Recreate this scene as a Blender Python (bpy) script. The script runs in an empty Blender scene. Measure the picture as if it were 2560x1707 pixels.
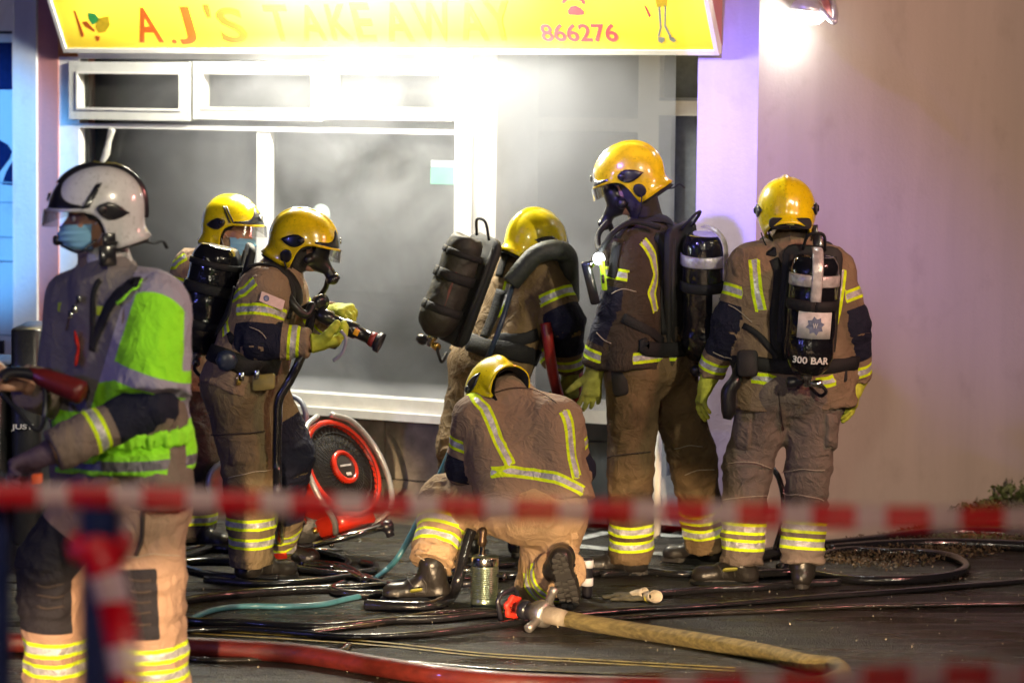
import bpy, math, random
import numpy as np
from mathutils import Vector, Matrix

# ------------------------------------------------------------------ camera, world, lamps
SC = bpy.context.scene
COL = SC.collection
FPX = 7619.0            # focal length in pixels of a 2560 px wide picture
HY = 218.0              # eye level in that picture
CAMZ = 2.25
PITCH = math.atan((853.5 - HY) / FPX)
ROLL = 0.010
Fv = np.array([0, math.cos(PITCH), -math.sin(PITCH)])
U0 = np.array([0, math.sin(PITCH), math.cos(PITCH)])
X0 = np.array([1.0, 0, 0])
Rv = math.cos(ROLL) * X0 + math.sin(ROLL) * U0
Uv = -math.sin(ROLL) * X0 + math.cos(ROLL) * U0
CAM = np.array([0, 0, CAMZ])
cam = bpy.data.cameras.new('camera')
cam.sensor_width = 36
cam.lens = 36 * FPX / 2560
cam.clip_end = 200
cam.dof.use_dof = True
cam.dof.focus_distance = 13.1
cam.dof.aperture_fstop = 2.2
camo = bpy.data.objects.new('camera', cam)
COL.objects.link(camo)
M = Matrix.Identity(4)
for i in range(3):
    M[i][0] = Rv[i]; M[i][1] = Uv[i]; M[i][2] = -Fv[i]; M[i][3] = CAM[i]
camo.matrix_world = M
SC.camera = camo

w = bpy.data.worlds.new('World'); SC.world = w; w.use_nodes = True
bgn = w.node_tree.nodes['Background']
bgn.inputs[0].default_value = (0.16, 0.17, 0.26, 1)
bgn.inputs[1].default_value = 0.045
SC.view_settings.view_transform = 'Standard'
SC.view_settings.look = 'None'
SC.view_settings.exposure = 0.12
SC.cycles.use_denoising = True
SC.cycles.use_light_tree = False
SC.cycles.volume_step_rate = 2.0
SC.cycles.max_bounces = 6
SC.cycles.volume_bounces = 1
SC.cycles.sample_clamp_indirect = 4

def lamp(name, kind, loc, energy, color, size=0.1, target=None, spot=None, blend=0.3, shadow=True):
    l = bpy.data.lights.new(name, kind)
    l.energy = energy; l.color = color
    if kind in ('POINT', 'SPOT'):
        l.shadow_soft_size = size
    if kind == 'SPOT':
        l.spot_size = math.radians(spot); l.spot_blend = blend
    o = bpy.data.objects.new(name, l)
    o.location = loc
    if target is not None:
        d = Vector(target) - Vector(loc)
        o.rotation_euler = d.to_track_quat('-Z', 'Y').to_euler()
    COL.objects.link(o)
    return o

# fill lights added for the figures; engine headlamps and blue beacons out of frame
lamp('figure_fill_light', 'SPOT', (5.5, 4.5, 5.5), 2100, (1.0, 0.86, 0.60), 0.2, (0.0, 13.6, 0.9), 60, 0.6)  # added warm fill, side-on to model the cloth folds
lamp('figure_fill_light', 'SPOT', (-1.0, -1.0, 4.5), 900, (1.0, 0.90, 0.68), 0.35, (0.0, 13.6, 1.0), 40, 0.6)  # added frontal fill to lift the figures
for hx in (-0.9, 0.95):
    lamp('headlamp_light', 'SPOT', (hx, -1.0, 1.05), 12500, (1.0, 0.68, 0.38), 0.07, (hx * (1.15 if hx < 0 else .45), 13.0, -1.2), 14.5, 0.16)
lamp('blue_beacon_light', 'SPOT', (-6.4, 3.4, 8.0), 32000, (0.28, 0.20, 1.0), 0.45, (1.04, 14.65, 1.95), 4.9, 0.7)
lamp('blue_beacon_light', 'POINT', (-9.0, 6.5, 3.0), 460, (0.22, 0.22, 1.0), 0.12)
lamp('blue_beacon_light', 'SPOT', (-5.4, 13.0, 2.6), 1500, (0.09, 0.42, 1.0), 0.1, (-2.95, 16.95, 1.7), 20, 0.6)
lamp('pink_wall_fill', 'POINT', (3.4, 11.6, 2.9), 190, (1.0, 0.30, 0.26), 0.15)  # unseen pink fill added to warm the side wall

# ------------------------------------------------------------------ picture to place
ZR = {'Z1': (0, 380, .33163), 'Z2': (0, 850, .5468), 'Z3': (400, 450, .35067), 'Z4': (400, 900, .36995),
      'Z5': (1000, 480, .36364), 'Z6': (940, 880, .4465), 'Z7': (1420, 330, .4593), 'Z8': (1700, 420, .42088),
      'W1': (0, 0, .42517), 'W2': (900, 0, .42517), 'W3': (1700, 0, .38273), 'W4': (1460, 900, .40816),
      'W5': (1900, 1100, .3871), 'W6': (400, 1250, .38265), 'W7': (1200, 1400, .42517), 'V': (0, 0, 1.08844), 'S': (0, 0, 1.0)}

def px(z, x, y):
    a = ZR[z]
    return a[0] + x * a[2], a[1] + y * a[2]

def ray(x, y):
    return Fv + Rv * (x - 1280) / FPX - Uv * (y - 853.5) / FPX

def P(z, x, y, Y):
    X, Yp = px(z, x, y)
    d = ray(X, Yp)
    return CAM + d * (Y / d[1])

def G(z, x, y, h=0.0):
    X, Yp = px(z, x, y)
    d = ray(X, Yp)
    return CAM + d * ((h - CAMZ) / d[2])

def nz(v):
    v = np.asarray(v, float)
    return v / (np.linalg.norm(v) + 1e-12)

# ------------------------------------------------------------------ materials
def nodes(name):
    m = bpy.data.materials.new(name); m.use_nodes = True
    nt = m.node_tree
    return m, nt, nt.nodes['Principled BSDF']

def setp(b, **k):
    for n, v in k.items():
        n = n.replace('_', ' ')
        if n in b.inputs:
            b.inputs[n].default_value = v

def noise_node(nt, scale, detail=4, rough=0.6, coord='Object', vec=None, dist=0.0):
    n = nt.nodes.new('ShaderNodeTexNoise')
    n.inputs['Scale'].default_value = scale
    n.inputs['Detail'].default_value = detail
    n.inputs['Roughness'].default_value = rough
    n.inputs['Distortion'].default_value = dist
    if vec is None:
        tc = nt.nodes.new('ShaderNodeTexCoord')
        nt.links.new(tc.outputs[coord], n.inputs['Vector'])
    else:
        nt.links.new(vec, n.inputs['Vector'])
    return n

def ramp(nt, fac, stops):
    r = nt.nodes.new('ShaderNodeValToRGB')
    e = r.color_ramp.elements
    e[0].position, e[0].color = stops[0][0], tuple(stops[0][1]) + (1,)
    e[1].position, e[1].color = stops[-1][0], tuple(stops[-1][1]) + (1,)
    for s in stops[1:-1]:
        q = e.new(s[0]); q.color = tuple(s[1]) + (1,)
    nt.links.new(fac, r.inputs[0])
    return r

def bump(nt, b, h, strength=0.3, dist=0.01):
    n = nt.nodes.new('ShaderNodeBump')
    n.inputs['Strength'].default_value = strength
    n.inputs['Distance'].default_value = dist
    nt.links.new(h, n.inputs['Height'])
    nt.links.new(n.outputs[0], b.inputs['Normal'])
    return n

def plain(name, col, rough=0.5, metal=0.0, coat=0.0, var=0.15, scale=30, bmp=0.0, bscale=60, spec=0.5, stretch=None):
    m, nt, b = nodes(name)
    c = np.array(col)
    tcv = None
    if stretch is not None:
        tc = nt.nodes.new('ShaderNodeTexCoord'); mp = nt.nodes.new('ShaderNodeMapping')
        mp.inputs['Scale'].default_value = stretch
        nt.links.new(tc.outputs['Object'], mp.inputs[0]); tcv = mp.outputs[0]
    n = noise_node(nt, scale, vec=tcv)
    r = ramp(nt, n.outputs[0], [(0.3, c * (1 - var)), (0.7, np.minimum(c * (1 + var), 1))])
    nt.links.new(r.outputs[0], b.inputs['Base Color'])
    setp(b, Roughness=rough, Metallic=metal, Coat_Weight=coat)
    b.inputs['Specular IOR Level'].default_value = spec
    b.inputs['Coat Roughness'].default_value = 0.045
    if bmp:
        n2 = noise_node(nt, bscale, 3, vec=tcv)
        bump(nt, b, n2.outputs[0], bmp, 0.01)
    return m

def mth(nt, op, a, bb, clamp=False):
    n = nt.nodes.new('ShaderNodeMath'); n.operation = op; n.use_clamp = clamp
    for i, v in enumerate((a, bb)):
        if v is None: continue
        if isinstance(v, (int, float)): n.inputs[i].default_value = v
        else: nt.links.new(v, n.inputs[i])
    return n.outputs[0]

def mixc(nt, fac, a, bb):
    n = nt.nodes.new('ShaderNodeMix'); n.data_type = 'RGBA'
    nt.links.new(fac, n.inputs[0]) if not isinstance(fac, (int, float)) else setattr(n.inputs[0], 'default_value', fac)
    for i, v in ((6, a), (7, bb)):
        if isinstance(v, (tuple, list, np.ndarray)): n.inputs[i].default_value = tuple(v)[:3] + (1,)
        else: nt.links.new(v, n.inputs[i])
    return n.outputs[2]

def attr(nt, name):
    n = nt.nodes.new('ShaderNodeAttribute'); n.attribute_name = name
    return n.outputs['Fac']

def cloth(name, base, patch=(0.012, 0.013, 0.03), yel=(0.74, 0.98, 0.015), silver=(0.55, 0.55, 0.58), inner=0.0125, outer=0.0265,
          dirt=0.45, third=None):
    """turnout cloth: 'band' is the distance to the nearest sewn tape, 'patch' the inside of a reinforcement"""
    m, nt, b = nodes(name)
    base = np.array(base)
    n = noise_node(nt, 3.5, 4, 0.55)
    c = ramp(nt, n.outputs[0], [(0.30, base * (1 - dirt)), (0.5, base), (0.75, base * 1.15)]).outputs[0]
    n3 = noise_node(nt, 55, 3, 0.6)
    c = mixc(nt, mth(nt, 'MULTIPLY', n3.outputs[0], 0.16), c, tuple(base * 0.5))
    p = attr(nt, 'patch')
    c = mixc(nt, mth(nt, 'GREATER_THAN', p, 0.0), c, patch)
    if third is not None:
        c = mixc(nt, mth(nt, 'GREATER_THAN', attr(nt, 'front'), 0.0), c, third)
    bd = attr(nt, 'band')
    isy = mth(nt, 'LESS_THAN', bd, outer)
    iss = mth(nt, 'LESS_THAN', bd, inner)
    n4 = noise_node(nt, 28, 3, 0.6)
    yv = ramp(nt, n4.outputs[0], [(0.3, np.array(yel) * 0.75), (0.65, yel)]).outputs[0]
    sv = ramp(nt, n4.outputs[0], [(0.35, np.array(silver) * 0.6), (0.6, silver), (0.72, np.array(silver) * 1.6)]).outputs[0]
    c = mixc(nt, isy, c, yv)
    c = mixc(nt, iss, c, sv)
    nt.links.new(c, b.inputs['Base Color'])
    nt.links.new(mth(nt, 'SUBTRACT', 0.82, mth(nt, 'MULTIPLY', iss, 0.42)), b.inputs['Roughness'])
    nt.links.new(mth(nt, 'MULTIPLY', iss, 0.25), b.inputs['Metallic'])
    b.inputs['Specular IOR Level'].default_value = 0.25
    n1 = noise_node(nt, 11, 2, 0.45, dist=1.4)
    n2 = noise_node(nt, 260, 2, 0.6)
    h = mth(nt, 'ADD', n1.outputs[0], mth(nt, 'MULTIPLY', n2.outputs[0], 0.12))
    h = mth(nt, 'ADD', h, mth(nt, 'MULTIPLY', isy, 0.10))
    n5 = noise_node(nt, 8, 3, 0.5, dist=2.2)
    rid = mth(nt, 'ABSOLUTE', mth(nt, 'SUBTRACT', n5.outputs[0], 0.5), None)
    h = mth(nt, 'ADD', h, mth(nt, 'MULTIPLY', mth(nt, 'MINIMUM', rid, .1), -1.8))
    bump(nt, b, h, 0.7, 0.022)
    return m

# ------------------------------------------------------------------ object helpers
LOC = {}
def thing(name, label, cat, loc, group=None):
    o = bpy.data.objects.new(name, None)
    o.empty_display_size = 0.2
    COL.objects.link(o)
    o.location = tuple(map(float, loc))
    o['label'] = label; o['category'] = cat
    if group: o['group'] = group
    LOC[o] = np.array(loc, float)
    return o

def obj(name, geo, mat, parent=None, smooth=True, label=None, attrs=None, loc=None):
    V, F = geo
    V = np.asarray(V, float)
    if parent is not None:
        base = LOC[parent]
    else:
        base = np.array(loc if loc is not None else [V[:, 0].mean(), V[:, 1].mean(), V[:, 2].min()], float)
    me = bpy.data.meshes.new(name)
    if isinstance(F, np.ndarray) and F.ndim == 2 and len(F):
        k = F.shape[1]
        me.vertices.add(len(V)); me.vertices.foreach_set('co', (V - base).astype(np.float32).ravel())
        me.loops.add(F.size); me.loops.foreach_set('vertex_index', F.astype(np.int32).ravel())
        me.polygons.add(len(F))
        me.polygons.foreach_set('loop_start', np.arange(0, F.size, k, dtype=np.int32))
        me.update(calc_edges=True)
    else:
        me.from_pydata([tuple(v) for v in (V - base)], [], [tuple(int(i) for i in f) for f in F])
    me.validate()
    if smooth:
        me.polygons.foreach_set('use_smooth', [True] * len(me.polygons))
    if attrs:
        for an, av in attrs.items():
            a = me.attributes.new(an, 'FLOAT', 'POINT')
            if len(av) == len(me.vertices):
                a.data.foreach_set('value', np.asarray(av, np.float32))
    if mat is not None:
        me.materials.append(mat)
    o = bpy.data.objects.new(name, me)
    COL.objects.link(o)
    if parent is not None:
        o.parent = parent
        LOC[o] = base
    else:
        o.location = tuple(base); LOC[o] = base
    if label: o['label'] = label
    return o

def tag(o, label=None, cat=None, group=None, kind=None):
    if label: o['label'] = label
    if cat: o['category'] = cat
    if group: o['group'] = group
    if kind: o['kind'] = kind
    return o

def join(*gs):
    V = []; F = []; n = 0
    for v, f in gs:
        v = np.asarray(v, float)
        V.append(v)
        F += [tuple(int(i) + n for i in q) for q in f]
        n += len(v)
    return np.vstack(V), F

BOXF = [(0, 1, 3, 2), (4, 6, 7, 5), (0, 4, 5, 1), (2, 3, 7, 6), (0, 2, 6, 4), (1, 5, 7, 3)]
def box(c, ax, ay, az, hx, hy, hz):
    c = np.array(c, float); ax, ay, az = nz(ax), nz(ay), nz(az)
    V = [c + ax * sx * hx + ay * sy * hy + az * sz * hz for sx in (-1, 1) for sy in (-1, 1) for sz in (-1, 1)]
    return np.array(V), BOXF

def rbox(c, ax, ay, az, hx, hy, hz, r=0.02, seg=3):
    """box with rounded corners in its ax/ay plane and slightly bevelled faces"""
    c = np.array(c, float); ax, ay, az = nz(ax), nz(ay), nz(az)
    ring = []
    r = min(r, hx * .99, hy * .99)
    for (sx, sy, a0) in ((1, 1, 0), (-1, 1, 90), (-1, -1, 180), (1, -1, 270)):
        for k in range(seg + 1):
            a = math.radians(a0 + 90 * k / seg)
            ring.append((sx * (hx - r) + r * math.cos(a), sy * (hy - r) + r * math.sin(a)))
    n = len(ring); b = min(hz * .4, 0.25 * r)
    V = []
    for (zz, sc) in ((-hz, b), (-hz + b, 0), (hz - b, 0), (hz, b)):
        for (x, y) in ring:
            l = math.hypot(x, y) + 1e-9
            V.append(c + ax * (x - x / l * sc) + ay * (y - y / l * sc) + az * zz)
    F = [tuple(range(n))[::-1], tuple(range(3 * n, 4 * n))]
    for j in range(3):
        for i in range(n):
            F.append((j * n + i, j * n + (i + 1) % n, (j + 1) * n + (i + 1) % n, (j + 1) * n + i))
    return np.array(V), F

def cr(pts, n=8):
    """Catmull-Rom through the points"""
    p = [np.array(q, float) for q in pts]
    if len(p) < 3: 
        return [p[0] + (p[1] - p[0]) * t for t in np.linspace(0, 1, n + 1)]
    p = [2 * p[0] - p[1]] + p + [2 * p[-1] - p[-2]]
    out = []
    for i in range(1, len(p) - 2):
        for k in range(n):
            t = k / n
            a, b, c, d = p[i - 1], p[i], p[i + 1], p[i + 2]
            out.append(0.5 * ((2 * b) + (c - a) * t + (2 * a - 5 * b + 4 * c - d) * t * t + (3 * b - a - 3 * c + d) * t ** 3))
    out.append(p[-2])
    return out

def tube(pts, r, seg=12, closed=False, flat=1.0):
    """round tube along points; r a number or a list"""
    p = np.array(pts); n = len(p)
    rr = np.full(n, r) if np.isscalar(r) else np.interp(np.linspace(0, 1, n), np.linspace(0, 1, len(r)), r)
    T = np.gradient(p, axis=0)
    T /= np.linalg.norm(T, axis=1)[:, None] + 1e-9
    up = np.array([0, 0, 1.0])
    if abs(T[0] @ up) > 0.9: up = np.array([1.0, 0, 0])
    V = []
    N = np.cross(np.cross(T[0], up), T[0]); N = nz(N)
    for i in range(n):
        N = N - T[i] * (N @ T[i]); N = nz(N)
        B = np.cross(T[i], N)
        for k in range(seg):
            a = 2 * math.pi * k / seg
            V.append(p[i] + rr[i] * (B * math.cos(a) + N * math.sin(a) * flat))
    F = []
    for i in range(n - 1):
        for k in range(seg):
            F.append((i * seg + k, i * seg + (k + 1) % seg, (i + 1) * seg + (k + 1) % seg, (i + 1) * seg + k))
    if closed:
        for k in range(seg):
            F.append(((n - 1) * seg + k, (n - 1) * seg + (k + 1) % seg, (k + 1) % seg, k))
    else:
        F.append(tuple(range(seg))[::-1]); F.append(tuple(range((n - 1) * seg, n * seg)))
    return np.array(V), F

def lathe(base, axis, prof, seg=24, caps=True):
    """profile [(distance along axis, radius)]"""
    base = np.array(base, float); axis = nz(axis)
    up = np.array([0, 0, 1.0]) if abs(axis[2]) < 0.9 else np.array([1.0, 0, 0])
    a = nz(np.cross(axis, up)); b = np.cross(axis, a)
    V = []; F = []
    for (h, r) in prof:
        for k in range(seg):
            t = 2 * math.pi * k / seg
            V.append(base + axis * h + r * (a * math.cos(t) + b * math.sin(t)))
    for i in range(len(prof) - 1):
        for k in range(seg):
            F.append((i * seg + k, i * seg + (k + 1) % seg, (i + 1) * seg + (k + 1) % seg, (i + 1) * seg + k))
    if caps: F.append(tuple(range(seg))[::-1]); F.append(tuple(range((len(prof) - 1) * seg, len(prof) * seg)))
    return np.array(V), F

def ribbon(pts, nrm, w, t):
    """flat strap through pts, lying with its face along nrm"""
    p = np.array(pts); n = len(p)
    T = np.gradient(p, axis=0); T /= np.linalg.norm(T, axis=1)[:, None] + 1e-9
    V = []
    ws = np.full(n, w) if np.isscalar(w) else np.interp(np.linspace(0, 1, n), np.linspace(0, 1, len(w)), w)
    for i in range(n):
        N = nz(nrm[i]); S = nz(np.cross(T[i], N)); N = np.cross(S, T[i])
        for (a, b) in ((-1, 0), (-.8, 1), (.8, 1), (1, 0)):
            V.append(p[i] + S * a * ws[i] / 2 + N * b * t)
        V.append(p[i] - N * t * .6)
    F = []
    for i in range(n - 1):
        for k in range(5):
            F.append((i * 5 + k, i * 5 + (k + 1) % 5, (i + 1) * 5 + (k + 1) % 5, (i + 1) * 5 + k))
    F.append((4, 3, 2, 1, 0)); F.append(tuple((n - 1) * 5 + k for k in range(5)))
    return np.array(V), F

def text_geo(s, origin, ux, uy, nrm, width, height, depth=0.004, bold=0.0, shear=0.0):
    """letters as mesh, fitted into width x height on the plane origin + ux, uy"""
    cu = bpy.data.curves.new('txt', 'FONT'); cu.body = s
    cu.extrude = 0.01; cu.offset = bold; cu.shear = shear; cu.resolution_u = 4
    o = bpy.data.objects.new('txt', cu); COL.objects.link(o)
    dg = bpy.context.evaluated_depsgraph_get(); dg.update()
    me = bpy.data.meshes.new_from_object(o.evaluated_get(dg))
    V = np.array([v.co[:] for v in me.vertices]); F = [tuple(p.vertices) for p in me.polygons]
    bpy.data.objects.remove(o); bpy.data.curves.remove(cu); bpy.data.meshes.remove(me)
    mn = V.min(0); mx = V.max(0)
    W = (V - mn) / (mx - mn)
    out = (np.array(origin)[None] + W[:, :1] * np.array(ux) * width + W[:, 1:2] * np.array(uy) * height
           + W[:, 2:3] * np.array(nrm) * depth)
    return out, F

# ------------------------------------------------------------------ distance-field modelling
def _hash(i, j, k, seed):
    h = (i * 374761393 + j * 668265263 + k * 2147483647 + seed * 974711) & 0xffffffff
    h = ((h ^ (h >> 13)) * 1274126177) & 0xffffffff
    h = h ^ (h >> 16)
    return (h & 0xffff) / 32767.5 - 1.0

def vnoise(p, seed=0):
    q = np.floor(p).astype(np.int64); f = p - q
    f = f * f * (3 - 2 * f)
    r = 0
    for a in (0, 1):
        for b in (0, 1):
            for c in (0, 1):
                wgt = (f[..., 0] if a else 1 - f[..., 0]) * (f[..., 1] if b else 1 - f[..., 1]) * (f[..., 2] if c else 1 - f[..., 2])
                r = r + wgt * _hash(q[..., 0] + a, q[..., 1] + b, q[..., 2] + c, seed)
    return r

class Field:
    def __init__(s, k=0.03):
        s.pr = []; s.k = k; s.wr = 0.0; s.seed = 1; s.sub = []
    def cap(s, a, b, ra, rb=None, tag='', cut=False, cuta=False, flat=None, k=None, crease=0.0):
        """tapered capsule; flat=(axis, factor) thins it along an axis"""
        s.pr.append(dict(a=np.array(a, float), b=np.array(b, float), ra=ra, rb=ra if rb is None else rb, tag=tag, cut=cut,
                         cuta=cuta, flat=flat, k=k, crease=crease))
        return s
    def ball(s, c, r, radii=None, axes=None, tag='', k=None, neg=False):
        s.pr.append(dict(c=np.array(c, float), R=np.array(radii if radii is not None else (r, r, r), float),
                         A=np.array(axes, float) if axes is not None else np.eye(3), tag=tag, k=k, neg=neg))
        return s
    def one(s, q, p):
        if 'c' in q:
            l = (p - q['c']) @ q['A'].T / q['R']
            n = np.sqrt((l * l).sum(-1)) + 1e-9
            return (n - 1) * q['R'].min() if q['R'].max() / q['R'].min() < 1.01 else n * (n - 1) / (np.sqrt(((l / q['R']) ** 2).sum(-1)) + 1e-9), None
        a, b = q['a'], q['b']; ba = b - a; L2 = ba @ ba + 1e-12
        v = p - a
        t = v @ ba / L2
        h = np.clip(t, 0, 1)
        d = v - h[..., None] * ba
        if q['flat'] is not None:
            ax = nz(q['flat'][0]); d = d + (d @ ax)[..., None] * ax * (1 / q['flat'][1] - 1)
        r = q['ra'] + (q['rb'] - q['ra']) * h
        dd = np.sqrt((d * d).sum(-1))
        res = dd - r
        L = math.sqrt(L2)
        if q['crease']:
            ph = vnoise(p * 9 + 3, 11) * 2.5
            e = np.minimum(t * L, (1 - t) * L)
            res = res - q['crease'] * np.sin(t * L / 0.0085 + ph * 1.6) * np.exp(-np.maximum(e, 0) / 0.09) * 0.7 - q['crease'] * .45 * np.sin(t * L / .015 + ph * 2.4 + 2)
        if q['cut']: res = np.maximum(res, (t - 1) * L)
        if q['cuta']: res = np.maximum(res, -t * L)
        return res, t * L
    def ev(s, p, clean=False):
        d = None
        for q in s.pr:
            x, _ = s.one(q, p)
            if d is None: d = x; continue
            k = q['k'] if q['k'] is not None else s.k
            if q.get('neg'):
                h = np.clip(0.5 - 0.5 * (x + d) / k, 0, 1); d = d * (1 - h) - x * h + k * h * (1 - h); continue
            h = np.clip(0.5 + 0.5 * (x - d) / k, 0, 1)
            d = x * (1 - h) + d * h - k * h * (1 - h)
        for pt, n in s.sub:
            d = np.maximum(d, (p - pt) @ n)
        if s.wr and not clean:
            w1 = vnoise(p * np.array([9, 9, 6]) + s.seed * 7.3, s.seed)
            w2 = np.abs(vnoise(p * np.array([14, 14, 10]) + 5.1 + w1[..., None] * .9, s.seed + 3))
            w3 = vnoise(p * 38, s.seed + 5)
            d = d + s.wr * (w1 * 1.0 + (w2 - .3) * 1.35 + w3 * .08)
        return d
    def tags(s, p):
        D = []; T = []
        for q in s.pr:
            x, t = s.one(q, p)
            D.append(x if not q.get('neg') else x * 0 + 9); T.append(t if t is not None else x * 0)
        D = np.array(D); i = D.argmin(0)
        T = np.array(T)
        return i, T[i, np.arange(len(p))]
    def bounds(s, m=0.03):
        lo = []; hi = []
        for q in s.pr:
            if q.get('neg'): continue
            if 'c' in q:
                r = q['R'].max(); lo.append(q['c'] - r); hi.append(q['c'] + r)
            else:
                r = max(q['ra'], q['rb'])
                lo.append(np.minimum(q['a'], q['b']) - r); hi.append(np.maximum(q['a'], q['b']) + r)
        return np.min(lo, 0) - m, np.max(hi, 0) + m
    def grad(s, p, e=0.004):
        p = np.atleast_2d(p)
        g = np.stack([s.ev(p + np.eye(3)[i] * e, True) - s.ev(p - np.eye(3)[i] * e, True) for i in range(3)], -1)
        return g / (np.linalg.norm(g, axis=-1)[:, None] + 1e-9)
    def project(s, pts, off=0.0, it=5):
        p = np.array(pts, float)
        for _ in range(it):
            d = s.ev(p, True) - off
            p = p - s.grad(p) * d[:, None]
        return p, s.grad(p)
    def hit(s, z, x, y, Y=None):
        """first point of the surface on the sight line"""
        X, Yp = px(z, x, y)
        d = nz(ray(X, Yp))
        lo, hi = s.bounds()
        t = (lo[1] - 0.05) / d[1]
        for _ in range(90):
            p = CAM + d * t
            v = float(s.ev(p[None], True)[0])
            if v < 0.0008: return p
            t += max(v * .7, 0.001)
            if (CAM + d * t)[1] > hi[1] + .1: break
        return P(z, x, y, Y if Y is not None else (lo[1] + hi[1]) / 2)
    def mesh(s, h=0.011):
        lo, hi = s.bounds(h * 3)
        n = np.ceil((hi - lo) / h).astype(int) + 1
        gx, gy, gz = [lo[i] + h * np.arange(n[i]) for i in range(3)]
        D = np.empty(n)
        for i0 in range(0, n[0], 24):
            g = np.stack(np.meshgrid(gx[i0:i0 + 24], gy, gz, indexing='ij'), -1)
            # quick reject far from the body
            D[i0:i0 + 24] = s.ev(g.reshape(-1, 3)).reshape(g.shape[:3])
        return nets(D, lo, h)

def nets(D, lo, h):
    S = D < 0
    nx, ny, nzz = D.shape
    c = np.zeros((nx - 1, ny - 1, nzz - 1), int)
    for a in (0, 1):
        for b in (0, 1):
            for e in (0, 1):
                c += S[a:nx - 1 + a, b:ny - 1 + b, e:nzz - 1 + e]
    act = (c > 0) & (c < 8)
    idx = -np.ones(act.shape, int)
    I = np.argwhere(act); idx[act] = np.arange(len(I))
    acc = np.zeros((len(I), 3)); cnt = np.zeros(len(I))
    cor = [(a, b, e) for a in (0, 1) for b in (0, 1) for e in (0, 1)]
    for ca in cor:
        for ax in range(3):
            if ca[ax]: continue
            cb = list(ca); cb[ax] = 1
            da = D[I[:, 0] + ca[0], I[:, 1] + ca[1], I[:, 2] + ca[2]]
            db = D[I[:, 0] + cb[0], I[:, 1] + cb[1], I[:, 2] + cb[2]]
            m = (da < 0) != (db < 0)
            t = np.where(m, da / np.where(m, da - db, 1), 0)
            pt = np.array(ca, float)[None].repeat(len(I), 0); pt[:, ax] = t
            acc[m] += pt[m]; cnt[m] += 1
    V = lo + h * (I + acc / cnt[:, None])
    F = []
    for ax in range(3):
        o1, o2 = [(1, 2), (2, 0), (0, 1)][ax]
        sl0 = [slice(None)] * 3; sl1 = [slice(None)] * 3
        sl0[ax] = slice(0, -1); sl1[ax] = slice(1, None)
        A, B = S[tuple(sl0)], S[tuple(sl1)]
        E = np.argwhere(A != B)
        E = E[(E[:, o1] > 0) & (E[:, o2] > 0) & (E[:, o1] < D.shape[o1] - 1) & (E[:, o2] < D.shape[o2] - 1)]
        fl = A[E[:, 0], E[:, 1], E[:, 2]]
        e1 = np.zeros(3, int); e1[o1] = 1; e2 = np.zeros(3, int); e2[o2] = 1
        q = [E, E - e1, E - e1 - e2, E - e2]
        q = np.stack([idx[k[:, 0], k[:, 1], k[:, 2]] for k in q], 1)
        q[fl] = q[fl]
        q[~fl] = q[~fl][:, ::-1]
        F.append(q)
    F = np.vstack(F)
    F = F[(F >= 0).all(1)]
    # one pass of smoothing keeps the folds and drops the grid
    for _ in range(1):
        A = np.zeros_like(V); n = np.zeros(len(V))
        for k in range(4):
            a, b = F[:, k], F[:, (k + 1) % 4]
            np.add.at(A, a, V[b]); np.add.at(n, a, 1); np.add.at(A, b, V[a]); np.add.at(n, b, 1)
        V = V * .45 + .55 * A / np.maximum(n, 1)[:, None]
    return V, F
# ------------------------------------------------------------------ the takeaway and its surroundings
WO = np.array([-2.44, 16.67, 0.0])
WU = nz([0.872, -0.489, 0]); WN = nz([-0.489, -0.872, 0]); WZ = np.array([0, 0, 1.0])
def Wp(u, z, off=0.0): return WO + WU * u + WZ * z + WN * off
def wall_uz(z, x, y, off=0.0):
    X, Yp = px(z, x, y); d = ray(X, Yp)
    t = ((WO + WN * off - CAM) @ WN) / (d @ WN)
    p = CAM + d * t - WO - WN * off
    return p @ WU, p[2]
def wrect(z, x0, y0, x1, y1, off=0.0):
    ym = (y0 + y1) / 2; xm = (x0 + x1) / 2
    return (wall_uz(z, x0, ym, off)[0], wall_uz(z, x1, ym, off)[0], wall_uz(z, xm, y1, off)[1], wall_uz(z, xm, y0, off)[1])
def wbox(u0, u1, z0, z1, o0, o1):
    return box(Wp((u0 + u1) / 2, (z0 + z1) / 2, (o0 + o1) / 2), WU, WN, WZ, abs(u1 - u0) / 2, abs(o1 - o0) / 2, abs(z1 - z0) / 2)
def wslab(z, x0, y0, x1, y1, o0, o1):
    u0, u1, z0, z1 = wrect(z, x0, y0, x1, y1, o1); return wbox(u0, u1, z0, z1, o0, o1)
def wframe(u0, u1, z0, z1, w, o0, o1, wb=None):
    wb = wb or w
    return join(wbox(u0, u1, z1 - w, z1, o0, o1), wbox(u0, u1, z0, z0 + wb, o0, o1),
                wbox(u0, u0 + w, z0 + wb, z1 - w, o0, o1), wbox(u1 - w, u1, z0 + wb, z1 - w, o0, o1))

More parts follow.
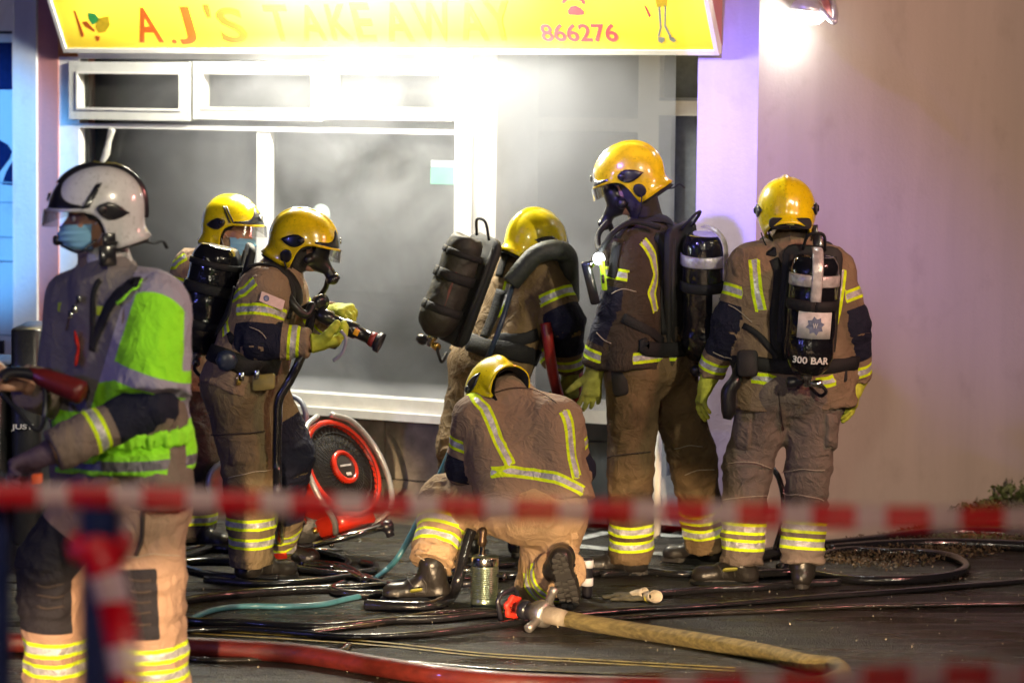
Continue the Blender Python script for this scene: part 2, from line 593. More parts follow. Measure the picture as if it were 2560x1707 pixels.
# ground ------------------------------------------------------------
def m_asphalt():
    m, nt, b = nodes('wet_asphalt')
    tc = nt.nodes.new('ShaderNodeTexCoord'); mp = nt.nodes.new('ShaderNodeMapping'); mp.inputs['Scale'].default_value = (.45, 2.2, 1)
    nt.links.new(tc.outputs['Object'], mp.inputs[0])
    n = noise_node(nt, 1.6, 6, 0.65, vec=mp.outputs[0]); n2 = noise_node(nt, 85, 2, 0.7); n3 = noise_node(nt, 14, 5, 0.65)
    c = ramp(nt, n3.outputs[0], [(0.35, (.005, .005, .004)), (0.6, (.014, .013, .009)), (0.75, (.030, .026, .016))]).outputs[0]
    sp = ramp(nt, n2.outputs[0], [(0.60, (0, 0, 0)), (0.74, (.13, .11, .07))]).outputs[0]
    mx = nt.nodes.new('ShaderNodeMix'); mx.data_type = 'RGBA'; mx.blend_type = 'ADD'; mx.inputs[0].default_value = 1
    nt.links.new(c, mx.inputs[6]); nt.links.new(sp, mx.inputs[7])
    nt.links.new(mx.outputs[2], b.inputs['Base Color'])
    r = ramp(nt, n.outputs[0], [(0.40, (.13,) * 3), (0.5, (.4,) * 3), (0.62, (.65,) * 3)])
    nt.links.new(r.outputs[0], b.inputs['Roughness'])
    h = mth(nt, 'ADD', n2.outputs[0], mth(nt, 'MULTIPLY', n3.outputs[0], 1.2))
    bump(nt, b, h, 1.0, 0.02)
    return m
MAT_ASPH = m_asphalt()
g = obj('ground', (np.array([[-60, -10, 0], [60, -10, 0], [60, 90, 0], [-60, 90, 0]]), [(0, 1, 2, 3)]), MAT_ASPH, loc=(0, 0, 0))
tag(g, 'dark wet asphalt yard in front of the takeaway', 'ground', kind='structure')

def m_paint(name, c):
    m, nt, b = nodes(name)
    n = noise_node(nt, 18, 5, .7)
    nt.links.new(ramp(nt, n.outputs[0], [(.36, np.array(c) * .18), (.52, c)]).outputs[0], b.inputs['Base Color'])
    setp(b, Roughness=.45)
    bump(nt, b, noise_node(nt, 90, 2).outputs[0], .5, .004)
    return m
M_PW = m_paint('worn_white_paint', (.5, .52, .5)); M_PY = m_paint('worn_yellow_paint', (.5, .38, .06))
def strip_ground(name, z, pts, wd, mat, label):
    p = [G(z, x, y, .004) for (x, y) in pts]; p = cr(p, 6)
    p = np.array(p); T = np.gradient(p, axis=0); S = np.cross(T, [0, 0, 1.0]); S /= np.linalg.norm(S, axis=1)[:, None]
    V = np.vstack([p - S * wd / 2, p + S * wd / 2]); n = len(p)
    o = obj(name, (V, [(i, i + 1, n + i + 1, n + i) for i in range(n - 1)]), mat, loc=p[0])
    tag(o, label, 'road marking', kind='structure'); return o
strip_ground('road_marking', 'W4', [(-300, 1110), (0, 1140), (330, 1172), (640, 1196)], .10, M_PW, 'worn white parking line behind the tall firefighter')
strip_ground('road_marking', 'W4', [(-200, 1128), (0, 1085), (150, 1050)], .07, M_PW, 'short white line angled toward the shop wall')
strip_ground('road_marking', 'W4', [(430, 1066), (560, 1070), (640, 1050)], .12, M_PW, 'faded white patch of paint by the doorway')
strip_ground('road_marking', 'W7', [(-1900, 395), (-700, 470), (0, 543), (700, 585), (1500, 630)], .022, M_PY, 'thin yellow painted line in front of the red hose')
strip_ground('road_marking', 'W7', [(-1900, 415), (-700, 490), (0, 560), (700, 602), (1500, 648)], .022, M_PY, 'second thin yellow line nearest the red hose')

# pale painted walls -------------------------------------------------
def m_wall(name, c, stain=(.25, .2, .17), sc=1.3):
    m, nt, b = nodes(name)
    tc = nt.nodes.new('ShaderNodeTexCoord'); mp = nt.nodes.new('ShaderNodeMapping'); mp.inputs['Scale'].default_value = (4, 4, .5)
    nt.links.new(tc.outputs['Object'], mp.inputs[0])
    n = noise_node(nt, sc, 5, .6, vec=mp.outputs[0]); n2 = noise_node(nt, 5, 5, .6)
    c1 = ramp(nt, n.outputs[0], [(.3, np.array(c) * .86), (.7, c)]).outputs[0]
    c1 = mixc(nt, ramp(nt, n2.outputs[0], [(.56, (0, 0, 0)), (.85, (.5,) * 3)]).outputs[0], c1, stain)
    nt.links.new(c1, b.inputs['Base Color']); setp(b, Roughness=.7)
    bump(nt, b, noise_node(nt, 45, 4).outputs[0], .35, .006)
    return m
M_PILLAR = m_wall('violet_tinted_pillar_paint', (.44, .40, .56), (.3, .26, .3))  # violet of the beacon is mixed into the pillar's white paint
M_RENDER = m_wall('cream_render', (.49, .425, .385), (.30, .24, .205), 1.0)
M_PINK = m_wall('pink_paint', (.52, .22, .2))
M_WHITE = plain('white_upvc', (.82, .80, .74), .32, var=.10, scale=9, bmp=.05)
M_SOOT = m_wall('sooty_white_frame', (.66, .66, .6), (.05, .05, .04), 2.2)
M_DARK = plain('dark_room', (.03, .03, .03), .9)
M_BLK = plain('black_trim', (.015, .015, .016), .5)
def m_tile():
    m, nt, b = nodes('grey_stone_panels')
    tc = nt.nodes.new('ShaderNodeTexCoord'); mp = nt.nodes.new('ShaderNodeMapping')
    mp.inputs['Rotation'].default_value = (math.radians(90), 0, math.atan2(-WU[1], WU[0]))
    nt.links.new(tc.outputs['Object'], mp.inputs[0])
    n = noise_node(nt, 9, 6, .65)
    c = ramp(nt, n.outputs[0], [(.3, (.17, .155, .13)), (.5, (.27, .245, .205)), (.75, (.40, .36, .30))]).outputs[0]
    nt.links.new(c, b.inputs['Base Color']); setp(b, Roughness=.45)
    bump(nt, b, noise_node(nt, 30, 4).outputs[0], .4, .006)
    return m
M_TILE = m_tile()

shop = thing('takeaway_shop', 'smoke filled takeaway shopfront with white frames and stone panels below', 'shop', Wp(2, 0, 0))
V = 'V'
uL = wall_uz(V, 97, 700)[0]; uJ = wall_uz(V, 142, 700)[0]
u_m1 = wall_uz(V, 1050, 600)[0]; u_m2 = wall_uz(V, 1141, 600)[0]
u_p0 = wall_uz(V, 1607, 600)[0]; u_p1 = wall_uz(V, 1745, 600)[0]
TOP = 3.3
REC = -0.42
obj('pink_pilaster', wbox(uL, uJ, 0, TOP, -.3, .03), M_PINK, shop, False)
# pillar on the right corner
obj('corner_pillar', wbox(u_p0, u_p1, 0, TOP, -.6, .05), M_PILLAR, shop, False)
# wall under the window, as separate stone panels with dark joints behind
_, zs1 = wall_uz(V, 860, 911, .05); _, zs0 = wall_uz(V, 860, 955, .05)
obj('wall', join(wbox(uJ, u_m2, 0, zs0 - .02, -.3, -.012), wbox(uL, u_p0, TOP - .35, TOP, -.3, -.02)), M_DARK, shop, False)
zr = wall_uz(V, 950, 1104, .0)[1]
us = [uJ + .003, .62, 1.48, 2.05, u_m2 - .003]
pan = []
for i in range(4):
    for (a, bb) in ((.05, zr - .004), (zr + .004, zs0 - .025)):
        pan.append(wbox(us[i] + .003, us[i + 1] - .003, a, bb, -.012, .0))
obj('stone_panel', join(*pan), M_TILE, shop, False, 'grey brown stone panels with thin joints under the window')
obj('plinth', wbox(uJ, u_m2, 0, .048, -.1, .02), plain('plinth_concrete', (.12, .12, .10), .6, bmp=.4), shop, False)
obj('window_sill', join(wbox(uJ, u_m2 - .05, zs0, zs1, -.05, .07), wbox(uJ, u_m2 - .05, zs0 - .012, zs0 + .03, .07, .10)), M_WHITE, shop, False)
# window frames
def zat(x, y, off=0): return wall_uz(V, x, y, off)[1]
zt_top = zat(600, 133); zt_bot = zat(600, 276); zg_top = zat(600, 296)
M_GLASS = None
def m_glass():
    m, nt, b = nodes('smoky_window_glass')
    out = nt.nodes['Material Output']
    tr = nt.nodes.new('ShaderNodeBsdfTransparent'); tr.inputs[0].default_value = (.8, .82, .8, 1)
    gl = nt.nodes.new('ShaderNodeBsdfGlossy'); gl.inputs['Roughness'].default_value = .04
    df = nt.nodes.new('ShaderNodeBsdfDiffuse'); df.inputs[0].default_value = (.11, .105, .095, 1)
    lw = nt.nodes.new('ShaderNodeLayerWeight'); lw.inputs[0].default_value = .25
    a = nt.nodes.new('ShaderNodeMixShader'); a2 = nt.nodes.new('ShaderNodeMixShader')
    nt.links.new(lw.outputs['Fresnel'], a.inputs[0]); nt.links.new(tr.outputs[0], a.inputs[1]); nt.links.new(gl.outputs[0], a.inputs[2])
    n = noise_node(nt, 2.2, 5, .6, dist=.8)
    nt.links.new(ramp(nt, n.outputs[0], [(.35, (.04,) * 3), (.7, (.28,) * 3)]).outputs[0], a2.inputs[0])
    nt.links.new(a.outputs[0], a2.inputs[1]); nt.links.new(df.outputs[0], a2.inputs[2])
    nt.links.new(a2.outputs[0], out.inputs[0])
    return m
M_GLASS = m_glass()
def window(u0, u1, z0, z1, w, o0, o1, mat, label=None, wb=None, name='window'):
    f = obj(name, wframe(u0, u1, z0, z1, w, o0, o1, wb), mat, shop, False, label)
    obj('pane', wbox(u0 + w - .005, u1 - w + .005, z0 + (wb or w) - .005, z1 - w + .005, o0 + .01, o0 + .016), M_GLASS, f, False)
    return f
# three top-hung lights
for (a, b_, la) in ((170, 446, 'top-hung window light at the left, stained black by smoke'), (455, 750, None), (757, 1048, None)):
    u0 = wall_uz(V, a, 205)[0]; u1 = wall_uz(V, b_, 205)[0]
    f = window(u0, u1, zat((a + b_) / 2, 276), zat((a + b_) / 2, 143), .058, -.03, .045, M_SOOT if la else M_WHITE, la)
    obj('window_bead', wframe(u0 + .052, u1 - .052, zat((a + b_) / 2, 276) + .052, zat((a + b_) / 2, 143) - .052, .012, .045, .052), M_WHITE, f, False)
ujf = wall_uz(V, 188, 600)[0]; um0 = wall_uz(V, 592, 600)[0]; um1 = wall_uz(V, 621, 600)[0]
obj('window_frame', join(wbox(uJ, ujf, zs1, zt_top, -.06, .02), wbox(ujf, u_m1, zt_top - .01, zt_top + .03, -.05, .03),
    wbox(ujf, u_m1, zg_top - .012, zg_top + .012, -.05, .02), wbox(um0, um1, zs1, zg_top - .012, -.05, .012),
    wbox(u_m1, u_m1 + .10, zs0 - .0, zt_top + .1, -.08, .035), wbox(u_m1 + .10, u_m2, 0, zt_top + .1, REC, .015)), M_WHITE, shop, False)
obj('soot_band', wbox(ujf, u_m1, zt_bot - .035, zg_top + .012, -.03, .0), M_SOOT, shop, False, 'sooty band between the top lights and the main panes')
for (a, b_) in ((ujf, um0), (um1, u_m1)):
    obj('window_pane', wbox(a, b_, zs1, zg_top - .012, -.035, -.028), M_GLASS, shop, False)
for k in range(3):
    pass
# recessed doorway
def rrect(x0, y0, x1, y1, o=REC): return wrect(V, x0, y0, x1, y1, o)
a = rrect(1141, 128, 1467, 900); zd_h1 = zat(1300, 270, REC); zd_h0 = zat(1300, 301, REC); zd_s = zat(1330, 915, REC)
ur = wall_uz(V, 1467, 600, REC)[0]; ur2 = wall_uz(V, 1515, 600, REC)[0]; ue = wall_uz(V, 1640, 600, REC)[0]
ul = wall_uz(V, 1120, 600, REC)[0]
zsb = zat(1350, 968, REC)
obj('shop_side_window', join(wbox(ul, ur, zd_h0, zd_h1, REC - .05, REC), wbox(ur, ur2, 0, TOP, REC - .06, REC + .03),
    wbox(ul, ur, zsb, zd_s, REC - .05, REC + .06)), M_WHITE, shop, False)
obj('window_pane', wbox(ul, ur, zd_h1, TOP, REC - .04, REC - .034), M_GLASS, shop, False)
obj('window_pane', wbox(ul, ur, zd_s, zd_h0, REC - .04, REC - .034), M_GLASS, shop, False)
obj('stone_panel', join(*[wbox(ul + i * .36 + .003, min(ul + (i + 1) * .36, ur) - .003, z0, z1, REC - .05, REC - .01) for i in range(4) if ul + i * .36 < ur for (z0, z1) in ((0.02, .44), (.448, zsb))]),
    plain('grey_panels', (.10, .115, .125), .5, bmp=.3, scale=8), shop, False, 'blue grey panels beside the door')
dr = obj('door', join(wframe(ur2, ue, .05, zat(1560, 225, REC), .07, REC - .02, REC + .03, .25), wbox(ur2, ue, 1.05, 1.12, REC - .01, REC + .02)), plain('grey_door', (.25, .27, .32), .4), shop, False)
obj('pane', wbox(ur2, ue, .1, TOP, REC - .03, REC - .024), plain('grey_door_glass', (.10, .11, .125), .25), dr, False)
obj('door_head', wbox(ur2, ue, zat(1560, 266, REC), zat(1560, 232, REC), REC - .0, REC + .04), M_WHITE, shop, False)
pl = P('W4', 452, 600, 15.05); pb = P('W4', 452, 985, 15.05)
obj('door_post', tube([np.array([pl[0], pl[1], .02]), np.array([pl[0], pl[1], .74])], .019, 8), M_WHITE, shop)
# dark room behind with smoke stained back wall, counter and ceiling
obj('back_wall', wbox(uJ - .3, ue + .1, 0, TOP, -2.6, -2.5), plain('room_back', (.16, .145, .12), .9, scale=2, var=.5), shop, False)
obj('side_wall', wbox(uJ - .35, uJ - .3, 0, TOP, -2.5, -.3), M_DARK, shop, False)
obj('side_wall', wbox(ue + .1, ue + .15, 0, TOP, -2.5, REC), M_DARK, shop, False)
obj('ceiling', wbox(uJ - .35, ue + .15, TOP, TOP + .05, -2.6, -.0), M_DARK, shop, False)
obj('counter', join(wbox(.6, 3.3, 0, 1.05, -1.7, -1.2), wbox(.55, 3.35, 1.05, 1.1, -1.75, -1.12)), plain('counter', (.2, .17, .12), .5), shop, False)
obj('shelf_unit', join(*[wbox(.8, 2.6, z, z + .03, -2.45, -2.15) for z in (1.3, 1.6, 1.9)] + [wbox(x, x + .03, 1.2, 2.1, -2.45, -2.15) for x in (.8, 1.7, 2.57)]), plain('shelf', (.3, .3, .27), .5), shop, False)
# notice stuck inside the glass, disc added for a pale round glare spot
nb = wslab('W2', 415, 985, 566, 1085, -.026, -.022)
nt_ = obj('window_notice', nb, plain('green_notice', (.06, .26, .18), .7, var=.06), None, False)
tag(nt_, 'small pale green notice stuck inside the window glass beside the post', 'notice')
obj('heading', wslab('W2', 418, 945, 566, 983, -.026, -.0215), plain('grey_notice', (.35, .37, .40), .6), nt_, False)
c = P('V', 738, 494, 15.9)
u_, z_ = wall_uz(V, 736, 494, -.02)
ws = obj('window_glare_disc', lathe(Wp(u_, z_, -.027), WN, [(0, .055), (.004, .055), (.005, .050)], 28), plain('pale_glare_disc', (.34, .44, .40), .6), None)  # disc added in place of a light ghost on the glass
tag(ws, 'pale round disc standing for a glare spot on the window above the amber-tinted helmet', 'glare disc')
# melted strip hanging in the left corner
pts = [Wp(*wall_uz('W1', x, y, .02), .02) for (x, y) in ((660, 755), (640, 830), (625, 900), (600, 960), (585, 1050))]
ms = obj('melted_strip', ribbon(cr(pts, 5), [WN] * (5 * 4 + 1), [.05, .035, .05, .03, .02], .006), plain('melted_plastic', (.7, .68, .6), .15, bmp=.7), None)
tag(ms, 'pale melted plastic strip hanging in the sooty left corner of the window', 'plastic strip')

# illuminated fascia sign ---------------------------------------------
LEAN = math.radians(27)
SW = WZ * math.cos(LEAN) + WN * math.sin(LEAN); SNr = -WZ * math.sin(LEAN) + WN * math.cos(LEAN)
u0, zb0 = wall_uz(V, 152, 118, .07); u1, zb1 = wall_uz(V, 1648, 116, .07)
zb = (zb0 + zb1) / 2
SO = Wp(u0, zb, .07); SL = u1 - u0; SH = .62
def on_sign(z, x, y, off=0.0):
    X, Yp = px(z, x, y); d = ray(X, Yp)
    t = ((SO + SNr * off - CAM) @ SNr) / (d @ SNr)
    q = CAM + d * t - SO
    return q @ WU, q @ SW
sign = thing('fascia_sign', 'lit yellow takeaway fascia sign with red lettering leaning out over the shopfront', 'sign', SO)
def m_sign():
    m, nt, b = nodes('backlit_yellow_panel')
    tc = nt.nodes.new('ShaderNodeTexCoord')
    sep = nt.nodes.new('ShaderNodeSeparateXYZ'); nt.links.new(tc.outputs['Object'], sep.inputs[0])
    # emission painted as tube blotches, raised towards the top to wash out letters
    n = noise_node(nt, 1.9, 1, .4)
    up = nt.nodes.new('ShaderNodeMapRange'); up.inputs[1].default_value = .02; up.inputs[2].default_value = .5; up.inputs[3].default_value = .25; up.inputs[4].default_value = 2.6
    nt.links.new(sep.outputs[2], up.inputs[0])
    st = mth(nt, 'MULTIPLY', up.outputs[0], ramp(nt, n.outputs[0], [(.38, (.3,) * 3), (.6, (1.3,) * 3)]).outputs[0])
    b.inputs['Base Color'].default_value = (.82, .60, .03, 1)
    b.inputs['Emission Color'].default_value = (1.0, .72, .06, 1)
    nt.links.new(st, b.inputs['Emission Strength']); setp(b, Roughness=.35)
    return m
def sbox(a0, a1, b0, b1, d0, d1):
    return box(SO + WU * (a0 + a1) / 2 + SW * (b0 + b1) / 2 + SNr * (d0 + d1) / 2, WU, SNr, SW, (a1 - a0) / 2, (d1 - d0) / 2, (b1 - b0) / 2)
obj('panel', sbox(0.01, SL - .01, 0.012, SH, -.02, 0), m_sign(), sign, False)
obj('trim', join(sbox(0, SL, -.012, .012, -.03, .014), sbox(-.012, .010, -.012, SH, -.03, .014), sbox(SL - .010, SL + .012, -.012, SH, -.03, .014)), M_WHITE, sign, False)
# end boxes closing the sign back to the wall
bk = []
for e in (0.0, SL):
    A = SO + WU * e - SNr * .03
    B = A + SW * SH
    Cc = B - WN * ((B - SO) @ WN + .06); D = A - WN * ((A - SO) @ WN + .06)
    bk.append((np.array([A, B, Cc, D, A + WU * .012, B + WU * .012, Cc + WU * .012, D + WU * .012]), [(0, 1, 2, 3), (7, 6, 5, 4), (0, 4, 5, 1), (1, 5, 6, 2), (2, 6, 7, 3), (3, 7, 4, 0)]))
obj('end_panel', join(*bk), M_PINK, sign, False)
M_RED = plain('red_sign_letters', (.62, .13, .02), .4, var=.1)
M_PNK = plain('red_pink_numbers', (.60, .10, .12), .4, var=.1)
def sign_text(s, z, x0, y0, x1, y1, mat, name, bold=.0, shear=0.0):
    a0, b0 = on_sign(z, x0, y1); a1, _ = on_sign(z, x1, y1); _, b1 = on_sign(z, (x0 + x1) / 2, y0); _, b0 = on_sign(z, (x0 + x1) / 2, y1)
    g_ = text_geo(s, SO + WU * a0 + SW * b0 + SNr * .0004, WU, SW, SNr, a1 - a0, b1 - b0, .0012, bold, shear)
    obj(name, g_, mat, sign, False)
for (s, x0, x1, y0, y1) in (('A', 822, 968, 45, 250), ('.', 1015, 1045, 232, 258), ('J', 1065, 1172, 40, 262), ("'", 1212, 1248, 28, 105), ('S', 1315, 1472, 45, 255)):
    sign_text(s, 'W1', x0, y0, x1, y1, M_RED, 'letter', .02)
tk = [('T', 1600, 1735, 28, 245), ('A', 1790, 1930, 30, 242), ('K', 1960, 2090, 25, 240)]
for (s, x0, x1, y0, y1) in tk: sign_text(s, 'W1', x0, y0, x1, y1, M_RED, 'letter', .02)
for (s, x0, x1, y0, y1) in (('E', -5, 105, 15, 248), ('A', 170, 325, 12, 245), ('W', 350, 570, 10, 245), ('A', 605, 765, 10, 240), ('Y', 770, 925, 8, 240)):
    sign_text(s, 'W2', x0, y0, x1, y1, M_RED, 'letter', .02)
sign_text('866276', 'W2', 1075, 140, 1525, 248, M_PNK, 'phone_number', .025)
def sign_poly(z, pts, mat, name, d=.0012):
    q = [on_sign(z, x, y) for (x, y) in pts]
    A = [SO + WU * a + SW * b + SNr * .0004 for a, b in q]; B = [p + SNr * d for p in A]; n = len(A)
    F = [tuple(range(n, 2 * n)), tuple(range(n))[::-1]] + [(i, (i + 1) % n, n + (i + 1) % n, n + i) for i in range(n)]
    return obj(name, (np.array(A + B), F), mat, sign, False)
sign_poly('W2', [(1225, 88), (1222, 60), (1240, 38), (1270, 34), (1300, 50), (1318, 70), (1318, 88), (1280, 92)], M_PNK, 'telephone_symbol')
sign_poly('W2', [(1185, 22), (1190, 0), (1215, -15), (1260, -20), (1300, -14), (1325, 8), (1325, 26), (1308, 26), (1300, 8), (1262, 2), (1215, 6), (1205, 22)], M_PNK, 'telephone_handset')
M_LEG = plain('sign_drawing_line', (.32, .33, .30), .5); M_GRN = plain('sign_drawing_green', (.05, .4, .1), .5); M_YEL = plain('sign_drawing_yellow', (.75, .5, .02), .5)
for q in ([(1752, 40), (1768, 40), (1775, 165), (1762, 215), (1750, 215), (1762, 165)], [(1790, 30), (1802, 40), (1800, 150), (1832, 215), (1822, 222), (1788, 158)],
          [(1752, 218), (1790, 222), (1792, 240), (1775, 256), (1755, 246)], [(1815, 215), (1845, 222), (1860, 242), (1845, 250), (1822, 238)]):
    sign_poly('W2', q, M_LEG, 'drawn_leg')
sign_poly('W2', [(1735, -10), (1810, -10), (1805, 40), (1745, 44)], M_YEL, 'drawn_figure')
sign_poly('W2', [(1668, 30), (1685, 40), (1712, 95), (1700, 105)], M_PNK, 'drawn_stick')
sign_poly('W1', [(480, 130), (510, 125), (560, 180), (555, 190), (500, 158)], M_RED, 'drawn_wrapper')
sign_poly('W1', [(432, 62), (445, 66), (495, 205), (488, 222), (476, 215)], M_RED, 'drawn_line')
sign_poly('W1', [(515, 75), (560, 82), (590, 120), (545, 150), (520, 115)], M_GRN, 'drawn_leaf')
sign_poly('W1', [(575, 110), (640, 95), (648, 150), (620, 190), (580, 195), (560, 160)], M_YEL, 'drawn_food')
sign_poly('W1', [(558, 212), (588, 215), (584, 240), (568, 244)], M_RED, 'drawn_foot')

# floodlight over the middle of the sign (just above the picture)
fl0 = P(V, 770, -75, 15.22)
fl = thing('floodlight', 'long bright white strip floodlight glaring above the middle of the yellow sign', 'floodlight', fl0)
obj('housing', rbox(fl0 + np.array([0, 0, .05]), WU, [0, 0, 1], WN, .66, .04, .09, .03), M_BLK, fl)
em, nt, b = nodes('floodlight_lens'); b.inputs['Emission Color'].default_value = (1, .96, .85, 1); b.inputs['Emission Strength'].default_value = 25
obj('lens', rbox(fl0 + np.array([0, 0, .004]), WU, WN, [0, 0, 1], .64, .07, .006, .02), em, fl)
obj('bracket', tube([fl0 + np.array([0, 0, .08]), fl0 + np.array([0, 0, .28]), fl0 - WN * .5 + np.array([0, 0, .3])], .012), M_BLK, fl)
for k_ in (-.50, -.02, .48):
    lamp('strip_light_bulb', 'POINT', tuple(fl0 + WU * k_ + np.array([0, 0, -.06])), 175, (1, .96, .82), 0.10)

# right hand wall running back from the corner ------------------------
CR = Wp(u_p1, 0, .05)
RU = nz([0.72, 0.69, 0]); RN = nz([0.69, -0.72, 0])
rw = thing('rendered_side_wall', 'cream rendered side wall running back to the right of the shop', 'wall', CR)
obj('wall_face', box(CR + RU * 3.5 - RN * .15 + WZ * 1.8, RU, RN, WZ, 3.5, .15, 1.8), M_RENDER, rw, False)
0 and obj('faint_upright_joint', box(CR + RU * 1.02 + RN * .0 + WZ * 1.8, RU, RN, WZ, .0012, .002, 1.8), plain('joint', (.56, .46, .41), .8), rw, False)
# wall lamp
def on_rw(z, x, y, off=0.0):
    X, Yp = px(z, x, y); d = ray(X, Yp)
    t = ((CR + RN * off - CAM) @ RN) / (d @ RN); return CAM + d * t
lp = on_rw('V', 1868, 30, .14)
wl = thing('wall_lamp', 'lit lamp with pale bracket arms glaring on the cream side wall', 'wall lamp', lp)
M_MET = plain('pale_metal', (.6, .58, .56), .3, .4)
q = [on_rw('W3', x, y, o) for (x, y, o) in ((760, -60, .02), (850, 10, .1), (930, 75, .2), (1000, 145, .26), (1015, 120, .26), (1010, 50, .2), (985, -30, .1), (970, -120, .03))]
obj('bracket', tube(cr(q, 5), .014, 8), M_MET, wl)
obj('arm', tube([on_rw('W3', 925, -60, .05), on_rw('W3', 985, 110, .2)], .02, 8), plain('red_arm', (.4, .14, .12), .4), wl)
obj('lamp_head', lathe(on_rw('W3', 850, -6, .12), [-.2, 0, -1], [(0, .03), (.03, .075), (.06, .085), (.065, .08)], 20), M_MET, wl)
em2, nt, b = nodes('wall_lamp_glass'); b.inputs['Emission Color'].default_value = (.95, 1, .97, 1); b.inputs['Emission Strength'].default_value = 14
obj('lamp_glass', lathe(on_rw('W3', 862, 78, .12), [-.2, 0, -1], [(-.005, .075), (.02, .07), (.05, .045), (.06, .01)], 20), em2, wl)
lamp('wall_lamp_bulb', 'POINT', tuple(on_rw('W3', 872, 150, .17)), 9, (.95, 1, .95), .05)

# neighbour on the left -----------------------------------------------
nbh = thing('neighbouring_building', 'pale blue lit building front left of the shop with a dark window', 'building', Wp(-1, 0, 0))
un = wall_uz(V, 42, 700)[0]
M_PALE = m_wall('pale_paint', (.66, .66, .66))
obj('pilaster', wbox(un, uL - .002, 0, TOP, -.3, .045), M_PALE, nbh, False)
obj('wall', wbox(-4, un, 0, TOP, -.3, -.01), M_PALE, nbh, False)
obj('ledge', wbox(-4, un - .0, zat(20, 78), zat(20, 72), -.01, .012), M_BLK, nbh, False)
M_NAVY = plain('dark_blue_glass', (.01, .02, .08), .15)
obj('window', wbox(-4, wall_uz(V, 39, 150)[0], zat(20, 206), zat(20, 98), -.01, .006), M_NAVY, nbh, False)
for y in (420, 465, 545, 600, 770): obj('board_joint', wbox(-4, un, zat(20, y) - .004, zat(20, y) + .004, -.01, .003), plain('joint_blue', (.3, .36, .4), .6), nbh, False)
def wpoly(z, pts, o, mat, name, parent, d=.006):
    q_ = [wall_uz(z, x, y, o) for (x, y) in pts]; A = [Wp(a, b, o) for a, b in q_]; B = [Wp(a, b, o + d) for a, b in q_]; n = len(A)
    F = [tuple(range(n, 2 * n)), tuple(range(n))[::-1]] + [(i, (i + 1) % n, n + (i + 1) % n, n + i) for i in range(n)]
    return obj(name, (np.array(A + B), F), mat, parent, False)
wpoly('W1', [(-60, 800), (0, 825), (45, 850), (72, 890), (60, 930), (0, 1010), (-60, 1080)], -.01, M_NAVY, 'dark_lettering', nbh)
wpoly('W1', [(15, 1085), (40, 1010), (96, 915), (98, 1092)], -.01, M_NAVY, 'dark_lettering', nbh)
obj('small_vent', wbox(wall_uz(V, -6, 795)[0], wall_uz(V, 8, 795)[0], zat(4, 812), zat(4, 782), -.01, .01), M_BLK, nbh, False)
# black bin with JUST on it
bn = P('Z2', 70, 150, 14.2)
bc = np.array([P('Z2', -10, 150, 14.2)[0], 14.2, 0]); ztop = P('Z2', 0, 130, 14.2)[2]
bin_ = thing('wheelie_bin', 'tall black bin with white lettering at the left edge behind the officer', 'bin', bc)
M_BIN = plain('black_bin_plastic', (.02, .022, .025), .35, bmp=.2)
hx = (P('Z2', 58, 150, 14.2)[0] - bc[0])
Vb, Fb = rbox(bc + np.array([0, 0, ztop / 2]), [1, 0, 0], [0, 1, 0], [0, 0, 1], hx, .28, ztop / 2, .04)
Vb[:, 0] = bc[0] + (Vb[:, 0] - bc[0]) * (1 - .28 * (1 - Vb[:, 2] / ztop) * -1.0)
obj('bin_body', (Vb, Fb), M_BIN, bin_)
obj('lid', rbox(bc + np.array([0, 0, ztop + .02]), [1, 0, 0], [0, 1, 0], [0, 0, 1], hx + .02, .3, .02, .05), M_BIN, bin_)
M_WTX = plain('white_lettering', (.7, .7, .66), .5)
o0 = P('Z2', 52, 415, 13.9); o1 = P('Z2', 150, 385, 13.9)
obj('lettering', text_geo('JUST', o0 + np.array([0, .01, 0]), [1, 0, 0], [0, 0, 1], [0, -1, 0], o1[0] - o0[0], o1[2] - o0[2], .01, .02), M_WTX, bin_, False)
Vc, Fc = rbox(bc + np.array([.17, 0, .62]), [1, 0, 0], [0, 1, 0], [0, 0, 1], hx, .265, .5, .04)
obj('front_panel', (Vc, Fc), M_BIN, bin_)

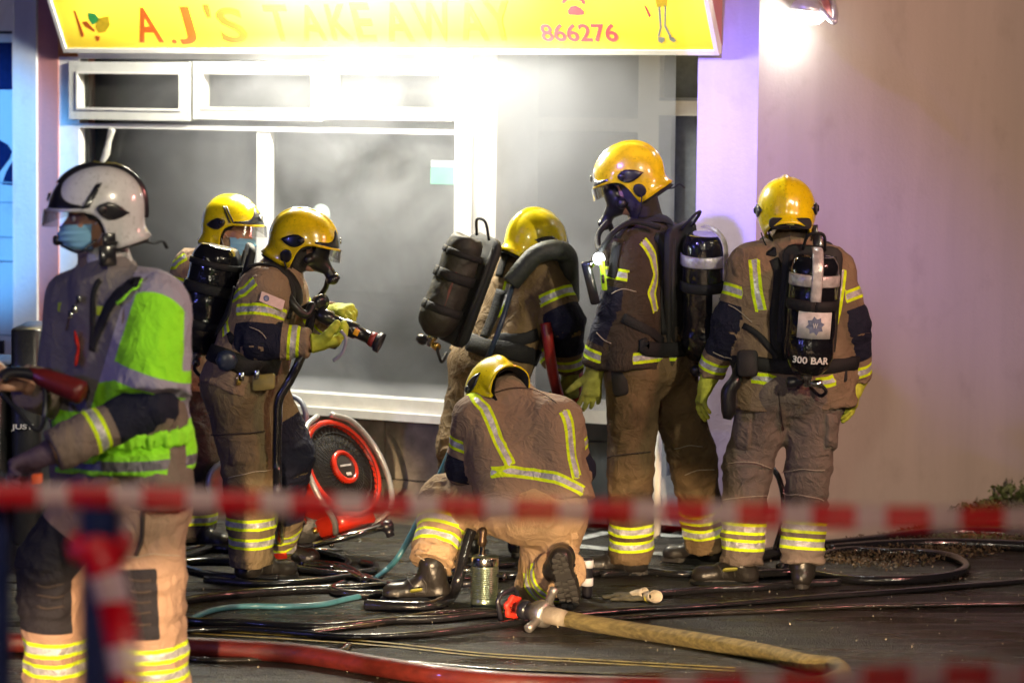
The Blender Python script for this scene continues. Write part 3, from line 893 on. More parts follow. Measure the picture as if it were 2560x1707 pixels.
# smoke ----------------------------------------------------------------
_q = wall_uz(V, 790, 90, .4); SMK_C = (_q[0], _q[1], .4)
def m_smoke():
    m = bpy.data.materials.new('grey_smoke'); m.use_nodes = True
    nt = m.node_tree; nt.nodes.remove(nt.nodes['Principled BSDF'])
    out = nt.nodes['Material Output']
    pv = nt.nodes.new('ShaderNodeVolumePrincipled')
    pv.inputs['Color'].default_value = (.86, .88, .93, 1)
    pv.inputs['Anisotropy'].default_value = .15
    tc = nt.nodes.new('ShaderNodeTexCoord')
    n = noise_node(nt, 1.35, 3, .55, dist=.6)
    sep = nt.nodes.new('ShaderNodeSeparateXYZ'); nt.links.new(tc.outputs['Object'], sep.inputs[0])
    hgt = nt.nodes.new('ShaderNodeMapRange'); hgt.inputs[1].default_value = -1.1; hgt.inputs[2].default_value = 1.2
    hgt.inputs[3].default_value = .24; hgt.inputs[4].default_value = 1
    nt.links.new(sep.outputs[2], hgt.inputs[0])
    d = mth(nt, 'MULTIPLY', mth(nt, 'MAXIMUM', mth(nt, 'SUBTRACT', n.outputs[0], .29), 0.0), 15.0)
    d = mth(nt, 'MULTIPLY', d, hgt.outputs[0])
    # extra density round the floodlight, shaped to carry its white glare
    vd = nt.nodes.new('ShaderNodeVectorMath'); vd.operation = 'DISTANCE'
    nt.links.new(tc.outputs['Object'], vd.inputs[0]); vd.inputs[1].default_value = tuple(Wp(*SMK_C) - Wp(1.9, 1.9, .35))
    pl = nt.nodes.new('ShaderNodeMapRange'); pl.inputs[1].default_value = 0.15; pl.inputs[2].default_value = 2.3; pl.inputs[3].default_value = 1.0; pl.inputs[4].default_value = 0.0
    nt.links.new(vd.outputs['Value'], pl.inputs[0])
    p2 = mth(nt, 'POWER', pl.outputs[0], 2.0)
    d = mth(nt, 'ADD', d, mth(nt, 'MULTIPLY', mth(nt, 'MULTIPLY', p2, n.outputs[0]), 2.0))
    for (axis_, a0_, a1_, b0_, b1_) in ((WU, -1.62, -.7, 0, 1), (WU, 1.2, 1.8, 1, .3), (WN, -.05, .42, 1, .22)):
        dt = nt.nodes.new('ShaderNodeVectorMath'); dt.operation = 'DOT_PRODUCT'; nt.links.new(tc.outputs['Object'], dt.inputs[0]); dt.inputs[1].default_value = tuple(axis_)
        mr = nt.nodes.new('ShaderNodeMapRange'); mr.inputs[1].default_value = a0_; mr.inputs[2].default_value = a1_; mr.inputs[3].default_value = b0_; mr.inputs[4].default_value = b1_
        nt.links.new(dt.outputs['Value'], mr.inputs[0]); d = mth(nt, 'MULTIPLY', d, mr.outputs[0])
    nt.links.new(d, pv.inputs['Density'])
    nt.links.new(pv.outputs[0], out.inputs['Volume'])
    return m
sm = obj('smoke', wbox(.28, 3.75, .75, 3.0, .11, .80), m_smoke(), None, False, loc=Wp(1.9, 1.9, .35))
tag(sm, 'thin grey smoke drifting in front of the shop windows', 'smoke', kind='stuff')

# plants and gravel at the foot of the side wall ------------------------
rng = np.random.default_rng(5)
def leaf_mass(name, centers, size, mat, label):
    n = len(centers); V = []; F = []
    for i, c in enumerate(centers):
        a = rng.normal(size=3); a /= np.linalg.norm(a); b2 = np.cross(a, rng.normal(size=3)); b2 /= np.linalg.norm(b2)
        s = size * rng.uniform(.6, 1.4)
        V += [c - a * s, c + b2 * s * .5, c + a * s, c - b2 * s * .5]; F.append((4 * i, 4 * i + 1, 4 * i + 2, 4 * i + 3))
    o = obj(name, (np.array(V), F), mat, None, False); tag(o, label, 'plants', kind='stuff'); return o
M_LEAF = plain('dark_green_leaf', (.09, .12, .04), .6, var=.6, scale=25)
M_BROWN = plain('brown_leaf', (.075, .05, .025), .7, var=.6, scale=40)
C = []
for i in range(9000):
    t = rng.uniform(1.1, 4.5); dd = rng.uniform(0, .55) ** 1.0
    hmax = np.clip((t - 1.1) * .21, .03, .7) * (1 - (dd / .6) ** 2) * (1 + .15 * math.sin(t * 17) + .1 * math.sin(t * 41))
    C.append(CR + RU * t + RN * dd + WZ * rng.uniform(0.0, 1) ** .6 * hmax)
leaf_mass('hedge', C, .022, M_LEAF, 'low green hedge along the foot of the side wall')
C = [CR + RU * rng.uniform(.1, 3.2) + RN * rng.uniform(0.02, .75) ** 1.1 + WZ * rng.uniform(0.003, .04) for i in range(11000)]
leaf_mass('ground_cover', C, .0095, M_BROWN, 'brown fallen leaves and low ground cover by the side wall')
C = [np.array([rng.uniform(-2.6, 3.2), rng.uniform(10.5, 14.8), rng.uniform(.003, .006)]) for i in range(900)]
leaf_mass('road_grit', C, .006, plain('grit', (.4, .36, .26), .6, var=.4), 'pale grit and leaf scraps scattered on the wet asphalt')
# ------------------------------------------------------------------ people: kit
def m_helmet(name, c, dirt=.25):
    m, nt, b = nodes(name)
    n = noise_node(nt, 9, 4, .6); n2 = noise_node(nt, 60, 3, .7)
    c = np.array(c)
    cc = ramp(nt, n.outputs[0], [(.35, c * (1 - dirt)), (.6, c)]).outputs[0]
    cc = mixc(nt, ramp(nt, n2.outputs[0], [(.58, (0,) * 3), (.72, (.7,) * 3)]).outputs[0], cc, tuple(c * .35))
    nt.links.new(cc, b.inputs['Base Color'])
    nt.links.new(ramp(nt, n.outputs[0], [(.3, (.32,) * 3), (.7, (.16,) * 3)]).outputs[0], b.inputs['Roughness'])
    setp(b, Coat_Weight=.8); b.inputs['Coat Roughness'].default_value = .05
    return m
M_HY = m_helmet('yellow_helmet_shell', (.88, .68, .006))
M_HO = m_helmet('warm_tinted_helmet_shell', (.88, .62, .008), .4)  # amber is partly warm light, tinted into the yellow shell
M_HW = m_helmet('white_helmet_shell', (.66, .66, .72), .12)
M_HB = plain('black_helmet_fitting', (.012, .012, .018), .28, coat=.4)
M_LIN = plain('black_lining', (.012, .012, .014), .8)
M_SKIN = plain('skin', (.42, .22, .15), .5, var=.12, scale=14)
M_GLV = plain('yellow_green_glove', (.46, .50, .045), .75, var=.35, scale=18, bmp=.6, bscale=45)
M_GLV2 = plain('sooty_glove', (.30, .31, .05), .8, var=.5, scale=14, bmp=.6, bscale=45)
M_GDK = plain('dark_glove', (.03, .03, .06), .7, bmp=.5)
M_BOOT = plain('black_boot_leather', (.016, .014, .013), .36, coat=.15, bmp=.6, bscale=20)
M_SOLE = plain('black_rubber_sole', (.03, .028, .026), .7, bmp=.4)
M_STRAP = plain('black_webbing', (.007, .007, .009), .75, bmp=.4, bscale=120)
M_COVER = plain('glossy_black_cylinder_cover', (.008, .008, .011), .18, coat=.7, bmp=.9, bscale=11)
M_SREF = plain('silver_reflective_tape', (.55, .53, .52), .35, .3, var=.35, scale=20, bmp=.6, bscale=25)
M_PAD = plain('black_backplate', (.010, .010, .011), .7)
M_CHR = plain('chrome', (.7, .7, .68), .15, 1.0)
M_BRASS = plain('brass', (.7, .48, .12), .25, .9)
M_MASK = plain('black_mask_rubber', (.012, .012, .014), .35)
M_EYE = plain('eye_white', (.7, .68, .65), .2)
M_IRIS = plain('eye_iris', (.03, .02, .012), .15)
M_BLUE = plain('blue_face_mask', (.22, .48, .70), .7, var=.12, scale=12, bmp=.3, bscale=14, stretch=(1, 1, 8))
def m_visor():
    m, nt, b = nodes('clear_visor')
    out = nt.nodes['Material Output']
    tr = nt.nodes.new('ShaderNodeBsdfTransparent'); tr.inputs[0].default_value = (.78, .76, .72, 1)
    gl = nt.nodes.new('ShaderNodeBsdfGlossy'); gl.inputs['Roughness'].default_value = .08; gl.inputs[0].default_value = (.9, .9, .9, 1)
    lw = nt.nodes.new('ShaderNodeLayerWeight'); lw.inputs[0].default_value = .45
    a = nt.nodes.new('ShaderNodeMixShader')
    nt.links.new(lw.outputs['Facing'], a.inputs[0]); nt.links.new(tr.outputs[0], a.inputs[1]); nt.links.new(gl.outputs[0], a.inputs[2])
    nt.links.new(a.outputs[0], out.inputs[0]); return m
M_VIS = m_visor()

ZL = ([0, 45, 62, 74, 84, 92, 99, 106, 116, 130, 150, 168, 180], [.0, .0, -.003, -.010, -.024, -.055, -.105, -.136, -.136, -.128, -.112, -.102, -.100])
def helm_surf(phi, z, off=0.0, S=1.0, crest=True, jug=1.0):
    """point on the helmet shell: phi degrees from the front, z above the brim"""
    a = abs(((phi + 180) % 360) - 180)
    zl = np.interp(a, ZL[0], ZL[1])
    c, s = math.cos(math.radians(phi)), math.sin(math.radians(phi))
    rx = .160 if c > 0 else .172
    r = 1 / math.sqrt((c / rx) ** 2 + (s / .132) ** 2)
    k = max(0, 1 - (max(z, 0) / .150) ** 2.25) ** .5 if z > 0 else 1 - .55 * (z / .25) ** 2 * (1 + .8 * (a > 60) * (a < 120))
    # leading slope of the dome
    if z > 0 and a < 90: k *= 1 - .10 * (z / .15) * (1 - z / .15) * (1 - a / 90) * 2
    rr = r * k
    dz = z - zl
    if a > 118: rr += .034 * min(1, (a - 118) / 35) * max(0, 1 - dz / .055) ** 2
    if a < 75: rr += .016 * max(0, 1 - dz / .035) ** 2 * min(1, (75 - a) / 25)
    x, y = rr * c, rr * s
    if z > 0: x -= .012 * (z / .15) ** 2
    n = nz([c / rx, s / .132, max(z, 0) / .15 * 3.2 / .5])
    if z > .12: n = nz([c * (1 - z / .15) * 3, s * (1 - z / .15) * 3, 1])
    if crest:
        off += .0075 * math.exp(-(y / .017) ** 4) * np.clip((z + (0.05 if c < 0 else -.03)) / .05, 0, 1)
    p = np.array([x, y, z]) + n * off
    return p * S

PLATE = [0.0]
def helmet(parent, c, fwd, up, mat, S=.93, front=True, visor=True, bars=False, torch=False, oval=True, tail=False, chin=True, black_crest=False):
    c = np.array(c, float); f = nz(fwd); u = nz(np.array(up) - f * (np.array(up) @ f)); l = np.cross(u, f)
    T = lambda p: c + f * p[0] + l * p[1] + u * p[2]
    NP, NV = 96, 26
    def shell(off, extra=0.0):
        V = []
        for j in range(NV):
            for i in range(NP):
                phi = 360 * i / NP; a = abs(((phi + 180) % 360) - 180)
                zl = np.interp(a, ZL[0], ZL[1]) + extra
                t = j / (NV - 1); z = zl + (.1495 - zl) * (1 - (1 - t) ** 2.0)
                V.append(T(helm_surf(phi, z, off, S)))
        return V
    A = shell(0); B = shell(-.009)
    V = A + B; F = []
    for j in range(NV - 1):
        for i in range(NP):
            a, b, d, e = j * NP + i, j * NP + (i + 1) % NP, (j + 1) * NP + (i + 1) % NP, (j + 1) * NP + i
            F.append((a, b, d, e)); o = NP * NV; F.append((o + a, o + e, o + d, o + b))
    o = NP * NV
    F.append(tuple((NV - 1) * NP + i for i in range(NP))); F.append(tuple(o + (NV - 1) * NP + i for i in range(NP))[::-1])
    for i in range(NP): F.append((i, o + i, o + (i + 1) % NP, (i + 1) % NP))
    h = obj('helmet', (np.array(V), F), mat, parent)
    # lining
    V = []
    for j in range(14):
        for i in range(48):
            phi = 360 * i / 48; a = abs(((phi + 180) % 360) - 180)
            zl = np.interp(a, ZL[0], ZL[1]); zl = zl - .018 * (a > 60) + .012 * (a < 60)
            t = j / 13; z = zl + (.13 - zl) * t
            V.append(T(helm_surf(phi, z, -.02, S * .97, False)))
    F = [(j * 48 + i, j * 48 + (i + 1) % 48, (j + 1) * 48 + (i + 1) % 48, (j + 1) * 48 + i) for j in range(13) for i in range(48)]
    obj('helmet_lining', (np.array(V), F), M_LIN, h)
    def patch(name, mat_, outline, off=.004, th=.004, rings=4):
        """outline [(phi, z)] star shaped about its middle"""
        cx = np.mean([p[0] for p in outline]); cz = np.mean([p[1] for p in outline])
        n = len(outline); V = [T(helm_surf(cx, cz, off + th, S, False))]; F = []
        for r in range(1, rings + 1):
            for (a, z) in outline:
                k = r / rings; V.append(T(helm_surf(cx + (a - cx) * k, cz + (z - cz) * k, off + (th if r < rings else th * .6), S, False)))
        for (a, z) in outline: V.append(T(helm_surf(a, z, -.002, S, False)))
        for i in range(n): F.append((0, 1 + i, 1 + (i + 1) % n))
        for r in range(rings):
            for i in range(n):
                F.append((1 + r * n + i, 1 + (r + 1) * n + i, 1 + (r + 1) * n + (i + 1) % n, 1 + r * n + (i + 1) % n))
        return obj(name, (np.array(V), F), mat_, h)
    for sg in (1, -1):
        m_ = lambda L: [(sg * a, z) for a, z in L]
        leaf = [(84, .012), (92, .026), (100, .028), (108, .022), (118, .010), (131, -.014), (120, -.026), (108, -.034), (98, -.032), (89, -.020), (84, -.008)]
        patch('side_plate', M_HB, m_(leaf))
        kx = T(helm_surf(sg * 89, .006, .008, S, False)); kn = nz(l * sg)
        obj('side_knob', lathe(kx - kn * .012, kn, [(0, .017), (.014, .017), (.019, .012), (.0195, .002)], 16), M_HB, h)
        if oval:
            ov = [(113 + 11 * math.cos(t) - 8 * math.sin(t) * .7, -.083 + .030 * math.sin(t) + .010 * math.cos(t)) for t in np.linspace(0, 2 * math.pi, 15)[:-1]]
            patch('ear_plate', M_HB, m_(ov), .003, .005)
        if bars:
            for q in ((66, 74) if bars == 2 else (70,)):
                wd = 2.3 if bars == 2 else 5.5
                patch('side_bar', M_HB, m_([(q - wd + 16, .088), (q + 16, .090), (q + wd + 16, .092), (q + wd + 8, .06), (q + wd, .03), (q + wd - 4, .012), (q - 4, .010), (q - wd - 4, .008), (q - wd + 2, .035), (q - wd + 9, .062)]), .005, .004)
    if front:
        NPH = 33; V = []; F = []
        for i in range(NPH):
            ph = -62 + 124 * i / (NPH - 1); e = abs(ph)
            zt = .020 + .075 * math.exp(-(e / 17) ** 2) + .018 * (1 - e / 62)
            if black_crest: zt += .035 * math.exp(-(e / 30) ** 2)
            for k in range(7):
                z = .010 + (zt - .010) * k / 6
                V.append(T(helm_surf(ph, z, .006 if 0 < k < 6 and 0 < i < NPH - 1 else -.001, S, False)))
        for i in range(NPH - 1):
            for k in range(6): F.append((i * 7 + k, (i + 1) * 7 + k, (i + 1) * 7 + k + 1, i * 7 + k + 1))
        obj('front_plate', (np.array(V), F), M_HB, h)
        bd = T(helm_surf(0, .045, .012, S, False))
        obj('front_badge', lathe(bd, f + u * .4, [(0, .016), (.004, .016), (.006, .012)], 12), M_CHR, h)
    if black_crest:
        V = []; F = []; path = []
        for z in np.linspace(.09, .1495, 12): path.append((0, z))
        for z in np.linspace(.1495, -.04, 22)[1:]: path.append((180, z))
        for (ph, z) in path:
            p = T(helm_surf(ph, z, .0, S, False)); nrm = nz(p - T(np.array([-.0, 0, -.02])))
            for yy, hh in ((-.030, -.006), (-.024, .011), (0, .014), (.024, .011), (.030, -.006)): V.append(p + l * yy + nrm * hh)
        n = len(path)
        for i in range(n - 1):
            for k in range(4): F.append((i * 5 + k, i * 5 + k + 1, (i + 1) * 5 + k + 1, (i + 1) * 5 + k))
        obj('crest', (np.array(V), F), M_HB, h)
    if visor:
        V = []; F = []; NPH = 25
        for i in range(NPH):
            ph = -66 + 132 * i / (NPH - 1)
            for k in range(6):
                z = .004 - (.056 if visor is True else visor) * k / 5 * (1 - .45 * (abs(ph) / 66) ** 3)
                p = helm_surf(ph, 0, .004 + .010 * k / 5, S, False); p = np.array([p[0], p[1], z * S]); V.append(T(p))
        n = len(V)
        for i in range(NPH - 1):
            for k in range(5): F.append((i * 6 + k, (i + 1) * 6 + k, (i + 1) * 6 + k + 1, i * 6 + k + 1))
        obj('visor', (np.array(V), F), M_VIS, h)
    if torch:
        t0 = T(np.array([-.01, torch * .135, -.155]) * S)
        obj('helmet_torch', rbox(t0, f, u, l, .028, .036, .02, .008), M_HB, h)
        obj('torch_clip', rbox(t0 + u * .055 - f * .01 + l * torch * -.01, f, u, l, .022, .022, .012, .006), M_HB, h)
    # chin and nape strap
    st = cr([T(np.array([-.05, .118, -.11]) * S), T(np.array([-.02, .095, -.165]) * S), T(np.array([.02, .05, -.2]) * S), T(np.array([.03, 0, -.205]) * S),
             T(np.array([.02, -.05, -.2]) * S), T(np.array([-.02, -.095, -.165]) * S), T(np.array([-.05, -.118, -.11]) * S)], 4)
    if chin: obj('chin_strap', tube(st, .007, 6, flat=.5), M_STRAP, h)
    if tail:
        q = [T(np.array(v) * S) for v in ((-.15, tail * .06, -.12), (-.19, tail * .06, -.13), (-.22, tail * .055, -.125), (-.235, tail * .05, -.15))]
        obj('strap_tail', ribbon(cr(q, 4), [u] * 13, .02, .004), M_STRAP, h)
    return h, T

def head_field(F_, c, f, u, S, neckto, clothed=True):
    """head with a face: skull, jaw, nose, brow, lips, ears, neck"""
    f = nz(f); u = nz(np.array(u) - f * (np.array(u) @ f)); l = np.cross(u, f)
    T = lambda x, y, z: np.array(c) + (f * x + l * y + u * z) * S
    ax = np.array([f, l, u])
    F_.ball(T(-.012, 0, .02), 0, radii=np.array([.102, .079, .115]) * S, axes=ax, tag='head')
    F_.ball(T(.03, 0, -.07), 0, radii=np.array([.066, .060, .078]) * S, axes=ax, tag='head', k=.03)
    F_.ball(T(.068, 0, -.118), 0, radii=np.array([.026, .03, .022]) * S, axes=ax, tag='head', k=.03)
    F_.cap(T(.088, 0, -.022), T(.112, 0, -.058), .008 * S, .013 * S, 'head', k=.012)
    F_.ball(T(.102, .014, -.062), .009 * S, tag='head', k=.008); F_.ball(T(.102, -.014, -.062), .009 * S, tag='head', k=.008)
    F_.cap(T(.083, -.035, -.006), T(.083, .035, -.006), .012 * S, tag='head', k=.014)
    F_.cap(T(.091, -.018, -.089), T(.091, .018, -.089), .007 * S, tag='head', k=.006)
    F_.cap(T(.088, -.016, -.100), T(.088, .016, -.100), .008 * S, tag='head', k=.006)
    F_.cap(T(.062, .045, -.055), T(.06, .05, -.05), .02 * S, tag='head', k=.025); F_.cap(T(.062, -.045, -.055), T(.06, -.05, -.05), .02 * S, tag='head', k=.025)
    for s_ in (1, -1):
        F_.ball(T(.094, s_ * .032, -.030), .014 * S, tag='', k=.012, neg=True)
        F_.ball(T(-.008, s_ * .082, -.035), 0, radii=np.array([.018, .007, .03]) * S, axes=ax, tag='head', k=.006)
    F_.cap(T(-.03, 0, -.07), neckto, .058 * S, .062, 'neck', k=.03)
    return T

def hood(parent, T, f, u, S, neck):
    l = np.cross(u, f); Fd = Field(.03)
    Fd.ball(T(-.030, 0, .005), 0, radii=np.array([.098, .092, .12]) * S, axes=np.array([f, l, u]))
    Fd.ball(T(.0, 0, -.085), 0, radii=np.array([.075, .074, .08]) * S, axes=np.array([f, l, u]))
    Fd.cap(T(-.03, 0, -.08), neck, .070 * S, .076)
    Fd.wr = .003
    obj('flash_hood', Fd.mesh(.009), M_HOOD, parent)
M_HOOD = plain('dark_flash_hood', (.03, .026, .026), .85, bmp=.5)
def eyes(parent, T, f, S):
    for s_ in (1, -1):
        e = T(.079, s_ * .032, -.030)
        o = obj('eye', lathe(e - f * .012 * S, f, [(0.0005, .002), (.004, .0095), (.012, .0125), (.020, .0095), (.0245, .001)], 14), M_EYE, parent)
        obj('iris', lathe(e + f * .0105 * S, f, [(0, .0058), (.0022, .004), (.0028, .001)], 12), M_IRIS, o)

def hand_field(Fd, w, d, pn, thumb, curl=.4, S=1.0, fat=1.0, spread=.05, tcurl=.3):
    """palm, four fingers with knuckle bends, thumb from the side of the palm. d: towards fingertips, pn: out of the palm"""
    w = np.array(w, float); d = nz(d); pn = nz(np.array(pn) - d * (np.array(pn) @ d)); s = np.cross(d, pn) * thumb
    for k in (-.026, -.009, .009, .026):
        Fd.cap(w + d * .015 * S + s * k * .75 * S, w + d * .088 * S + s * k * 1.05 * S, .0165 * fat * S, .0145 * fat * S, 'palm', k=.012)
    Ls = (.062, .080, .086, .078); r0 = (.0098, .0105, .0108, .0105)
    for i, k in enumerate((-.033, -.011, .011, .032)):
        p = w + d * (.090 - .006 * abs(i - 2)) * S + s * k * S
        dd = d + s * spread * (i - 1.5); a = 0
        for j, fr in enumerate((.46, .30, .24)):
            a += curl * (1.0, 1.15, .75)[j] * (1 + .12 * (1.5 - i) * .5)
            dv = nz(dd) * math.cos(a) + pn * math.sin(a)
            q = p + dv * Ls[i] * fr * S
            Fd.cap(p, q, r0[i] * (1 - .07 * j) * fat * S, r0[i] * (1 - .07 * (j + 1)) * fat * S, 'finger', k=.0045)
            p = q
    p = w + d * .028 * S + s * .030 * S + pn * .006 * S
    dv = nz(d * .62 + s * .66 + pn * .35)
    for j, L in enumerate((.040, .032, .026)):
        q = p + dv * L * S
        Fd.cap(p, q, (.0165, .0132, .012)[j] * fat * S, (.0135, .012, .0105)[j] * fat * S, 'thumb', k=.008)
        p = q; dv = nz(dv + (pn * .55 - s * .55 + d * .25) * tcurl)
    return s

def glove(parent, w, d, pn, thumb, mat, curl=.4, S=1.04, back=None, fat=1.16, cuff=.05, tcurl=.3, name='glove', spread=.13):
    Fd = Field(.006)
    hand_field(Fd, w, d, pn, thumb, curl, S, fat, spread, tcurl)
    b = np.array(back if back is not None else np.array(w) - nz(d) * cuff)
    Fd.cap(b, np.array(w) + nz(d) * .03, .046, .034, 'cuff', cuta=True, k=.02)
    Fd.wr = .0016; Fd.seed = int(abs(w[0]) * 100) % 7 + 1
    return obj(name, Fd.mesh(.0045), mat, parent)

def boot(parent, ankle, heel, toe, sn, label=None, band=True, size=1.0):
    """ankle: top of the shaft; heel/toe on the tread; sn: direction the tread faces"""
    ankle, heel, toe = map(lambda v: np.array(v, float), (ankle, heel, toe)); sn = nz(sn); size *= .9
    if sn[2] < -.99:
        f0 = nz(toe - heel); L0 = np.linalg.norm(toe - heel); heel = np.array([ankle[0], ankle[1], 0]) - f0 * .075; toe = heel + f0 * L0
    ft = nz(toe - heel); L = np.linalg.norm(toe - heel); sd = np.cross(sn, ft)
    Fd = Field(.03)
    hb = heel - sn * .05 + ft * .035
    Fd.cap(hb, heel + ft * (L - .05) - sn * .042, .044 * size, .036 * size, 'foot')
    Fd.cap(heel + ft * L * .62 - sn * .048 + sd * .01, heel + ft * (L - .045) - sn * .046 - sd * .006, .044 * size, .038 * size, 'toe')
    Fd.ball(heel + ft * (L - .055) - sn * .040, 0, radii=(.054 * size, .050 * size, .037 * size), axes=np.array([ft, sd, sn]), tag='toe')
    
    an = heel + ft * .065 - sn * .12
    Fd.cap(hb + ft * .01, an, .050 * size, .052 * size, 'heel')
    Fd.cap(heel + ft * L * .5 - sn * .075, an + ft * .01, .044 * size, .05 * size, 'tongue')
    Fd.cap(an, ankle, .052 * size, .066 * size, 'shaft')
    Fd.sub.append((heel - sn * .018, sn))
    Fd.wr = .0022; Fd.seed = 3
    o = obj('boot', Fd.mesh(.007), M_BOOT, parent, label=label)
    arc = [heel + ft * (L * .60 - .03 * abs(math.sin(a))) + sd * .06 * math.sin(a) - sn * (.02 + .07 * math.cos(a)) for a in np.linspace(-1.45, 1.45, 15)]
    qa, ga = Fd.project(arc, .0005)
    obj('toe_cap_seam', tube(list(qa), .0032, 6), M_SOLE, o)
    arc = [heel + ft * (.10 + .0 * a) + sd * .06 * math.sin(a) - sn * (.06 + .05 * math.cos(a)) for a in np.linspace(-2.0, 2.0, 15)]
    qa, ga = Fd.project(arc, .0005)
    obj('ankle_seam', tube(list(qa), .003, 6), M_SOLE, o)
    # sole: outline around the foot with welt and lugs
    n = 28; ring = []
    for i in range(n):
        t = 2 * math.pi * i / n; c_ = math.cos(t); s_ = math.sin(t)
        x = L / 2 + (L / 2 + .004) * np.sign(c_) * abs(c_) ** .75
        wd = .052 if c_ > 0 else .044
        if -.45 < c_ < .1: wd *= .88
        ring.append((x, wd * size * s_ if abs(s_) > .05 else wd * size * s_))
    V = []
    for (h, k) in ((.028, .98), (.022, 1.03), (.004, 1.03), (.0, .98)):
        for (x, y) in ring: V.append(heel + ft * (L / 2 + (x - L / 2) * k) + sd * y * k - sn * h)
    F = [tuple(range(n))[::-1], tuple(range(3 * n, 4 * n))]
    for j in range(3):
        for i in range(n): F.append((j * n + i, j * n + (i + 1) % n, (j + 1) * n + (i + 1) % n, (j + 1) * n + i))
    so = obj('sole', (np.array(V), F), M_SOLE, o, False)
    return o, (heel, ft, sd, sn, L)

def lugs(parent, info):
    heel, ft, sd, sn, L = info; gs = []
    for i in range(9):
        x = .018 + i * (L - .03) / 8.5
        if .36 < x / L < .46: continue
        wd = .046 if x > L * .45 else .038
        wd *= math.sqrt(max(.2, 1 - ((x - L * .5) / (L * .56)) ** 4))
        for s_ in (-1, 1):
            gs.append(box(heel + ft * x + sd * s_ * wd * .66 + sn * .004, nz(ft + sd * s_ * .25), sd, sn, .0085, wd * .30, .005))
        gs.append(box(heel + ft * (x + .008) + sn * .004, ft, sd, sn, .006, wd * .22, .005))
    obj('tread', join(*gs), plain('tread_rubber', (.05, .047, .043), .6, bmp=.3), parent, False)

def bands_attrs(Fd, V, bone_bands, paths, patches, extra=None):
    ti, t = Fd.tags(V)
    names = [q['tag'] for q in Fd.pr]
    L = [np.linalg.norm(q['b'] - q['a']) if 'a' in q else 0 for q in Fd.pr]
    bd = np.full(len(V), .3)
    for (tg, s0) in bone_bands:
        for i, nme in enumerate(names):
            if nme != tg: continue
            m = (ti == i); bd[m] = np.minimum(bd[m], np.abs((L[i] - t[m]) - s0))
    for pth in paths:
        pth = np.array(pth)
        for k_, (a, b) in enumerate(zip(pth[:-1], pth[1:])):
            ab = b - a; h0 = ((V - a) @ ab) / (ab @ ab + 1e-9); h = np.clip(h0, 0, 1)
            dd = np.linalg.norm(V - a - h[:, None] * ab, axis=1)
            if k_ == 0: dd = np.where(h0 < 0, .3, dd)
            if k_ == len(pth) - 2: dd = np.where(h0 > 1, .3, dd)
            bd = np.minimum(bd, dd)
    pa = np.full(len(V), -.1)
    for q in patches:
        if q[0] == 'bone':
            _, tg, s0, s1 = q[:4]
            for i, nme in enumerate(names):
                if nme != tg: continue
                m = ti == i; d_ = L[i] - t[m]
                f_ = np.minimum(d_ - s0, s1 - d_)
                if len(q) > 4:
                    a = Fd.pr[i]['a']; ba = nz(Fd.pr[i]['b'] - a); v = V[m] - a; v = v - (v @ ba)[:, None] * ba
                    f_ = np.minimum(f_, v @ nz(q[4]) - (q[5] if len(q) > 5 else 0))
                pa[m] = np.maximum(pa[m], f_)
        else:
            _, c, r = q
            pa = np.maximum(pa, r - np.linalg.norm(V - np.array(c), axis=1))
    return {'band': bd, 'patch': pa}

def strap(parent, Fd, pts, w=.045, t=.005, off=.006, mat=None, name='strap', n=6):
    """webbing laid on the clothed body"""
    p = cr(pts, n)
    q, g = Fd.project(p, off)
    g = np.array(g)
    for _ in range(2):
        g[1:-1] = (g[:-2] + g[1:-1] * 2 + g[2:]) / 4
        q[1:-1] = (q[:-2] + q[1:-1] * 2 + q[2:]) / 4
    return obj(name, ribbon(q, g, w, t), mat or M_STRAP, parent)

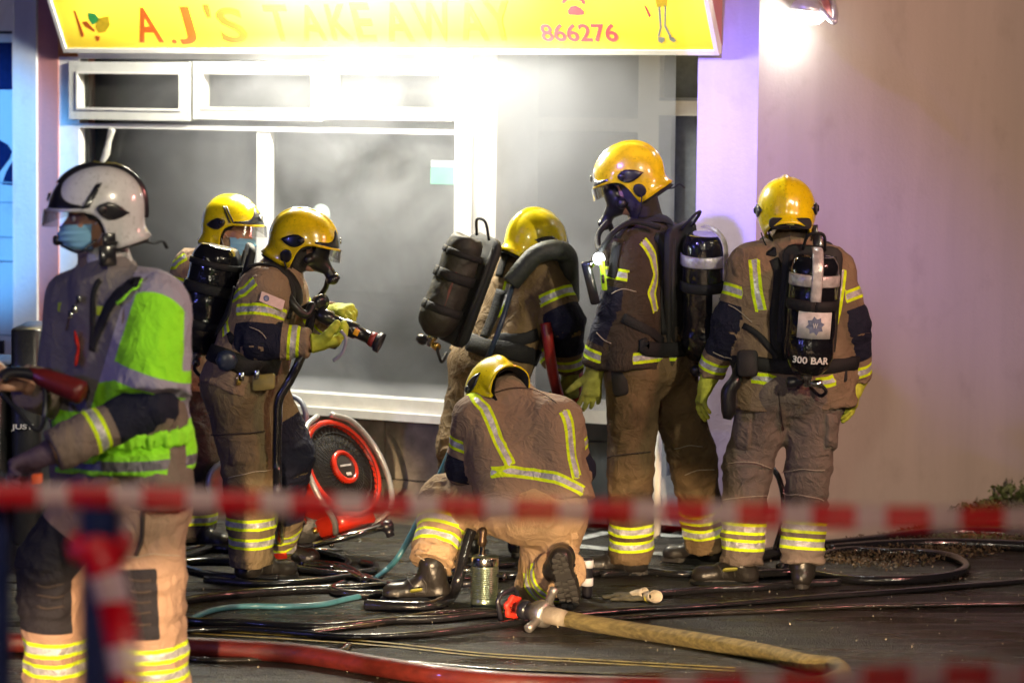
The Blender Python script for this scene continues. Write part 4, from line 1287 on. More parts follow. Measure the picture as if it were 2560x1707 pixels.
def air_set(label, top, bot, r, out, side, group='breathing sets worn by the firefighters', tape=True, plate=True, valve=True, lab=None, gauge=False, loop=True, mat=None, writing=False, red=False):
    """cylinder in its cover on a backplate, valve at the foot. out: direction away from the wearer's back"""
    top, bot = np.array(top, float), np.array(bot, float)
    ax = nz(bot - top); L = np.linalg.norm(bot - top); out = nz(np.array(out) - ax * (np.array(out) @ ax)); sd = np.cross(ax, out)
    root = thing('breathing_apparatus', label, 'breathing apparatus', (top + bot) / 2, group)
    Fd = Field(.02)
    Fd.cap(top + ax * r * .8, bot - ax * r * .9, r * .97, r * 1.0, 'c', crease=.0012)
    Fd.cap(bot - ax * r * 1.0, bot - ax * .01, r * 1.0, r * .55, 'e', cut=True)
    Fd.wr = .0055; Fd.seed = int(L * 1000) % 9; Fd.sub.append((top + ax * r * .16, -ax))
    cy = obj('cylinder', Fd.mesh(.008), mat or M_COVER, root)
    def hoop(s, w_, rr, name, m_, th=.004):
        c0 = top + ax * s
        ring = []
        for k in range(33):
            a = 2 * math.pi * k / 32
            ring.append((c0 + (out * math.cos(a) + sd * math.sin(a)) * rr, out * math.cos(a) + sd * math.sin(a)))
        return obj(name, ribbon([q[0] for q in ring], [q[1] for q in ring], w_, th), m_, root)
    hoop(L * .42, .05, r * 1.02, 'cylinder_strap', M_STRAP, .008)
    if not tape:
        hoop(L * .74, .045, r * 1.02, 'cylinder_strap', M_STRAP, .008); hoop(L * .2, .03, r * 1.01, 'cylinder_strap', M_STRAP, .006)
    if tape:
        hoop(L * .22, .055, r * 1.015, 'reflective_band', M_SREF)
        q = []; 
        for k in range(9):
            a = math.radians(95 * (1 - k / 8)); q.append((top + ax * r * .85 - ax * r * 1.02 * math.sin(a) + out * r * 1.03 * math.cos(a) - 0 * sd))
        q += [q[-1] + ax * .04, q[-1] + ax * .09, q[-1] + ax * .13]
        nn = [nz(p - (top + ax * r * .85)) for p in q[:9]] + [out] * 3
        obj('reflective_patch', ribbon(q, nn, .05, .004), M_SREF, root)
    if plate:
        c0 = (top + bot) / 2 - out * (r + .02) + ax * .0
        obj('backplate', rbox(c0, sd, ax, out, r * 1.25, L * .53, .016, .05), M_PAD, root)
        for s_ in (-1, 1):
            obj('side_rail', tube([c0 + sd * s_ * r * .9 - ax * L * .45 + out * .01, c0 + sd * s_ * r * 1.05 + out * .02, c0 + sd * s_ * r * .8 + ax * L * .5 + out * .01], .013, 8), M_PAD, root)
    if loop:
        q = [top + sd * .05 - out * r * .9, top - ax * .07 + sd * .035 - out * .04, top - ax * .075 - sd * .03 - out * .04, top - sd * .05 - out * r * .9]
        obj('carry_loop', tube(cr(q, 5), .007, 8), M_STRAP, root)
    if valve:
        v0 = bot + ax * .015
        va = obj('valve', lathe(bot - ax * .01, ax, [(0, .026), (.03, .026), (.035, .018), (.06, .018), (.065, .012), (.07, .003)], 16), M_CHR, root)
        k0 = bot + ax * .04
        obj('valve_knob', lathe(k0 + sd * .02, sd, [(0, .012), (.02, .014), (.025, .024), (.06, .026), (.068, .02), (.07, .003)], 14), M_HB, va)
        obj('regulator', lathe(k0 - sd * .015, -sd, [(0, .012), (.018, .016), (.05, .02), (.055, .014)], 14), M_BRASS if gauge else M_CHR, va)
        obj('valve_hose', tube(cr([k0 - sd * .06, k0 - sd * .09 + ax * .03, k0 - sd * .07 + ax * .06 - out * .05, k0 - sd * .02 + ax * .02 - out * .1], 5), .008, 8), M_STRAP, va)
    if lab:
        la, pl_ = lab, []
        s0, wd, hh, ang = la
        V = []; F = []; n = 9
        for j in range(2):
            for i in range(n):
                a = ang + (i / (n - 1) - .5) * wd / r
                V.append(top + ax * (s0 + hh * j) + (out * math.cos(a) + sd * math.sin(a)) * (r + .005))
        for j in range(2):
            for i in range(n):
                a = ang + (i / (n - 1) - .5) * wd / r
                V.append(top + ax * (s0 + hh * j) + (out * math.cos(a) + sd * math.sin(a)) * (r - .004))
        for i in range(n - 1):
            F.append((i, i + 1, n + i + 1, n + i)); F.append((i, 2 * n + i, 2 * n + i + 1, i + 1)); F.append((n + i, n + i + 1, 3 * n + i + 1, 3 * n + i))
        lo = obj('white_label', (np.array(V), F), plain('label_white', (.62, .6, .58), .45, var=.25, scale=22), root)
        # badge: eight pointed star with a lighter middle
        o0 = out * math.cos(ang) + sd * math.sin(ang); s1 = nz(np.cross(ax, o0))
        bc_ = top + ax * (s0 + hh * .5) + o0 * (r + .007)
        st = []
        for k in range(16):
            a = 2 * math.pi * k / 16 + .2; rr = hh * (.36 if k % 2 == 0 else .25)
            x_, y_ = rr * math.cos(a), rr * math.sin(a)
            st.append(bc_ + s1 * x_ + ax * y_ - o0 * (r - math.sqrt(max(r * r - x_ * x_, 0))))
        n = len(st); V = [bc_ + o0 * .0015] + st + [p - o0 * .004 for p in st]
        F = [(0, 1 + i, 1 + (i + 1) % n) for i in range(n)] + [(1 + i, 1 + n + i, 1 + n + (i + 1) % n, 1 + (i + 1) % n) for i in range(n)]
        bo = obj('badge', (np.array(V), F), plain('badge_blue_grey', (.14, .17, .27), .4), lo, False)
        obj('crest_mark', text_geo('W', bc_ - s1 * hh * .09 + ax * hh * .1 + o0 * .002, s1, -ax, o0, hh * .2, hh * .2, .002, .02), plain('badge_white', (.6, .6, .62), .4), lo, False)
    if writing:
        a0 = writing
        tg = text_geo('300 BAR', np.zeros(3), [1, 0, 0], [0, 1, 0], [0, 0, 1], 1, 1, 1, .02)
        V = tg[0]; ang = (V[:, 0] - .5) * .165 / r + a0[0]
        P_ = top + ax * (a0[1] - V[:, 1:2] * .031) + (np.outer(np.cos(ang), out) + np.outer(np.sin(ang), sd) * a0[2]) * (r + .003 + .003 * V[:, 2:3])
        obj('lettering', (P_, tg[1]), M_WTX, root, False)
    return root, cy

def person_base(label, p, group=None):
    return thing('person', label, 'person', (p[0], p[1], 0.0), group)
# ------------------------------------------------------------------ people: the crew
def build(label, J, jm, tm, seed, arms=('L', 'R'), hem=.07, hemr=.175, jb=(), jp=(), paths=(), tb=None, tp=(), depthflat=None, jw=.0085, tw=.0095, h=.0105,
          legr=(.13, .108, .103), legcut=None, shr=.092, torsor=(.125, .140), collar=True, elbow=True, jacket=True, fore_band=.06, up_band=.5, armr=(.092, .080, .066)):
    """jacket and trousers round a set of joints, with the body inside them"""
    mid = (J['hipL'] + J['hipR']) / 2
    root = person_base(label, mid)
    sp = nz(J['neck'] - mid)
    F = Field(.045); F.wr = jw; F.seed = seed
    side = nz(J['shR'] - J['shL']); fw = nz(np.cross(sp, side))
    hemc = mid - sp * hem
    wL = J['hipL'] - (J['hipR'] - J['hipL']) * .18; wR = J['hipR'] + (J['hipR'] - J['hipL']) * .18
    F.cap(J['neck'] - sp * .035, J['shL'] + side * .01, .078, shr, 'yoke'); F.cap(J['neck'] - sp * .035, J['shR'] - side * .01, .078, shr, 'yoke')
    F.cap(J['shL'] + side * .04 - sp * .06, J['shR'] - side * .04 - sp * .06, shr, tag='yoke')
    F.cap(J['shL'] + side * .05 - sp * .03, wL - sp * hem * 1.3, torsor[0], torsor[1], 'torso')
    F.cap(J['shR'] - side * .05 - sp * .03, wR - sp * hem * 1.3, torsor[0], torsor[1], 'torso')
    F.cap(J['neck'] - sp * .06, mid, .115, .15, 'torso')
    F.cap(J['neck'] - sp * .07, J['neck'] + sp * .0, .10, .075, 'torso')
    for s in arms:
        F.cap(J['sh' + s], J['el' + s], armr[0], armr[1], 'ua' + s, crease=.0035, k=.04)
        F.cap(J['el' + s], J['wr' + s], armr[1], armr[2], 'fa' + s, cut=True, crease=.0045, k=.03)
    if collar:
        cn = nz(J['head'] - J['neck'])
        F.cap(J['neck'] - cn * .02, J['neck'] + cn * .105, .080, .074, 'collar', cut=True, k=.02)
    F.sub.append((hemc, -sp))
    if jacket:
        V, Fc = F.mesh(h)
        if tb is None: tb = (.094, .168)
        bb = list(jb)
        pt = list(jp)
        for s in arms:
            LU = np.linalg.norm(J['sh' + s] - J['el' + s])
            if up_band: bb.append(('ua' + s, LU * up_band))
            if fore_band: bb.append(('fa' + s, fore_band))
            if elbow: pt += [('bone', 'ua' + s, -.05, LU * up_band - .06), ('bone', 'fa' + s, fore_band + .055, 9)]
        pp = []
        for q in paths:
            pp.append([F.hit(*a) if len(a) == 3 else np.array(a[0]) for a in q])
        jo = obj('jacket', (V, Fc), jm, root, attrs=bands_attrs(F, V, bb, pp, pt))
    # trousers
    Tn = Field(.05); Tn.wr = tw; Tn.seed = seed + 11
    Tn.cap(J['hipL'], J['hipR'], legr[0] * 1.02, tag='seat')
    Tn.cap(mid, mid + sp * .12, .145, .135, 'waist')
    hl = nz(J['hipR'] - J['hipL'])
    for s in ('L', 'R'):
        Tn.cap(J['hip' + s], J['kn' + s], legr[0], legr[1], 'th' + s, crease=.0028, k=.05)
        Tn.cap(J['kn' + s], J['an' + s], legr[1], legr[2], 'sh' + s, cut=True, crease=.0085, k=.025)
    V, Fc = Tn.mesh(h)
    tbb = []
    for s in ('L', 'R'):
        for v in tb: tbb.append(('sh' + s, v))
    obj('trousers', (V, Fc), tm, root, attrs=bands_attrs(Tn, V, tbb, [], list(tp)))
    return root, F, Tn, dict(sp=sp, side=side, fw=fw, mid=mid)

def body_mesh(root, J, hc, f, u, S, hands=(), h=.012, arms=('L', 'R')):
    B = Field(.025)
    T = head_field(B, hc, f, u, S, J['neck'] - nz(J['neck'] - (J['hipL'] + J['hipR']) / 2) * .03)
    mid = (J['hipL'] + J['hipR']) / 2
    B.cap(J['neck'] - nz(J['neck'] - mid) * .08, mid, .085, .10, 'core')
    B.cap(J['shL'], J['shR'], .055, tag='core')
    for s in arms:
        B.cap(J['sh' + s], J['el' + s], .052, .042); B.cap(J['el' + s], J['wr' + s], .042, .030)
    for s in ('L', 'R'):
        B.cap(J['hip' + s], J['kn' + s], .085, .058); B.cap(J['kn' + s], J['an' + s], .055, .042)
    for hd in hands: hand_field(B, *hd)
    o = obj('body', B.mesh(h), M_SKIN, root)
    return o, T, B

def JJ(base, D):
    return {k: P(v[0], v[1], v[2], D + v[3]) for k, v in base.items()}

M_OLV = plain('olive_tab', (.28, .27, .04), .6)
BROWN = (.235, .165, .105)
M_J8 = cloth('brown_turnout_cloth', BROWN)
M_T8 = cloth('brown_turnout_trouser_cloth', (.185, .145, .12), dirt=.5)
M_J6 = cloth('sooty_turnout_cloth', (.055, .040, .030), dirt=.7)
M_J5 = cloth('golden_brown_turnout_cloth', (.20, .135, .07), dirt=.6)
M_T6 = cloth('sooty_turnout_trouser_cloth', (.17, .115, .06), dirt=.8)
M_TK = cloth('sandy_turnout_cloth', (.40, .27, .155), dirt=.3)
M_J4 = cloth('plum_brown_turnout_cloth', (.28, .19, .13), dirt=.25)

# --- right: back view, standing with legs apart -----------------------------
D = 13.73
J = JJ({'neck': ('Z8', 668, 415, 0.0), 'head': ('Z8', 640, 230, 0), 'shL': ('Z8', 412, 585, 0), 'shR': ('Z8', 912, 610, 0),
        'elL': ('Z8', 305, 905, -.02), 'wrL': ('Z8', 178, 1235, .06), 'elR': ('Z8', 1025, 930, -.02), 'wrR': ('Z8', 1060, 1255, .06),
        'hipL': ('Z8', 530, 1330, 0), 'hipR': ('Z8', 820, 1330, 0), 'knL': ('W4', 1003, 640, .03), 'anL': ('W4', 962, 1250, .0),
        'knR': ('W4', 1382, 640, .02), 'anR': ('W4', 1338, 1245, -.02)}, D)
r8, F8, T8_, K = build('rightmost firefighter seen from behind, black air cylinder reading 300 BAR on the back', J, M_J8, M_T8, 8,
    paths=[[('Z8', 440, 540), ('Z8', 448, 640), ('Z8', 458, 740), ('Z8', 482, 850)], [('Z8', 960, 600), ('Z8', 945, 720), ('Z8', 925, 840), ('Z8', 905, 930)],
           [('Z8', 420, 1240), ('Z8', 520, 1255), ('Z8', 600, 1285)], [('Z8', 800, 1280), ('Z8', 880, 1270), ('Z8', 920, 1255)]],
    tp=[('bone', 'thR', .03, .20, K['side'] if 0 else [1, 0, -.1], .115)] if 0 else (), legr=(.132, .108, .098))
body_mesh(r8, J, P('Z8', 640, 235, D + .03), [0.05, 1, -.05], [0, .05, 1], .95, h=.013)
hm, TT = helmet(r8, P('Z8', 632, 252, D + .0), [0.07, 1, -.26], [-.03, .26, 1], M_HY, 1.0, visor=False, torch=-1, oval=False)
sb_ = TT(np.array([-.182, 0, -.108])); 
starp = []
for k in range(12):
    a = 2 * math.pi * k / 12 + .26; rr = .022 if k % 2 == 0 else .013
    starp.append(P('Z8', 660, 328, D - .192) + np.array([rr * math.cos(a), 0, rr * math.sin(a)]))
n = 12; cc = np.mean(starp, 0)
obj('star_badge', (np.array([cc + [0, -.003, 0]] + starp + [p + [0, .012, 0] for p in starp]), [(0, 1 + (i + 1) % n, 1 + i) for i in range(n)] + [(1 + i, 1 + (i + 1) % n, 1 + n + (i + 1) % n, 1 + n + i) for i in range(n)]),
    plain('yellow_badge', (.7, .62, .12), .5), r8, False)
obj('nape_guard', rbox(P('Z8', 655, 330, D - .172), [1, 0, 0], [0, .2, 1], [0, 1, 0], .095, .026, .014, .02), M_LIN, r8)
glove(r8, P('Z8', 160, 1270, D + .04), [-.30, -.12, -1], [.9, .25, -.1], -1, M_GLV, .35, 1.05, J['wrL'], tcurl=.1)
glove(r8, P('Z8', 1040, 1285, D + .02), [-.10, -.15, -1], [-.9, .35, 0], 1, M_GLV, .30, 1.05, J['wrR'], tcurl=.1)
for (z, an, he, to) in (('W4', J['anL'], (1000, 1400), (690, 1388)), ('W4', J['anR'], (1305, 1405), (1330, 1340))):
    hg = G(z, *he); tg = G(z, *to)
    ft = nz(tg - hg); tg = hg + ft * .30
    o, inf = boot(r8, an, hg, tg, [0, 0, -1])
obj('boot_tab', rbox(P('W4', 895, 1282, D - .07), [1, 0, .1], [0, .8, -.5], [0, .5, .8], .034, .016, .004, .012), M_OLV, r8)
a8, _ = air_set('breathing apparatus on the back of the rightmost firefighter, glossy black cover with white badge label', P('Z8', 810, 500, D - .27), P('Z8', 755, 1225, D - .24), .108, [.02, -1, .05], None,
    lab=(.255, .155, .118, -.06), writing=(0.0, .485, -1.0))
for q in ([('Z8', 700, 560, .0), ('Z8', 590, 490, .0), ('Z8', 500, 455, .05), ('Z8', 455, 480, .16)], [('Z8', 800, 530, 0), ('Z8', 870, 480, .03), ('Z8', 905, 520, .14)],
          [('Z8', 600, 520, -.02), ('Z8', 580, 700, -.1), ('Z8', 560, 900, -.12), ('Z8', 570, 1100, -.1), ('Z8', 600, 1200, -.1)]):
    strap(r8, F8, [P(a, b, c, D + d_) for a, b, c, d_ in q], .05, name='shoulder_strap')
strap(r8, F8, [P('Z8', x, y, D + d_) for x, y, d_ in ((350, 1130, .08), (420, 1150, -.08), (540, 1175, -.15), (700, 1190, -.2), (860, 1185, -.15), (950, 1150, .0))], .065, .01, name='waist_belt')
strap(r8, F8, [P('Z8', x, y, D + d_) for x, y, d_ in ((430, 930, -.05), (500, 1030, -.12), (590, 1130, -.15))], .03, .006, name='lower_strap')
mp_ = obj('mask_pouch', rbox(P('Z8', 400, 1160, D - .16), [1, 0, 0], [0, .1, 1], [0, -1, .1], .045, .06, .035, .02), M_PAD, r8)
obj('belt_radio', rbox(P('Z8', 945, 1160, D - .08), [1, 0, 0], [0, .1, 1], [0, -1, .1], .035, .085, .03, .015), M_PAD, r8)
mk = tube(cr([P('Z8', 345, 1160, D - .1), P('Z8', 330, 1260, D - .16), P('Z8', 290, 1330, D - .16), P('Z8', 288, 1440, D - .16), P('Z8', 280, 1490, D - .16)], 5), [.012, .03, .036, .034, .02], 10)
obj('hanging_mask_hose', mk, M_MASK, r8)

# --- tall one, facing left, seen from behind the left shoulder ----------------
D = 14.03
J = JJ({'neck': ('Z7', 440, 505, .06), 'head': ('Z7', 335, 240, 0), 'shL': ('Z7', 320, 625, -.10), 'shR': ('Z7', 520, 600, .24),
        'elL': ('Z7', 262, 935, -.12), 'wrL': ('Z7', 150, 1275, -.08), 'elR': ('Z7', 420, 900, .34), 'wrR': ('Z7', 300, 1050, .3),
        'hipL': ('Z7', 365, 1290, -.06), 'hipR': ('Z7', 545, 1270, .14), 'knL': ('W4', 280, 640, -.08), 'anL': ('W4', 285, 1235, -.02),
        'knR': ('W4', 655, 560, .22), 'anR': ('W4', 755, 1140, .32)}, D)
r6, F6, T6_, K = build('tallest firefighter facing left in sooty kit with a lit chest lamp', J, M_J6, M_T6, 5,
    paths=[[('Z7', 410, 590), ('Z7', 465, 680), ('Z7', 480, 780), ('Z7', 455, 880), ('Z7', 480, 980)], [('Z7', 350, 1235), ('Z7', 440, 1225), ('Z7', 520, 1215), ('Z7', 590, 1215)]],
    hem=.0, legr=(.128, .108, .100))
hf = nz([-.90, .20, -.38]); hu = nz([-.38, .05, .90])
body_mesh(r6, J, P('Z7', 330, 270, D), hf, hu, .97, h=.012)
helmet(r6, P('Z7', 322, 240, D), hf, hu, M_HO, 1.0, tail=1)
hood(r6, lambda x, y, z: P('Z7', 330, 270, D) + (hf * x + np.cross(hu, hf) * y + hu * z), hf, hu, .97, J['neck'])
glove(r6, P('Z7', 140, 1310, D - .08), [-.10, -.02, -1], [-.25, 1, 0], -1, M_GLV2, .28, 1.08, J['wrL'], tcurl=.1)
h1 = G('W4', 405, 1330); t1 = h1 + nz([-1, .12, 0]) * .31
boot(r6, J['anL'], h1, t1, [0, 0, -1])
h1 = G('W4', 830, 1262); t1 = h1 + nz([-.9, .4, 0]) * .30
boot(r6, J['anR'], h1, t1, [0, 0, -1])
def bamask(parent, T, f, u, S):
    l = np.cross(u, f)
    Fd = Field(.012)
    Fd.ball(T(.075, 0, -.045), 0, radii=np.array([.055, .075, .095]) * S, axes=np.array([f, l, u]))
    Fd.ball(T(.115, 0, -.105), 0, radii=np.array([.038, .04, .035]) * S, axes=np.array([f, l, u]), k=.02)
    Fd.cap(T(.14, 0, -.115), T(.175, 0, -.15), .026 * S, .030 * S, k=.01)
    Fd.cap(T(.05, -.075, -.09), T(.05, .075, -.09), .025 * S, k=.02)
    o = obj('face_mask', Fd.mesh(.006), M_MASK, parent)
    V = []; Fq = []
    for i in range(17):
        a = math.radians(-70 + 140 * i / 16)
        for k in range(8):
            z = -.075 + .10 * k / 7
            rr = (.132 - .18 * abs(z + .025) * .35) * S
            V.append(T(0, 0, z) + (f * math.cos(a) * 1.0 + l * math.sin(a) * .66) * rr)
    for i in range(16):
        for k in range(7): Fq.append((i * 8 + k, (i + 1) * 8 + k, (i + 1) * 8 + k + 1, i * 8 + k + 1))
    obj('mask_window', (np.array(V), Fq), M_VIS, o)
    obj('mask_valve', lathe(T(.165, 0, -.14), nz(f * .7 - u * .7), [(0, .03), (.02, .034), (.03, .028), (.032, .005)], 14), M_HB, o)
    obj('mask_hose', tube(cr([T(.15, .02, -.16), T(.14, .06, -.22), T(.09, .10, -.30), T(.03, .13, -.36)], 6), .013 * S, 10), M_MASK, o)
    return o
Th = lambda x, y, z: P('Z7', 322, 262, D) + (hf * x + np.cross(hu, hf) * y + hu * z)
bamask(r6, Th, hf, hu, 1.0)
# air set on the back
a6, _ = air_set('breathing apparatus on the tallest firefighter, black cover with grey band and label', P('Z7', 745, 535, D - .12), P('Z7', 735, 1235, D - .02), .105, nz([.85, -.52, .0]), None,
    lab=(.265, .12, .10, .15))
for q in ([(250, 560, -.2), (330, 505, -.12), (440, 500, .0), (540, 540, .05), (600, 640, .05)], [(480, 560, -.1), (520, 700, -.06), (540, 900, -.1), (560, 1100, -.12)],
          [(240, 600, -.25), (215, 700, -.25), (200, 800, -.25)], [(300, 1010, -.2), (420, 1080, -.18), (560, 1140, -.14)]):
    strap(r6, F6, [P('Z7', a, b, D + d_) for a, b, d_ in q], .048, name='shoulder_strap')
strap(r6, F6, [P('Z7', x, y, D + d_) for x, y, d_ in ((330, 1130, -.05), (420, 1175, -.22), (540, 1185, -.15), (640, 1180, .0))], .07, .012, name='waist_belt')
obj('side_pouch', rbox(P('Z7', 275, 1285, D - .16), [1, 0, .12], [-.1, 0, 1], [0, -1, 0], .036, .125, .03, .02), M_PAD, r6)
obj('shoulder_hose', tube(cr([P('Z7', 500, 520, D - .16), P('Z7', 360, 488, D - .2), P('Z7', 250, 545, D - .25), P('Z7', 175, 640, D - .2), P('Z7', 165, 560, D - .1), P('Z7', 215, 490, D - .05)], 6), .014, 8), M_STRAP, r6)
# lit chest lamp
tl = thing('torch', 'lit torch clipped to the chest of the tall firefighter with a black body', 'torch', P('Z7', 165, 700, D - .2))
tx = P('Z7', 160, 690, D - .18)
obj('torch_body', rbox(tx + np.array([-.03, 0, -.11]), [1, 0, .2], [-.25, 0, 1], [0, -1, 0], .022, .10, .02, .012), M_HB, tl)
obj('torch_head', lathe(tx, [.2, -1, .05], [(-.05, .018), (0, .022), (.03, .030)], 16), M_CHR, tl)
em3, nt, b = nodes('torch_lens_lit'); b.inputs['Emission Color'].default_value = (.95, 1, .97, 1); b.inputs['Emission Strength'].default_value = 22
obj('torch_lens', lathe(tx, [.2, -1, .05], [(.028, .0285), (.034, .026), (.037, .004)], 16), em3, tl)
tx2 = P('Z7', 125, 720, D - .18)
obj('lamp_clip', lathe(tx2, [-.3, -1, 0], [(-.03, .012), (0, .018), (.02, .018), (.024, .004)], 14), M_CHR, tl)
lamp('torch_bulb', 'POINT', tuple(tx + np.array([-.02, -.09, 0])), .8, (.9, 1, .95), .02)
tg_ = thing('body_alarm', 'small black and lime alarm unit hanging at the chest beside the lit torch', 'alarm unit', P('Z7', 190, 780, D - .21))
obj('case', rbox(P('Z7', 192, 780, D - .215), [1, 0, .1], [-.1, 0, 1], [0, -1, 0], .012, .068, .012, .006), plain('lime_plastic', (.4, .75, .02), .4), tg_)
obj('screen', rbox(P('Z7', 190, 800, D - .229), [1, 0, .1], [-.1, 0, 1], [0, -1, 0], .006, .02, .002, .003), M_HB, tg_)

# --- bent over beside the post, hose over the shoulder ------------------------
D = 14.46
J = JJ({'neck': ('Z5', 880, 450, .02), 'head': ('Z5', 930, 300, 0), 'shL': ('Z5', 800, 520, .28), 'shR': ('Z5', 1010, 590, -.08),
        'elL': ('Z5', 950, 900, .36), 'wrL': ('Z5', 1080, 1180, .3), 'elR': ('Z5', 1140, 900, -.14), 'wrR': ('Z5', 1165, 1240, -.05),
        'hipL': ('Z5', 530, 1190, .1), 'hipR': ('Z5', 690, 1200, -.05), 'knL': ('V', 1055, 1030, .02), 'anL': ('V', 1085, 1225, .1),
        'knR': ('V', 1190, 1050, -.02), 'anR': ('V', 1195, 1230, .1)}, D)
r5, F5, T5_, K = build('firefighter bending forward with a thick black hose over the shoulder', J, M_J5, M_T6, 15,
    paths=[[('Z5', 750, 620), ('Z5', 715, 730), ('Z5', 650, 860)]], up_band=.55, hem=.0, torsor=(.12, .135), tw=.011, armr=(.095, .09, .072))
hf = nz([.78, .58, -.30]); hu = nz([.26, .12, .96])
body_mesh(r5, J, P('Z5', 935, 335, D), hf, hu, .95, h=.013)
helmet(r5, P('Z5', 945, 330, D), hf, hu, M_HY, .97, front=True)
glove(r5, P('Z5', 1172, 1262, D - .06), [.02, .1, -1], [-.6, .8, 0], -1, M_GLV2, .75, 1.08, J['wrR'], tcurl=.5)
h1 = np.array([J['anR'][0] - .04, J['anR'][1] - .06, 0]); boot(r5, J['anR'], h1, h1 + nz([.3, .9, 0]) * .3, [0, 0, -1])
h1 = np.array([J['anL'][0] - .04, J['anL'][1] - .06, 0]); boot(r5, J['anL'], h1, h1 + nz([.1, .9, 0]) * .3, [0, 0, -1])
M_COV2 = plain('charred_black_cover', (.022, .020, .017), .6, coat=.0, var=.6, scale=8, bmp=1.0, bscale=12)
a5, cy5 = air_set('charred black breathing cylinder tilted on the back of the bending firefighter', P('Z5', 480, 285, D - .17), P('Z5', 225, 985, D - .17), .092, nz([-.72, -.62, .28]), None,
    tape=False, gauge=True, mat=M_COV2)
_ax = nz(P('Z5', 225, 985, D) - P('Z5', 480, 285, D)); _o = nz([-.35, -.93, .1])
obj('scorched_label', rbox(P('Z5', 372, 700, D - .17) + _o * .088, np.cross(_ax, _o), _ax, _o, .014, .11, .006, .01), plain('scorched_red', (.10, .03, .025), .7, var=.6), a5)
for q in ([(600, 560, -.1), (700, 450, -.05), (800, 420, .0), (880, 430, .1)], [(560, 620, -.2), (520, 800, -.2), (450, 950, -.2)], [(650, 1000, -.2), (800, 1020, -.15), (900, 960, -.12)]):
    strap(r5, F5, [P('Z5', a, b, D + d_) for a, b, d_ in q], .06, name='shoulder_strap')
strap(r5, F5, [P('Z5', x, y, D + d_) for x, y, d_ in ((380, 990, -.1), (500, 1030, -.22), (640, 1060, -.24), (800, 1100, -.18), (880, 1110, 0))], .09, .014, name='waist_belt')
sh = thing('shoulder_hose', 'thick black hose draped over the shoulder of the bending firefighter', 'hose', P('Z5', 1010, 500, D - .2))
obj('hose', tube(cr([P('Z5', 765, 625, D - .19), P('Z5', 850, 520, D - .2), P('Z5', 940, 430, D - .2), P('Z5', 1060, 400, D - .18), P('Z5', 1145, 440, D - .12), P('Z5', 1165, 560, D - .1), P('Z5', 1185, 740, D + .02)], 8), [.044, .046, .046, .05, .05, .045, .035], 14),
    plain('dark_rubber_sleeve', (.028, .032, .028), .6, bmp=.5), sh)
tag(obj('blue_air_line', tube(cr([P('Z5', 770, 650, D - .18), P('Z5', 740, 760, D - .22), P('Z5', 690, 920, D - .27), P('Z5', 620, 1100, D - .26), P('Z5', 590, 1160, D - .2)], 6), .013, 8), plain('navy_rubber', (.02, .035, .07), .4), None),
    'thin navy air line running down the back of the bending firefighter', 'air line')
rh = obj('red_hose_reel', tube(cr([P('Z5', 1000, 900, D - .20), P('Z5', 1022, 1050, D - .21), P('Z5', 1052, 1250, D - .18), P('Z5', 1100, 1430, D - .12), P('Z5', 1150, 1500, D + .02), P('Z5', 1190, 1480, D - .0), P('Z5', 1215, 1330, D - .0), P('Z5', 1225, 1150, D + .1)], 8), .027, 12),
    plain('dark_red_hose', (.26, .015, .012), .35, coat=.3), None)
tag(rh, 'dark red hose hanging from the hands of the bending firefighter', 'hose')

# --- kneeling in the middle, back to us ---------------------------------------
D = 13.18
J = JJ({'neck': ('Z6', 738, 205, .17), 'head': ('Z6', 680, 150, .3), 'shL': ('Z6', 548, 362, .06), 'shR': ('Z6', 1040, 375, .06),
        'elL': ('Z6', 500, 650, .10), 'wrL': ('Z6', 700, 830, .33), 'elR': ('Z6', 1120, 660, .1), 'wrR': ('Z6', 900, 860, .36),
        'hipL': ('Z6', 790, 880, -.02), 'hipR': ('Z6', 1010, 900, -.02), 'knL': ('Z6', 405, 830, .20), 'anL': ('Z6', 312, 1190, .02),
        'knR': ('Z6', 930, 1310, .16), 'anR': ('Z6', 1045, 1215, -.14)}, D)
r4, F4, T4_, K = build('firefighter kneeling on one knee, back to us, yellow helmet bowed', J, M_J4, M_TK, 21,
    paths=[[('Z6', 505, 240), ('Z6', 575, 275), ('Z6', 610, 310), ('Z6', 650, 400), ('Z6', 690, 500), ('Z6', 735, 590), ('Z6', 752, 630)],
           [('Z6', 1050, 325), ('Z6', 1078, 400), ('Z6', 1090, 500), ('Z6', 1105, 600), ('Z6', 1130, 700)],
           [('Z6', 640, 675), ('Z6', 760, 665), ('Z6', 880, 680), ('Z6', 1000, 700), ('Z6', 1090, 737), ('Z6', 1165, 780)]],
    hem=.0, torsor=(.112, .150), up_band=.5, legr=(.135, .12, .105), tw=.010, tb=(.105, .185), shr=.085, collar=True, jw=.0075)
hf = nz([-.28, .22, -.92]); hu = nz([-.40, .84, .34])
body_mesh(r4, J, P('Z6', 668, 220, D + .25), hf, hu, .90, h=.013, arms=('L', 'R'))
hood(r4, lambda x, y, z: P('Z6', 668, 205, D + .27) + (hf * x + np.cross(hu, hf) * y + hu * z) * .9, hf, hu, .92, J['neck'])
helmet(r4, P('Z6', 660, 228, D + .16), hf, hu, M_HY, .94, chin=False, visor=False, oval=False)
glove(r4, J['wrL'], [.6, .6, -.3], [0, -.3, -1], 1, M_GDK, .6, 1.0); glove(r4, J['wrR'], [-.6, .6, -.3], [0, -.3, -1], -1, M_GDK, .6, 1.0)
hl_ = G('Z6', 350, 1440, 0); tl_ = G('Z6', 90, 1450, 0); tl_ = hl_ + nz(tl_ - hl_ + np.array([0, .05, 0])) * .29
boot(r4, J['anL'], hl_, tl_, [0, 0, -1])
